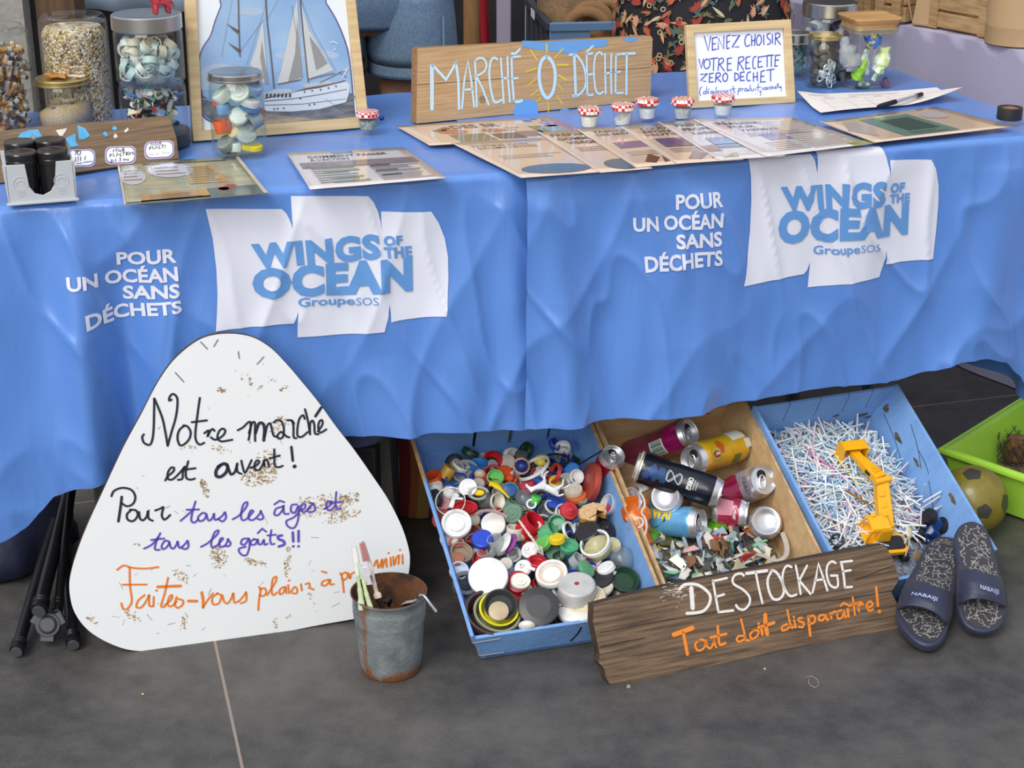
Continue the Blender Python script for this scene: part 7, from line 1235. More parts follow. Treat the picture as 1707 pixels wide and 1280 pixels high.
wrapper([(655, 270), (660, 320)], [56, 50], (52, 110, 200), 'blue wrapper label below the yellow print in the square jar', .7, 4, (90, 160, 220))
wrapper([(450, 260), (470, 360), (500, 440), (500, 490)], [36, 60, 70, 40], (214, 218, 218), 'crinkled clear bag on one side of the square jar', .7, 5, (180, 186, 188), FROST)
wrapper([(740, 330), (720, 420), (690, 490), (650, 560)], [30, 50, 40, 16], (206, 226, 150), 'pale green white striped wrapper in the square jar', .75, 6, (236, 240, 226))
wrapper([(600, 430), (560, 500), (530, 550)], [18, 50, 60], (150, 206, 30), 'lime green wrapper low in the square jar', .7, 7)
wrapper([(600, 340), (590, 420), (600, 520)], [24, 30, 36], (200, 212, 206), 'silvery wrapper strip down the middle of the square jar', .6, 8, (150, 170, 150))
wrapper([(500, 430), (520, 440)], [30, 26], (226, 200, 50), 'small yellow wrapper end inside the clear bag', .8, 9)
wrapper([(540, 590), (620, 600)], [34, 30], (206, 216, 206), 'pale crumpled wrapper on the bottom of the square jar', .6, 10, (90, 110, 100))
wrapper([(440, 500), (450, 560)], [44, 50], (70, 70, 74), 'dark grey wrapper in the corner of the square jar', .4, 11, (30, 30, 34))
wrapper([(720, 560), (740, 600)], [40, 34], (130, 84, 72), 'brown wrapper lump in the corner of the square jar', .6, 12, (60, 70, 140))
c8 = V((onz(1328, 138, TT).x, onz(1328, 138, TT).y+.05, 0)); rN = 26/ppm(V((c8.x, c8.y, TT+.07))); hN = zat(1328, 58, c8)-TT; jar(c8, rN, hN, 'steel-lidded jar of tangled green net half behind the picture frame', rN*.95, .008, .022, STEEL, rN)
mb = MB(); rr2 = random.Random(7)
for k in range(16): mb.tube([V((c8.x+(rN-.008)*cos(k*.9+q*.5)*(.6+.4*rr2.random()), c8.y+(rN-.008)*sin(k*.9+q*.5)*(.6+.4*rr2.random()), TT+.012+q*.009+rr2.random()*.01)) for q in range(8)], .0013, 5)
tag(mb.build('net_tangle', mat('green_net_twine', (52, 122, 102), .7, var=60, c2=(150, 190, 180))), 'tangled green net twine inside the half hidden jar', 'net', kind=None)
# ---------------------------------------------------------------- five little jam jars and one more
GING = mat('gingham_lid', (226, 222, 218), .4); n = GING.node_tree; b = n.nodes['Principled BSDF']; tcn = n.nodes.new('ShaderNodeTexCoord'); ch = n.nodes.new('ShaderNodeTexChecker'); ch.inputs['Scale'].default_value = 170; ch.inputs[1].default_value = lin((206, 36, 40)); ch.inputs[2].default_value = lin((236, 230, 226)); vr = n.nodes.new('ShaderNodeVectorRotate'); vr.inputs['Angle'].default_value = .6; n.links.new(tcn.outputs['Object'], vr.inputs[0]); n.links.new(vr.outputs[0], ch.inputs[0]); n.links.new(ch.outputs[0], b.inputs['Base Color'])
POW = mat('white_powder', (238, 238, 234), .9, bump=(200, .4)); GREYP = mat('grey_white_powder', (206, 210, 206), .9, bump=(200, .6), var=60, c2=(180, 190, 180))
mini_px = [(982, 217, 178, 'jam jar of white powder with gingham lid, nearest the letter tips of the board', POW, .9), (1038, 211, 172, 'nearly empty jam jar with gingham lid, tilted powder inside', POW, -.4), (1078, 203, 163, 'jam jar of white powder touching the board end', POW, .85), (1137, 203, 163, 'jam jar of lumpy grey white powder between board and picture frame', GREYP, .85), (1204, 197, 157, 'jam jar of white powder in front of the picture frame', POW, .8), (613, 222, 184, 'jam jar of greyish grains at the foot of the ship picture', mat('grey_green_grains', (190, 196, 176), .9, var=180, c2=(130, 136, 120), bump=(300, .8)), .85)]
proto = None
for i, (x, y, yt, lb, pm, fl_) in enumerate(mini_px):
    p = spot(x, y-1.5); h_ = zat(x, yt+1, p)-TT; r_ = 17.5/ppm(V((p.x, p.y, TT+.03))); mx_ = T(p.x, p.y, TT) @ RZ(i*23)
    t = thing('jam_jar', lb, 'jam jar', mx_, 'jam jars with red gingham lids'); fac = lambda a: 1-.05*abs(cos(5*a)); 
    mb = MB(); mb.lathe([(0, .002), (r_*.62, .001), (r_*.74, 0), (r_*.80, .004), (r_, h_*.72), (r_*.94, h_*.80), (r_*.92, h_*.9), (r_*.86, h_*.9), (r_*.88, h_*.78), (r_*.93, h_*.70), (r_*.74, .006), (0, .006)], 40, None, fac); mb.build('glass', JAR, t, ang=50)
    mb = MB(); mb.lathe([(r_*1.02, h_*.74), (r_*1.12, h_*.76), (r_*1.12, h_*.92), (r_*1.06, h_), (r_*.9, h_+.0005), (0, h_-.0003)], 40); mb.build('gingham_cap', GING, t, ang=40)
    MB().lathe([(0, h_+.0002), (r_*.86, h_+.0003)], 30).build('pink_label', mat('lid_top_beige', (214, 172, 146), .35), t) if i < 4 else None
    mb = MB(); top = h_*.70*abs(fl_)
    if fl_ > 0: mb.lathe([(0, .0065), (r_*.72, .0065), (r_*(.74+.19*fl_)-.001, top), (0, top+.001)], 30, None, fac)
    else: mb.lathe([(0, .0065), (r_*.72, .0065), (r_*.84, .026), (r_*.2, .012), (0, .012)], 24, M.Identity(4)); mb.v = [V((p.x, p.y, p.z*(.45+.55*max(0, p.x/r_+.6)))) for p in mb.v]
    o = mb.build('powder', pm, mx=mx_); tag(o, 'powder inside the '+('jam jar at the ship picture' if i == 5 else ['first jam jar from the board', 'nearly empty jam jar', 'jam jar touching the board', 'jam jar beside the picture frame', 'jam jar in front of the picture frame'][i]), 'powder', kind='stuff')
mb = MB(); q = onz(634, 202, TT); mb.lathe([(0, .006), (.0035, .006), (.0042, .004), (.0042, 0), (0, 0)], 14, zto(V((q.x, q.y, TT+.005)), V((.9, -.3, .2)))); tag(mb.build('pen_stopper', plastic((24, 40, 150))), 'blue pen cap peeping out beside the lone jam jar', 'pen cap')
# ---------------------------------------------------------------- framed ship picture
pbl, pbr = (322, 236), (616, 212); top_l, top_r = (305, -62), (584, -86)
def lerp2(a, b_, t_): return (a[0]+(b_[0]-a[0])*t_, a[1]+(b_[1]-a[1])*t_)
iq = [(326, -40), (572, -62), (597, 195), (338, 217)]
shp, SHP, sin_, sz = frame_on([top_l, top_r, pbr, pbl], iq, 13, .016, TZ+.004, 'picture_frame', 'pale wooden frame with a picture of a sailing ship behind the silver-lidded jar', 'picture frame', BIRCH, PAPER)
C2_ = (300, 0, 3.414)
def P2(s): return SHP.poly(parse(s), C2_)
def art(name, mats_polys, base=.0004):
    for i, (nm, c_, polys, z) in enumerate(mats_polys):
        mb = MB()
        for p in polys: mb.poly([(q.x, q.y) for q in smoothline(P2(p), 3, True)] if nm in ('sky', 'outline', 'sea', 'foam', 'cloud') else P2(p), sz+base+z)
        mb.build(nm, c_ if not isinstance(c_, tuple) else mat('print_%s' % nm, c_, .5), shp, smooth=False)
sky = mat('print_sky', (120, 160, 210), .5, var=5, c2=(176, 200, 226), vs=(.3, .7)); sea = mat('print_sea', (130, 130, 136), .5, var=34, c2=(84, 90, 104), stretch=(1, 4, 1)); surf = mat('print_surf', (186, 166, 146), .5, var=40, c2=(140, 128, 120), stretch=(1, 4, 1))
OUT = '270,-60 235,30 200,120 175,200 130,270 108,340 92,420 86,500 95,580 120,640 150,680 190,700 300,735 500,725 700,715 850,705 960,695 1005,690 1000,600 990,470 975,330 950,230 900,110 840,10 800,-60'
INN = '276,-60 243,30 208,120 183,202 138,272 116,342 100,420 94,500 103,576 127,632 156,671 194,691 300,726 500,716 700,706 850,696 955,687 996,681 991,600 981,470 966,332 941,233 892,114 832,14 792,-60'
art('x', [('outline', (104, 92, 140), [OUT], 0), ('sky', sky, [INN], .0003), ('cloud', (176, 192, 214), ['100,420 200,360 330,380 420,420 360,500 200,510 98,500', '560,300 760,280 900,300 880,330 700,320 580,330', '300,60 420,90 500,60 420,40'], .0005), ('sea', sea, ['98,560 300,600 500,610 800,560 985,530 992,600 996,681 955,687 700,706 500,716 300,726 194,691 127,632'], .0006), ('surf', surf, ['300,726 500,716 700,706 850,690 700,668 520,652 430,660 300,690'], .0008),
  ('hull', (214, 220, 230), ['484,560 640,520 800,500 950,462 972,480 965,540 950,580 800,620 640,634 500,632 484,620'], .0010), ('hull_stripe', (92, 104, 126), ['484,572 640,560 800,535 955,505 955,509 800,540 640,565 484,578', '484,596 700,590 950,560 950,563 700,594 484,600'], .0013), ('deck', (110, 96, 92), ['484,552 640,528 720,500 870,474 945,455 950,462 800,500 640,524 484,564'], .0012), ('deckhouse', (190, 194, 204), ['484,530 560,505 640,505 640,525 484,556', '700,480 860,455 870,474 720,500'], .0014),
  ('sail', (206, 204, 202), ['668,0 672,10 700,440 690,455 555,475 580,400 620,220', '695,20 740,170 800,270 850,360 880,400 735,448 715,280', '470,130 478,140 500,420 510,480 480,470 404,365 440,260'], .0016), ('sail_shade', (150, 146, 146), ['672,110 690,300 702,440 620,465 660,300', '470,230 500,420 510,480 486,470 460,330', '740,200 800,280 845,360 780,400'], .0018)])
mb = MB()
for s_, w in (('335,-40 338,120 345,320', .0020), ('490,-20 500,120 520,300 540,500', .0022), ('688,-20 705,180 735,465', .0022), ('640,30 668,200', .0005), ('480,110 340,300', .0005), ('696,0 760,170 890,400', .0005), ('800,470 950,395', .0012), ('560,478 690,452', .0014), ('735,450 885,415', .0014), ('910,410 955,440', .001), ('300,0 240,320', .0004), ('500,0 380,380', .0004), ('560,0 500,110', .0004), ('830,560 960,650', .0005)): mb.ribbon(P2(s_), w, sz+.0024)
for x, y in ((300, 150), (310, 260)): mb.poly(P2('%d,%d %d,%d %d,%d' % (x-35, y-20, x+45, y+25, x+30, y+40)), sz+.0024)
mb.poly(P2('110,545 125,505 135,545 165,560 112,556'), sz+.0024)
mb.build('rigging', mat('print_rigging', (96, 82, 80), .6), shp, smooth=False)
mb = MB()
for x, y in ((690, 560), (714, 522), (757, 515), (806, 510), (850, 500), (893, 490), (742, 597), (770, 592), (540, 620), (560, 618), (595, 615)): mb.poly(P2(' '.join('%g,%g' % (x+5*cos(a*pi/4), y+5*sin(a*pi/4)) for a in range(8))), sz+.0024)
for x in range(492, 640, 22): mb.poly(P2('%d,535 %d,530 %d,550 %d,555' % (x, x+12, x+12, x)), sz+.0026)
mb.build('porthole', mat('print_dark', (52, 58, 74), .6), shp, smooth=False)
mb = MB()
for s_ in ('860,240 880,236 900,248', '880,285 890,275', '930,440 962,385', '935,400 960,390'): mb.ribbon(P2(s_), .0016, sz+.0026)
mb.build('gull_print', mat('print_white', (230, 232, 236), .6), shp, smooth=False)
G_ = MB(); G_.poly(sin_, sz+.0045); G_.build('glazing', clear('picture_glass', (250, 252, 252), ior=1.35, rough=.02), shp, smooth=False)
# ---------------------------------------------------------------- leaning board with size labels
C1_ = (0, 0, 3.657); b0 = onz(-30, 309, TT); b1 = onz(298, 264, TT); pe = (b1-b0).normalized(); yaw = math.atan2(pe.y, pe.x)
SZB = Face(axes(b0, pe, up_lean(yaw, R(38)))); pl = SZB.poly([(-110, 1128), (1090, 965), (1076, 840), (1030, 702), (700, 735), (330, 760), (-110, 812)], C1_)
o = MB().prism(pl, -.02, 0).build('label_board', wood('grey_brown_board', (138, 112, 86), (104, 84, 64), .7, 9, (1.2, 24, 24), .35), mx=SZB.mx, smooth=False); tag(o, 'brown board with glued plastic chips and three white size labels, leaning on the jars', 'sign')
for c_, nm, ps in (((92, 176, 224), 'blue_chip', ['95,860 125,815 170,795 230,790 262,840 200,860', '395,845 460,815 462,865 480,890 430,900', '472,765 520,785 548,830 512,852 480,850', '625,815 640,802 660,825 645,835', '680,785 698,768 715,785 700,798']), ((226, 216, 204), 'white_chip', ['155,862 200,815 245,850 240,870', '340,795 410,783 372,845', '690,830 705,815 718,835 700,846', '755,800 780,778 783,795 765,810'])):
    for p in ps: ob = MB(); ob.prism([(x, y) for x, y in SZB.poly(parse(p), C1_)], 0, .0012); ob.build(nm, plastic(c_), o, smooth=False)
mb = MB(); mb2 = MB(); mb3 = MB()
for (x0, y0, x1, y1, sl) in ((400, 912, 580, 1018, -.02), (640, 893, 828, 1000, -.03), (880, 860, 1060, 968, -.06)):
    def rr_(i): 
        r_ = 34; q = [(sx_*((x1-x0)/2-r_-i)+r_*cos(a), sy*((y1-y0)/2-r_-i)+r_*sin(a)) for sx_, sy, a0 in ((1, 1, 0), (-1, 1, pi/2), (-1, -1, pi), (1, -1, 3*pi/2)) for a in (a0, a0+pi/6, a0+pi/3, a0+pi/2)]; return SZB.poly([((x0+x1)/2+x, (y0+y1)/2+y+sl*x) for x, y in q], C1_)
    mb.poly(rr_(0), .0006); mb3.poly(rr_(3), .0009); mb.poly(rr_(9), .0012)
mb.build('size_label', PAPER, o, smooth=False); mb3.build('label_border', mat('violet_ink', (120, 90, 170), .6), o, smooth=False)
strokes(mb2, SZB, C1_, '''-  455,925 470,918 458,945;475,925 470,940 485,945 490,925 475,922;-  460,960 460,990;-  475,955 475,985;-  490,958 490,982;-  465,1000 500,995;-  510,992 560,985;-  520,955 515,975
;-  690,930 690,910 700,922 710,905 712,928;-  722,908 722,925;-  735,915 728,925 740,925;-  745,925 745,905;745,925 755,910 745,905;750,915 760,925;-  668,960 670,940 682,945 670,950;-  690,938 690,955 700,955;-  708,955 715,935 722,952;735,935 728,945 738,950 732,955;-  745,932 760,930;-  752,932 752,950;-  768,930 768,948;775,930 772,945 785,945 782,930 775,930;-  790,930 792,945 800,930;-  808,928 808,945 818,942;-  808,935 815,934
;678,975 676,990 688,985 684,975;-  705,970 700,985 710,985;-  735,965 728,968 735,975 728,985;-  750,980 752,970 758,980 765,970 770,980;-  775,980 778,970 785,980
;-  920,890 920,872 932,888 932,870;-  942,888 948,868 955,885;-  962,885 962,868 972,884 972,866;980,868 978,882;-  910,915 912,895 922,900 912,908;-  930,893 930,910 940,908;-  945,910 952,890 960,908;970,890 965,898 975,904 968,910;-  982,888 996,886;-  990,888 990,905;-  1004,885 1005,902''', .0011, .0016)
strokes(mb2, SZB, C1_, '''905,948 915,938 925,948 935,938;945,940 955,945 965,935;-  990,940 990,925;1000,938 1010,930 1020,938 1035,930''', .0004, .0016)
mb2.build('label_writing', mat('black_ink', (34, 34, 44), .6), o, smooth=False)
# ---------------------------------------------------------------- grey holder with six black canisters
h0, h1 = onz(15, 343, TT), onz(128.5, 334, TT); e = (h1-h0).normalized(); HF = Face(axes(h0, e, V((0, 0, 1)))); fr = HF.poly([(55, 1255), (470, 1222), (455, 975), (340, 985), (335, 1120), (310, 1165), (265, 1190), (215, 1180), (180, 1140), (150, 1003), (10, 1010)], C1_)
hw = (h1-h0).length; hd = .098; hh = max(p[1] for p in fr); HG = mat('pale_grey_plastic', (186, 190, 196), .45); t = thing('condiment_holder', 'pale grey plastic holder with a U-shaped front cut at the table edge', 'holder', HF.mx.copy())
nB = MB(); nB.prism(fr, -.003, 0); nB.build('front_panel', HG, t, smooth=False, bev=.0008)
nB = MB(); nB.prism([(p[0], p[1]) for p in fr], -hd, -hd+.003); nB.build('rear_panel', HG, t, smooth=False, bev=.0008)
for x, nm in ((.0015, 0), (hw-.0015, 1)): mb = MB(); mb.box(.003, hh-.002, hd, T(x, (hh-.002)/2, -hd/2)); mb.build('side_panel', HG, t, bev=.0008)
MB().box(hw, .003, hd, T(hw/2, .0015, -hd/2)).build('holder_base', HG, t)
mb = MB(); mb.box(hw+.006, .004, .006, T(hw/2, .002, .001)); mb.build('foot_rim', HG, t, bev=.001)
for cx in (.020, hw-.020):
    mb = MB(); mb.tube([(cx+.0105*cos(a*pi/10), hh-.030+.0105*sin(a*pi/10), .0003) for a in range(-2, 13)], .0006, 5); mb.tube([(cx+.006*cos(a*pi/10), hh-.031+.006*sin(a*pi/10), .0003) for a in range(0, 11)], .0006, 5)
    for k in range(4): mb.tube([(cx-.006+.001*k, hh-.040-.003*k, .0003), (cx+.006-.001*k, hh-.040-.003*k, .0003)], .0005, 4)
    mb.build('embossed_mark', HG, t)
CAN_B = mat('black_canister', (26, 26, 29), .3, coat=.2); CAN_T = mat('black_canister_top', (60, 50, 44), .25, coat=.3); rcn = .0235
for i, (a, b_, z, lb) in enumerate(((.026, -.028, .004, 'black canister in the grey holder, front row by the table end'), (hw-.028, -.028, .004, 'black canister in the grey holder, front row beside the label board'), (.026, -.074, .004, 'black canister in the grey holder, back row by the table end'), (hw-.028, -.074, .004, 'black canister in the grey holder, back row beside the label board'))):
    base = HF.mx @ V((a, z, b_)); t = thing('canister', lb, 'canister', T(*base)); H2 = .070+.006*(i > 1)
    mb = MB(); mb.lathe([(0, 0), (rcn*.9, 0), (rcn*.94, .003), (rcn*.94, H2-.02)], 32); mb.build('canister_body', CAN_B, t)
    mb = MB(); mb.lathe([(rcn*.95, H2-.02), (rcn, H2-.019), (rcn, H2-.012), (rcn*.97, H2-.011), (rcn, H2-.010), (rcn, H2-.002), (rcn*.94, H2)], 32); mb.mk(1).lathe([(rcn*.94, H2), (rcn*.9, H2-.001), (0, H2-.001)], 32); mb.build('canister_lid', [CAN_B, CAN_T], t, ang=25)
# ---------------------------------------------------------------- laminated sheets
LAM = mat('laminated_beige', (222, 196, 174), .32, coat=1., var=3, c2=(214, 186, 164)); LAMW = mat('laminated_white', (216, 206, 204), .32, coat=1.); LAMG = mat('laminated_seascape', (150, 156, 140), .32, coat=1., var=16, c2=(196, 184, 140), stretch=(1, 3, 1)); EDGE_L = mat('laminate_edge', (226, 222, 220), .2, coat=.8)
def ink(c_): return mat('ink_%d_%d_%d' % c_, c_, .35, coat=1.)
def sheet(label, q, lvl, base=None, curl=0.):
    z = TT+.0012+.0011*lvl; P = [onz(*p, z) for p in q]; t = None; o_ = P[3]; ex = (P[2]-P[3]).normalized(); F_ = Face(axes(V((o_.x, o_.y, z)), ex, V((0, 0, 1)).cross(ex))); L_ = F_.poly(q); n_ = 10
    def fn(u, v): a = V(L_[3]).lerp(V(L_[2]), u); b_ = V(L_[0]).lerp(V(L_[1]), u); p = a.lerp(b_, v); return V((p.x, p.y, .0004*noise.noise(V((p.x*18+lvl, p.y*14, 0)))+.0004))
    mb = MB(); mb.grid(n_, n_, fn); o = mb.build('laminated_sheet', base or LAM, mx=F_.mx, ang=180); d = o.modifiers.new('t', 'SOLIDIFY'); d.thickness = .0005; tag(o, label, 'sheet'); B_ = lambda u, v: (lambda a: (a.x, a.y))(V(L_[3]).lerp(V(L_[2]), u).lerp(V(L_[0]).lerp(V(L_[1]), u), v))
    return o, B_
def blk(o, B_, name, rects, c_, z=.0011):
    mb = MB(); z0 = z
    for qi, r_ in enumerate(rects):
        z = z0+qi*.00006
        if len(r_) == 4: u0, v0, u1, v1 = r_; mb.poly([B_(u0, v0), B_(u1, v0), B_(u1, v1), B_(u0, v1)], z)
        else: mb.poly([B_(u, v) for u, v in zip(r_[::2], r_[1::2])], z)
    mb.build(name, ink(c_) if isinstance(c_, tuple) else c_, o, smooth=False)
def ell(u, v, a, b_, n=14): return sum([(u+a*cos(2*pi*i/n), v+b_*sin(2*pi*i/n)) for i in range(n)], ())
def words(o, B_, name, items, c_, z=.0013, bold=.02):
    mb = MB()
    for body, u0, v0, u1, h in items:
        b, x0, x1 = text_bm(body, bold)
        for v in b.verts: p = B_(u0+(u1-u0)*(v.co.x-x0)/(x1-x0), v0+h*v.co.y/CAPH); v.co = V((p[0], p[1], z))
        mb.add([v.co for v in b.verts], [[w.index for w in f.verts] for f in _idx(b).faces]); b.free()
    mb.build(name, ink(c_), o, smooth=False)
def lines(u0, u1, vs, h=.012, jit=.3, seed=1): q = random.Random(seed); return [(u0, v, u0+(u1-u0)*(1-jit*q.random()), v+h) for v in vs]
INKD, GREYI = (58, 50, 50), (140, 124, 116)
o, B_ = sheet('laminated seascape print in front of the label board', [(195, 271), (398, 262), (447, 322), (207, 342)], 0, LAMG)
blk(o, B_, 'print_block', [(.12, .02, .6, .2)], (196, 150, 92)); blk(o, B_, 'print_block', [(.5, .35, .78, .82)], (190, 160, 106)); blk(o, B_, 'print_block', [(0, .0, .97, .05), (.6, .05, .97, .22)], (96, 100, 92)); blk(o, B_, 'red_print', [ell(.78, .22, .05, .06), ell(.72, .18, .04, .04)], (176, 70, 62)); blk(o, B_, 'label_print', [ell(.10, .62, .1, .2), ell(.40, .72, .18, .18)], (206, 204, 214)); blk(o, B_, 'text_line', lines(.53, .76, [.4+.05*i for i in range(8)])+lines(.28, .52, [.62, .70, .78])+lines(.03, .17, [.52, .6, .68, .74])+lines(.18, .56, [.05, .09, .13], .01), (120, 104, 84), .0014); blk(o, B_, 'paper_margin', [(.97, 0, 1, 1), (0, 0, .015, 1)], (214, 196, 178), .0012); blk(o, B_, 'text_line', lines(.2, .9, [.9], .025), (60, 66, 62))
o, B_ = sheet('laminated sheet with a photo banner and blue tab, alone at the table front', [(478, 255), (672, 246), (745, 297), (517, 316)], 0, LAMW)
blk(o, B_, 'blue_tab', [(.36, .90, .54, .97)], (70, 124, 186)); words(o, B_, 'title_lettering', [('COMMENT PASSER', .14, .80, .80, .06), ("À L'ACTION", .14, .71, .46, .06)], INKD); blk(o, B_, 'photo_banner', [(.04, .52, .97, .68)], mat('print_photo_banner', (110, 100, 104), .35, coat=1., var=60, c2=(150, 120, 118))); blk(o, B_, 'text_line', lines(.10, .45, [.48, .42, .36, .30, .24, .18, .12], .02)+lines(.55, .95, [.46, .42, .38, .32, .28, .22, .17, .12, .07], .014), (120, 110, 110)); blk(o, B_, 'green_block', [(.20, .10, .47, .15), (.2, .22, .45, .26), (.18, .4, .46, .45)], (150, 160, 96)); blk(o, B_, 'text_heading', [(.56, .47, .72, .50), (.57, .33, .74, .36), (.58, .2, .73, .23)], INKD, .0014)
o, B_ = sheet('laminated sheet with five coloured product drawings under the title board', [(660, 211), (912, 195), (1004, 229), (716, 243)], 0)
words(o, B_, 'title_lettering', [('DES SR', .30, .70, .60, .14)], INKD); blk(o, B_, 'drawing', [(.20, .08, .42, .42)], (124, 112, 66)); blk(o, B_, 'drawing', [(.44, .12, .60, .38)], (92, 62, 44)); blk(o, B_, 'drawing', [(.60, .18, .76, .42)], (130, 116, 128)); blk(o, B_, 'drawing', [(.74, .22, .92, .62)], (120, 120, 84)); blk(o, B_, 'drawing', [(.80, .26, .93, .55)], (120, 160, 180), .0013); blk(o, B_, 'drawing', [(.86, .3, .99, .78)], (150, 110, 170)); blk(o, B_, 'drawing', [ell(.26, .56, .09, .12), ell(.5, .52, .07, .10)], (176, 110, 88)); blk(o, B_, 'drawing', [ell(.22, .68, .03, .06), ell(.26, .74, .03, .05), ell(.18, .64, .03, .04)], (110, 84, 52)); blk(o, B_, 'drawing', [ell(.82, .86, .03, .05), ell(.88, .92, .025, .04), ell(.93, .84, .03, .04)], (70, 110, 140)); blk(o, B_, 'text_line', [(.58, .58, .68, .62), (.56, .48, .64, .52)], (160, 130, 90))
rec = [('front recipe sheet with a long blue bubble and faint title', [(752, 239), (915, 230), (1008, 287), (868, 297)], 1, [('FRIPERIE CON', .12, .84, .70, .05), ('BAUME LÈVRES', .14, .77, .76, .05)], (66, 96, 120), [ell(.55, .16, .40, .13)]),
  ('recipe sheet with a bold scrub title beside the front sheet', [(896, 221), (1010, 214), (1088, 281), (1000, 288)], 2, [('PRÉPARER', .10, .86, .80, .06), ('GOMMAGE', .12, .76, .86, .06), ('VISAGE', .18, .66, .64, .06)], (66, 96, 110), [ell(.6, .14, .34, .12)]),
  ('recipe sheet with a purple photo strip and a tan drawing', [(961, 216), (1080, 208), (1150, 272), (1060, 280)], 3, [('FABRIQUER', .16, .86, .8, .05), ('DES BEEWRAP', .14, .78, .86, .05)], (110, 84, 130), [(.2, .44, .96, .6)]),
  ('recipe sheet with a violet photo block and a leaf drawing', [(1034, 212), (1150, 204), (1240, 266), (1126, 273)], 4, [('COUDRE', .2, .86, .7, .05), ('ÉPONGES', .18, .78, .84, .05), ('RÉUTILISER', .16, .70, .9, .05)], (106, 84, 126), [(.2, .40, .98, .62)]),
  ('recipe sheet with a bold three line title under the jam jar', [(1096, 204), (1200, 198), (1310, 260), (1198, 267)], 5, [('PRÉPARER', .16, .84, .86, .07), ('PROPRE', .18, .73, .7, .06), ('LESSIVE', .24, .63, .8, .05)], (120, 150, 190), [(.3, .28, .98, .52)]),
  ('large recipe sheet reflecting the white invitation', [(1155, 200), (1320, 196), (1456, 240), (1276, 262)], 6, [('RÉALISER', .14, .82, .56, .07), ('POUR', .18, .72, .44, .06), ('VAISSELLE', .22, .62, .6, .06)], (128, 124, 170), [(.3, .34, .52, .52)])]
for lb, q, lv, w_, c_, sh_ in rec:
    o, B_ = sheet(lb, q, lv, LAM if lv < 5 else LAMW); words(o, B_, 'title_lettering', w_, INKD if lv != 1 else (150, 126, 110)); blk(o, B_, 'picture_block', sh_, c_); blk(o, B_, 'text_line', lines(.2, .9, [.56, .52, .48] if lv in (1, 2, 6) else [.34, .30, .26], .012, .3, lv), GREYI); blk(o, B_, 'edge_strip', [(0, 0, .025, 1)], EDGE_L, .0012)
    if lv in (3, 4): blk(o, B_, 'drawing', [(.28, .10, .5, .28, .62, .18, .44, .06)], (120, 78, 52)); blk(o, B_, 'drawing', [(.6, .06, .95, .12, .7, .26)], (110, 72, 50))
    if lv == 5: blk(o, B_, 'drawing', [(.1, .04, .42, .16, .34, .04)], (150, 160, 90)); blk(o, B_, 'drawing', [(.04, .2, .26, .34)], (150, 110, 80))
    if lv == 6: blk(o, B_, 'text_line', lines(.5, .96, [.06+.05*i for i in range(17)], .010, .2, 9), (176, 160, 150)); blk(o, B_, 'drawing', [(.82, .0, 1, .1)], (170, 176, 90)); blk(o, B_, 'text_line', lines(.2, .5, [.08, .13, .18, .23, .28], .012, .3, 3), (160, 146, 150))
o, B_ = sheet('laminated sheet with a blank green panel under the pen list', [(1366, 203), (1560, 178), (1690, 211), (1457, 238)], 7)
blk(o, B_, 'green_panel', [(.26, .10, .66, .86)], (112, 146, 134)); blk(o, B_, 'dark_panel', [(.36, .26, .60, .74)], (70, 92, 84), .0013); blk(o, B_, 'text_line', lines(.34, .60, [.14, .19], .02), (80, 100, 92), .0014); blk(o, B_, 'edge_strip', [(0, 0, .012, 1)], EDGE_L, .0012); blk(o, B_, 'picture_block', [(.02, .5, .14, .9, .24, .6, .12, .2)], (196, 180, 170)); blk(o, B_, 'picture_block', [ell(.8, .7, .10, .14)], (206, 194, 196))
# sign-up list, pen and tape
q = [(1328, 161), (1561, 147), (1594, 166), (1366, 188)]; z = TT+.004; P = [onz(*p, z) for p in q]; ex = (P[2]-P[3]).normalized(); F_ = Face(axes(P[3], ex, V((0, 0, 1)).cross(ex))); L_ = F_.poly(q)
def pf(u, v):
    a = V(L_[3]).lerp(V(L_[2]), u); b_ = V(L_[0]).lerp(V(L_[1]), u); p = a.lerp(b_, v); h = .014*max(0, u-.62)**1.5*max(0, .75-v)*9 + .010*max(0, .18-u)*max(0, v-.3)*8 + .0012*sin(u*7); return V((p.x+.05*max(0, u-.7)*max(0, .6-v), p.y-.01*max(0, .4-v), h+.001))
mb = MB(); mb.grid(30, 16, pf); o = mb.build('paper_list', mat('list_paper', (236, 226, 222), .7), mx=F_.mx, ang=180); tag(o, 'curling white sign-up list with pencil columns under the black pen', 'paper')
mb = MB()
def pl_(pts, w): 
    for (u0, v0), (u1, v1) in zip(pts, pts[1:]):
        a, b_ = pf(u0, v0), pf(u1, v1); n_ = V((-(b_-a).y, (b_-a).x, 0)).normalized()*w/2; up = V((0, 0, .0006)); mb.add([a+n_+up, a-n_+up, b_-n_+up, b_+n_+up], [(0, 1, 2, 3)])
for v in (.62, .40, .2): pl_([(.10+i*.08, v) for i in range(10)], .0005)
for u in (.12, .28, .42, .58): pl_([(u, .62), (u+.0, .42), (u, .2), (u, .05)], .0005)
rr3 = random.Random(2)
for u0, u1, v in ((.06, .20, .82), (.34, .70, .80), (.15, .22, .68), (.32, .38, .67), (.5, .56, .66)):
    u = u0
    while u < u1: pl_([(u, v), (u+.004, v+.05), (u+.009, v+.004)], .0006); u += .012
pl_([(.34, .74), (.5, .745), (.68, .75)], .0005)
mb.build('pencil_writing', mat('pencil_grey', (150, 142, 146), .8), o, smooth=False)
A, Bq = onz(1463, 178, TT+.012), onz(1537, 157, TT+.014); d = (Bq-A).normalized(); Lp = (Bq-A).length; pen = thing('ballpoint_pen', 'black capped ballpoint pen lying on the sign-up list', 'pen', zto(A, d)); s_ = Lp/.148
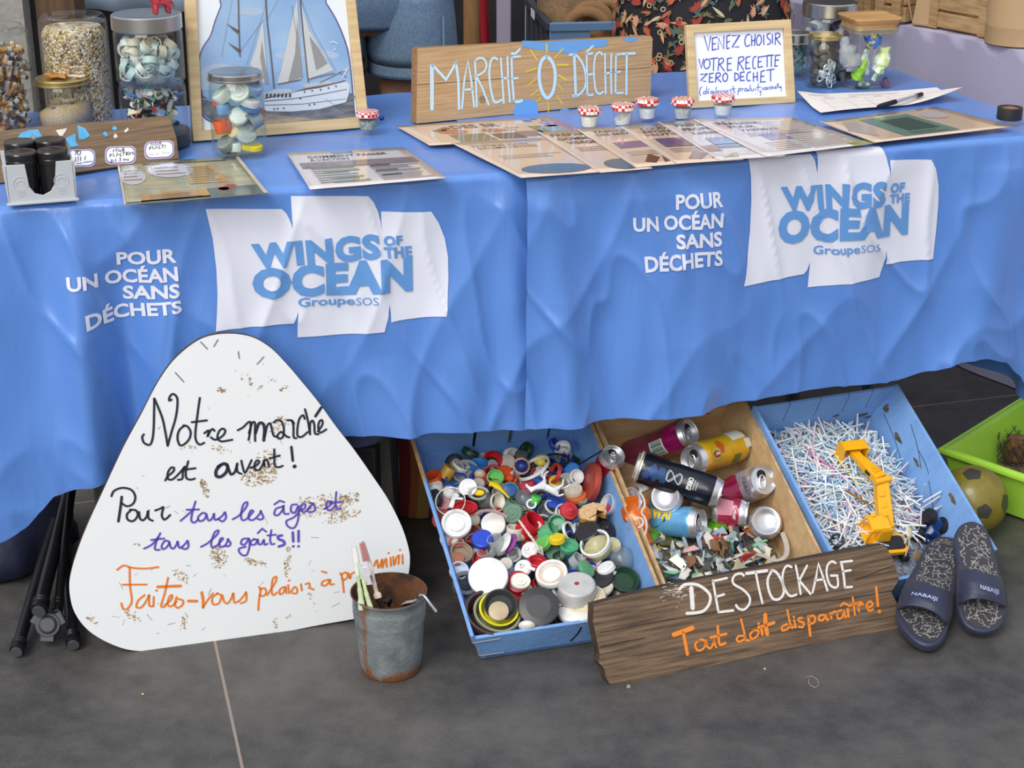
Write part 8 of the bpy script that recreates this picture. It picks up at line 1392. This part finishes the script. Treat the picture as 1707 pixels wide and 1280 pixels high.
MB().lathe([(0, 0), (.003, .001), (.0042, .006), (.0046, .02), (.0046, .058*s_), (.0038, .059*s_)], 16).build('pen_cap', BLKM, pen); MB().lathe([(.0038, .055*s_), (.0038, .138*s_), (.0030, .139*s_)], 12).build('barrel', clear('pen_barrel', (226, 226, 230), milky=.35), pen); MB().lathe([(.0012, .055*s_), (.0012, .138*s_)], 8).build('ink_tube', BLKM, pen); MB().lathe([(.0037, .128*s_), (.0043, .129*s_), (.0043, .147*s_), (.003, .1485*s_), (0, .149*s_)], 14).build('end_plug', BLKM, pen); MB().box(.0022, .0012, .042, T(.0055, 0, .034)).build('pocket_clip', BLKM, pen)
q = onz(1682, 208, TT); rT = 20.5/ppm(q); hT = .021; mb = MB(); mb.lathe([(rT*.74, 0), (rT, 0), (rT*1.01, .003), (rT, hT*.5), (rT*1.01, hT-.002), (rT, hT), (rT*.76, hT), (rT*.74, hT-.002), (rT*.74, 0)], 36); mb2 = MB(); mb2.lathe([(0, hT*.5), (rT*.74, hT*.5)], 24); o = mb.build('tape_roll', mat('black_tape', (38, 38, 40), .5, bump=(60, .3)), mx=T(q.x, q.y+.004, TT+.010)); tag(o, 'thick black tape ring at the corner of the green panel sheet', 'tape'); MB().lathe([(rT*.735, .002), (rT*.70, .003), (rT*.70, hT-.003), (rT*.735, hT-.002)], 30).build('cardboard_core', mat('brown_core', (150, 104, 70), .7), o)
# ---------------------------------------------------------------- people standing behind the table
SKIN = mat('skin', (176, 128, 104), .55, sss=.1, var=30, c2=(166, 118, 96)); HAIR = mat('brown_hair', (58, 40, 30), .6, bump=(120, .6))
def body_mesh(sx_):
    """one skinned figure: joints (x, y, z, radius); stands at the origin facing -y"""
    J = [(0, 0, .96, (.155, .11)), (0, 0, 1.12, (.125, .09)), (0, .0, 1.28, (.145, .10)), (0, .01, 1.40, (.13, .085)), (0, .012, 1.48, .052), (0, 0, 1.53, .05),
         (.165, .01, 1.385, .052), (.225, .03, 1.24, .044), (.255, .05, 1.13, .038), (.20, -.12, 1.14, .032), (.13, -.21, 1.16, .026),
         (-.165, .01, 1.385, .052), (-.225, .03, 1.24, .044), (-.255, .05, 1.13, .038), (-.20, -.12, 1.10, .032), (-.13, -.21, 1.11, .026),
         (.095, .0, .86, .093), (.10, -.005, .68, .078), (.10, -.01, .50, .056), (.10, .012, .34, .056), (.10, .02, .12, .037), (.10, .01, .05, .038), (.105, -.10, .028, .032), (.107, -.16, .024, .026),
         (-.095, .0, .86, .093), (-.10, -.005, .68, .078), (-.10, -.01, .50, .056), (-.10, .012, .34, .056), (-.10, .02, .12, .037), (-.10, .01, .05, .038), (-.105, -.10, .028, .032), (-.107, -.16, .024, .026)]
    E_ = [(0, 1), (1, 2), (2, 3), (3, 4), (4, 5), (3, 6), (6, 7), (7, 8), (8, 9), (9, 10), (3, 11), (11, 12), (12, 13), (13, 14), (14, 15), (0, 16), (16, 17), (17, 18), (18, 19), (19, 20), (20, 21), (21, 22), (22, 23), (0, 24), (24, 25), (25, 26), (26, 27), (27, 28), (28, 29), (29, 30), (30, 31)]
    for sgn, wr in ((1, 10), (-1, 15)):                     # hands: palm, four unequal fingers, a thumb from its side
        px, py, pz = sgn*.13, -.21, 1.16 if sgn > 0 else 1.11; ix = -sgn; J.append((px+ix*.040, py-.022, pz+.004, (.016, .030))); palm = len(J)-1; E_.append((wr, palm))
        for k, (dz, ln) in enumerate(((.026, .062), (.009, .075), (-.009, .070), (-.026, .054))):        # forearms raised and folded in front
            a = len(J); J += [(px+ix*.082, py-.028, pz+dz, .0090), (px+ix*(.082+ln*.55), py-.026, pz+dz*1.1, .0080), (px+ix*(.082+ln), py-.012, pz+dz*1.1, .0068)]; E_ += [(palm, a), (a, a+1), (a+1, a+2)]
        a = len(J); J += [(px+ix*.048, py-.040, pz+.034, .0100), (px+ix*.080, py-.050, pz+.050, .0085)]; E_ += [(palm, a), (a, a+1)]
    return J, E_
def person(label, mx, hair_len, clothes):
    J, E_ = body_mesh(1); o = skin_fig('person', J, E_, SKIN, mx, 2); tag(o, label, 'person')
    h = MB(); h.lathe([(max(.0001, .078*sin(a*pi/14)*(1+.10*sin(a*pi/14))), -.115*cos(a*pi/14)) for a in range(15)], 28, T(0, -.012, 1.635) @ M.Diagonal((.95, 1.18, 1, 1)))
    for v in h.v:                                            # brow, nose, lips and chin pushed out of the face
        if v.y < -.05:
            x, z = v.x, v.z-1.635; v.y -= .020*math.exp(-(x/.014)**2-((z+.012)/.026)**2) + .006*math.exp(-(x/.026)**2-((z+.052)/.010)**2) + .008*math.exp(-(x/.03)**2-((z+.095)/.02)**2) - .008*math.exp(-((abs(x)-.032)/.014)**2-((z-.014)/.012)**2)
    h.build('head', SKIN, o, sub=1)
    e = MB()
    for s_ in (-1, 1): e.lathe([(.0115*sin(a*pi/8), -.0115*cos(a*pi/8)) for a in range(9)], 14, T(s_*.031, -.086, 1.650) @ RX(90))
    e.mk(1)
    for s_ in (-1, 1): e.poly([(.005*cos(a*pi/5), .005*sin(a*pi/5)) for a in range(10)], 0, T(s_*.031, -.0982, 1.650) @ RX(90))
    e.build('eye', [plastic((238, 236, 232)), plastic((60, 44, 34))], o)
    e = MB(); e.lathe([(.003, 0), (.020, .001), (.026, .004), (.02, .005), (.003, .004)], 16, T(.076, .002, 1.635) @ RY(70) @ M.Diagonal((1.25, .8, 1, 1))); e.lathe([(.003, 0), (.020, .001), (.026, .004), (.02, .005), (.003, .004)], 16, T(-.076, .002, 1.635) @ RY(-70) @ M.Diagonal((1.25, .8, 1, 1))); e.build('ear', SKIN, o)
    e = MB(); e.tube([(-.024, -.090, 1.583), (0, -.097, 1.582), (.024, -.090, 1.583)], .004, 8); e.build('lips', plastic((150, 84, 78)), o)
    e = MB(); e.grid(32, 14, lambda u, v: V((.088*1.03*sin(pi*(u*1.36-.18))*0+.0, 0, 0)) if False else V((cos(pi*(1.62*u-.31))*(.086+.012*v), sin(pi*(1.62*u-.31))*(.100+.010*v)-.004, 1.760-.02*(1-v)*0-v*hair_len)) if v > .28 else V((cos(pi*(1.62*u-.31))*.090*sin(pi/2*v/.28)**.7, sin(pi*(1.62*u-.31))*.108*sin(pi/2*v/.28)**.7-.004, 1.768-.10*(v/.28)**2*hair_len)))
    e.build('hair', HAIR, o, ang=180, solid=.012)
    for c_ in clothes: c_(o)
    return o
def garment(name, rings, m, n=48, wave=0., waves=8, solid=.004):
    """closed loops (cx, cy, z, rx, ry) joined from top to bottom"""
    def mk(o):
        mb = MB(); k = len(rings)
        def fn(u, v):
            i = v*(k-1); j = min(k-2, int(i)); f = i-j; a, b_ = rings[j], rings[j+1]; q = [a[t_]*(1-f)+b_[t_]*f for t_ in range(5)]; an_ = 2*pi*u; w = 1+wave*v*sin(waves*an_)+.012*noise.noise(V((cos(an_)*4, sin(an_)*4, q[2]*14)))
            return V((q[0]+q[3]*w*cos(an_), q[1]+q[4]*w*sin(an_), q[2]))
        mb.grid(n, (k-1)*5, fn); ob = mb.build(name, m, o, ang=180, solid=solid); return ob
    return mk
DENIM = mat('blue_denim', (126, 150, 172), .85, var=260, c2=(92, 116, 144), stretch=(1, 1, .6), bump=(700, .4), vs=(.3, .8)); SEAM = mat('denim_seam', (56, 76, 106), .85, bump=(600, .5)); TEE = mat('white_shirt', (214, 214, 216), .85); NAVYT = mat('navy_top', (40, 44, 60), .85)
def shorts(o):
    garment('shorts_waist', [(0, 0, 1.03, .150, .112), (0, 0, .96, .172, .130), (0, 0, .88, .172, .118), (0, 0, .835, .155, .100)], DENIM, solid=.004)(o)
    for s_ in (-1, 1):
        leg = garment('shorts_leg', [(s_*.095, 0, .90, .088, .120), (s_*.095, 0, .85, .094, .120), (s_*.100, 0, .76, .096, .114), (s_*.104, 0, HEMZ+.03, .098, .112), (s_*.106, 0, HEMZ, .100, .112)], DENIM)(o)
        mb = MB(); mb.tube([(s_*.106+.102*cos(a*pi/20), .114*sin(a*pi/20), HEMZ+.034) for a in range(40)], .0016, 6, closed=True); mb.tube([(s_*.106+.102*cos(a*pi/20), .114*sin(a*pi/20), HEMZ+.040) for a in range(40)], .0012, 6, closed=True); mb.tube([(s_*.106+.102*cos(a*pi/20), .114*sin(a*pi/20), HEMZ+.001) for a in range(40)], .003, 6, closed=True); mb.build('hem_seam', SEAM, leg)
        mb = MB(); P = [(s_*(.150+.028*(1-i/8)), -.104+.028*(1-i/8)*0-.002*i, .98-(.98-HEMZ)*i/8) for i in range(9)]; P = [(s_*.106+.103*cos(-.70*pi/2 if s_ > 0 else -1.3*pi/2)*1.0, .116*sin(-.70*pi/2 if s_ > 0 else -1.3*pi/2), .86-(.86-HEMZ)*i/8) for i in range(9)]; mb.tube(P, .003, 6, flat=.6); mb.build('side_seam', DENIM, leg)
P0 = ony(655, 131, 3.42); HEMZ = P0.z
p = person('person in blue denim shorts standing behind the table', T(P0.x-.062, 3.50, 0) @ RZ(10), .20, [shorts, garment('shirt', [(0, .01, 1.44, .10, .075), (0, .0, 1.36, .175, .11), (0, 0, 1.2, .158, .112), (0, 0, 1.02, .168, .128), (0, 0, .97, .178, .137)], TEE)])
FLO = bpy.data.materials.new('dark_floral_print'); FLO.use_nodes = True; FLO.node_tree.nodes['Principled BSDF'].inputs['Base Color'].default_value = lin((34, 30, 36)); FLO.node_tree.nodes['Principled BSDF'].inputs['Roughness'].default_value = .8; FLO.diffuse_color = lin((34, 30, 36))
def skirt(o):
    rings = [(0, 0, 1.06, .135, .10), (0, 0, .96, .172, .128), (0, 0, .84, .192, .142), (0, 0, .66, .196, .148), (0, 0, .45, .196, .150), (0, 0, .30, .205, .158)]
    s_ob = garment('floral_skirt', rings, FLO, 64, .015, 9, None)(o)
    def on(a, z, off=.005):
        for q0, q1 in zip(rings, rings[1:]):
            if q0[2] >= z >= q1[2]: f = (q0[2]-z)/(q0[2]-q1[2]); rx, ry = q0[3]*(1-f)+q1[3]*f, q0[4]*(1-f)+q1[4]*f; v = (1.06-z)/.76; w = 1.012+.015*v*sin(9*a); return V(((rx*w+off)*cos(a), (ry*w+off)*sin(a), z))
        return V((0, 0, z))
    cols = {'rust_petal': (190, 96, 62), 'peach_petal': (214, 156, 122), 'olive_leaf': (110, 106, 66), 'teal_leaf': (74, 104, 106), 'cream_petal': (206, 190, 148), 'red_petal': (164, 62, 54)}; mbs = {k: MB() for k in cols}; rr = random.Random(19); keys = list(cols)
    def petal(mb, a, z, ang, L_, w, lift): 
        pts = []
        for i in range(9): t_ = i/8; pts.append((t_*L_, w*sin(pi*t_**.8)))
        for i in range(8, -1, -1): t_ = i/8; pts.append((t_*L_, -w*sin(pi*t_**.8)*.8))
        vs = []
        for x, y in pts: X = x*cos(ang)-y*sin(ang); Z = x*sin(ang)+y*cos(ang); vs.append(on(a+X/.17, z+Z, lift))
        mb.add(vs, [tuple(range(len(vs)))])
    for i in range(800):
        a = rr.uniform(-pi, 0) if rr.random() < .8 else rr.uniform(0, pi); z = rr.uniform(.60, 1.0); k = rr.random()
        if k < .30:                                           # fan flowers
            c_ = rr.choice(('rust_petal', 'peach_petal', 'red_petal')); n_ = rr.randint(7, 11); base = rr.uniform(0, 2*pi)
            for j in range(n_): petal(mbs[c_], a, z, base+j*2.6/n_, rr.uniform(.013, .021), .0020, .006+.0001*j)
        elif k < .55:
            for j in range(5): petal(mbs[rr.choice(('olive_leaf', 'teal_leaf'))], a, z, rr.uniform(0, 2*pi), rr.uniform(.009, .017), .0025, .0055)
        elif k < .75:
            for j in range(8): petal(mbs['cream_petal'], a+.026*cos(j*pi/4), z+.0045*sin(j*pi/4), 0, .0035, .0015, .0062)
        else:
            ang = rr.uniform(0, 2*pi); petal(mbs[rr.choice(('rust_petal', 'peach_petal', 'cream_petal'))], a, z, ang, rr.uniform(.022, .036), .0036, .0064); petal(mbs['olive_leaf'], a, z, ang+.5, .018, .0026, .006)
    absorb(s_ob, *[mb.build(k_, mat('print_'+k_, cols[k_], .8), s_ob, smooth=False) for k_, mb in mbs.items()])
Pf = ony(1180, 100, 3.56)
person('person in a dark floral skirt standing behind the picture frame', T(Pf.x, 3.70, 0) @ RZ(-8), .42, [skirt, garment('top', [(0, .01, 1.44, .10, .075), (0, .0, 1.36, .175, .11), (0, 0, 1.2, .156, .110), (0, 0, 1.05, .146, .112), (0, 0, 1.0, .165, .125)], NAVYT)])
# ---------------------------------------------------------------- things further back
def wbox(mb, x0, x1, y0, y1, z0, z1, mx=None): return mb.box(x1-x0, y1-y0, z1-z0, (mx or M.Identity(4)) @ T((x0+x1)/2, (y0+y1)/2, (z0+z1)/2))
def post(name, label, cat, px, w, Y, m_, r_=False, z1=2.2):
    p_ = ony(px, 40, Y); mb = MB()
    if r_: mb.tube([(p_.x, Y, 0), (p_.x, Y, z1)], w, 20)
    else: mb.box(w*2, w*2, z1, T(p_.x, Y, z1/2))
    o = mb.build(name, m_, bev=None if r_ else .004); tag(o, label, cat); return o
post('wooden_pole', 'round pale wooden pole standing behind the denim shorts', 'pole', 786, .021, 4.3, wood('pole_wood', (170, 126, 80), (140, 100, 60), .6, 6, (12, 12, 1)), True)
o = MB().tube([V((ony(800, 0, 4.6).x-.012, 4.6, 1.2)), V((ony(812, 70, 4.6).x+.02, 4.6, 0))], .013, 12).build('red_pole', mat('red_lacquer', (150, 24, 36), .4)); tag(o, 'thin red pole leaning beside the wooden pole', 'pole')
post('display_upright', 'narrow lilac grey upright panel behind the red pole', 'panel', 840, .022, 5.0, mat('lilac_panel', (168, 158, 178), .8))
o = MB().box(.9, .06, 2.4, T(ony(960, 0, 5.6).x+.28, 5.6, 1.2)).build('display_screen', mat('lilac_grey_panel', (176, 166, 184), .85)); tag(o, 'large lilac grey display panel behind the blue folding crate', 'panel')
post('wooden_post', 'dark brown wooden post behind the jar of granules', 'post', 104, .05, 4.2, wood('post_wood', (104, 76, 52), (74, 52, 36), .7, 5, (10, 10, 1)))
p_ = ony(160, 8, 4.5); o = MB().grid(24, 20, lambda u, v: V((p_.x-.055+.36*u, 4.5+.025*sin(u*14), .7+1.1*v))).build('pale_blue_cloth', mat('pale_blue_cloth', (176, 196, 220), .8), ang=180, solid=.004); tag(o, 'pale blue cloth banner hanging behind the tall jars', 'banner')
MB().tube([(p_.x-.1, 4.5, 1.8), (p_.x+.34, 4.5, 1.8)], .012, 8).build('banner_rod', GREY_WALL, o); MB().tube([(p_.x-.1, 4.5, 0), (p_.x-.1, 4.5, 1.8)], .012, 8).build('banner_stand', GREY_WALL, o)
# blue folding crate on a dark bench, sacking in it
Yc = 4.35; q0 = ony(916, 38, Yc); q1 = ony(1060, 30, Yc); q2 = ony(838, 10, Yc+.42); zc = q0.z; CBL = mat('folding_crate_blue', (104, 136, 172), .55); CDK = mat('folding_crate_dark', (58, 62, 72), .6)
ex = V((q1.x-q0.x, q1.y-q0.y, 0)); wc = ex.length*1.0; ex.normalize(); FC = axes((q0.x, q0.y, zc-.26), ex+V((0, .12, 0)), V((-.42, 1, 0))); t = thing('folding_crate', 'blue grey folding crate holding sacking, behind the title board', 'crate', FC); dc = .46
def hpanel(a, b_, hnd, m_, nm):
    a, b_ = V(a), V(b_); d = (b_-a).normalized(); L_ = (b_-a).length; mb = MB(); f = axes(a, d, (0, 0, 1))
    mb.box(L_, .022, .02, f @ T(L_/2, .249, 0)); mb.box(L_, .03, .016, f @ T(L_/2, .015, 0))
    if hnd: mb.box(L_*.30, .214, .012, f @ T(L_*.15, .135, 0)); mb.box(L_*.30, .214, .012, f @ T(L_*.85, .135, 0)); mb.box(L_*.4, .15, .012, f @ T(L_/2, .105, 0))
    else:
        for k in range(5): mb.box(.02, .22, .012, f @ T(.03+(L_-.06)*k/4, .13, 0))
        mb.box(L_, .20, .004, f @ T(L_/2, .13, .004))
    mb.build(nm, m_, t, bev=.002)
Wc = max(.36, wc*1.13)
hpanel((0, 0, 0), (Wc, 0, 0), True, CBL, 'front_panel'); hpanel((0, 0, 0), (0, dc, 0), False, CDK, 'side_panel'); hpanel((Wc, 0, 0), (Wc, dc, 0), False, CDK, 'side_panel'); hpanel((0, dc, 0), (Wc, dc, 0), False, CDK, 'rear_panel'); MB().box(Wc, dc, .01, T(Wc/2, dc/2, .005)).build('crate_base', CDK, t)
MB().box(.07, .0015, .022, axes((.0, dc*.55, .245), (0, -1, 0), (0, 0, 1)) @ RX(90) @ T(0, -.014, 0) if False else T(-.0125, dc*.52, .245) @ RZ(90)).build('white_label', PAPER, t)
JUTE = mat('brown_sacking', (166, 136, 100), .9, var=30, c2=(140, 112, 80), bump=(120, .7))
mb = MB(); mb.lathe([(0, .01), (.12, .012), (.155, .10), (.15, .24), (.155, .36), (.13, .46), (.06, .50), (0, .5)], 36, FC @ T(Wc*.42, dc*.5, 0), None, lambda a, j, r_, z: 1+.05*sin(5*a+j)+.03*sin(9*a)); o = mb.build('sack', JUTE, sub=1); tag(o, 'brown sacking bag standing in the blue folding crate', 'sack')
mb = MB(); q = FC @ V((Wc*.30, dc*.12, .235)); 
for k, (dx, r_) in enumerate(((0, .052), (.012, .046), (.05, .03))): mb.tube([q+V((dx+r_*cos(a*pi/12), -.01+k*.01, r_*.85*sin(a*pi/12)+.02*k)) for a in range(24)], .016-.002*k, 10, closed=True)
tag(mb.build('strap_roll', mat('brown_strap', (150, 112, 74), .85, bump=(200, .6))), 'rolled brown strap at the mouth of the sacking bag', 'strap')
mb = MB(); f0 = FC @ V((0, 0, 0)); wbox(mb, -.05, Wc+.05, -.02, dc+.04, -(f0.z), -.001, FC); tag(mb.build('dark_bench', mat('dark_bench', (46, 42, 44), .8), bev=.004), 'dark bench under the blue folding crate', 'bench')
mb = MB(); P = [FC @ V((Wc*x, -.0+.03, z)) for x, z in ((.32, .17), (.42, .185), (.55, .19), (.66, .20))]; mb.tube(smoothline(P, 5), .012, 8); tag(mb.build('rope_coil', mat('tan_rope', (190, 150, 100), .9, bump=(200, .8))), 'tan rope seen through the hand hole of the folding crate', 'rope')
# white-covered side table with crates and tubes
la, lb = onz(1496, 40, .76), onz(1707, 85, .76); ed = (lb-la).normalized(); LM = axes((la.x, la.y, 0), ed, V((-ed.y, ed.x, 0))); WC_ = mat('shade_tinted_white_cloth', (184, 178, 202), .8, var=3, c2=(172, 166, 192), bump=(300, .1))  # white cloth, its shade mixed into the base colour as lavender
t = thing('side_table', 'side table under a white floor-length cloth, wooden crates on it', 'table', LM)
MB().box(3.0, .9, .03, T(.2, .452, .742)).build('tabletop', mat('side_table_wood', (150, 130, 110), .7), t)
for x in (-1.2, 1.6):
    for y in (.08, .82): MB().box(.04, .04, .72, T(x, y, .36)).build('leg', mat('side_table_wood', (150, 130, 110), .7), t)
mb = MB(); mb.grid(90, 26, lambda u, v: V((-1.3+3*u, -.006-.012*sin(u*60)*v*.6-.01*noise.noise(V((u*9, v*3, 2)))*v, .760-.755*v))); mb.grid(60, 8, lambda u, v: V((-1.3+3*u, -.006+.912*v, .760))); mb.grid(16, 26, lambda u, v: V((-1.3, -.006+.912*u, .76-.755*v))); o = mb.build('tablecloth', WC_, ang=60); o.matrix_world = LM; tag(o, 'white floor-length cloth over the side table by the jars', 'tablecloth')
SLAT = wood('crate_slat_wood', (196, 164, 118), (164, 128, 84), .7, 8, (2, 14, 14), .3)
def slat_crate(px0, py0, px1, py1, dpt, label, n_=4, hgt=.16):
    a, b_ = onz(px0, py0, .764), onz(px1, py1, .764); ex = (b_-a).normalized(); w = (b_-a).length; f = axes(a, ex, V((-ex.y, ex.x, 0))); t = thing('slatted_crate', label, 'crate', f); hs = hgt/n_
    for k in range(n_):
        z = hs*(k+.5); MB().box(w, .008, hs*.84, T(w/2, -.004, z)).build('slat', SLAT, t, bev=.001); MB().box(w, .008, hs*.84, T(w/2, dpt+.004, z)).build('slat', SLAT, t, bev=.001)
        for x in (-.004, w+.004): MB().box(.008, dpt, hs*.84, T(x, dpt/2, z)).build('slat', SLAT, t, bev=.001)
    for x in (.012, w-.012):
        for y in (.008, dpt-.008): MB().box(.022, .012, hgt, T(x, y, hgt/2)).build('corner_post', SLAT, t)
    for x in (.012, w-.012): MB().box(.024, .004, hgt, T(x, -.010, hgt/2)).build('face_batten', SLAT, t)
    MB().box(w, dpt, .006, T(w/2, dpt/2, .003)).build('crate_base', SLAT, t)
slat_crate(1553, 44, 1648, 62, .22, 'pale slatted wooden crate nearest the cardboard drum on the side table')
slat_crate(1462, 33, 1503, 39, .20, 'pale slatted wooden crate in the middle of the side table, behind the cardboard piece')
slat_crate(1432, 22, 1456, 27, .18, 'pale slatted wooden crate furthest along the side table, above the square jar')
KRAFT = mat('kraft_cardboard', (196, 164, 124), .8, var=4, c2=(186, 152, 112), bump=(60, .1)); q = onz(1700, 74, .764); rD = 52/ppm(q); mb = MB(); mb.lathe([(0, 0), (rD, 0), (rD, .036), (rD*1.006, .038), (rD*1.006, .04), (rD, .042), (rD, .26), (rD-.004, .26), (rD-.004, .01), (0, .008)], 44, T(q.x, q.y+.03, .764)); tag(mb.build('cardboard_drum', KRAFT), 'round brown cardboard drum at the end of the side table', 'drum')
f0 = onz(1520, 41, .764); f1 = onz(1552, 45, .764); ex = (f1-f0).normalized(); f = axes(f0, ex, V((0, 0, 1))); w = (f1-f0).length; mb = MB(); mb.prism([(0, 0), (w, .002), (w, .085), (w*.25, .085), (w*.20, .08)], -.003, 0, f); mb.prism([(0, 0), (0, .004), (-w*.45, .075), (-w*.5, .07)], -.003, 0, f @ T(0, 0, -.004)); mb.box(w, .003, .04, f @ T(w/2, .0015, -.02)); tag(mb.build('cardboard_stand', KRAFT), 'folded brown cardboard stand between two slatted crates', 'card')
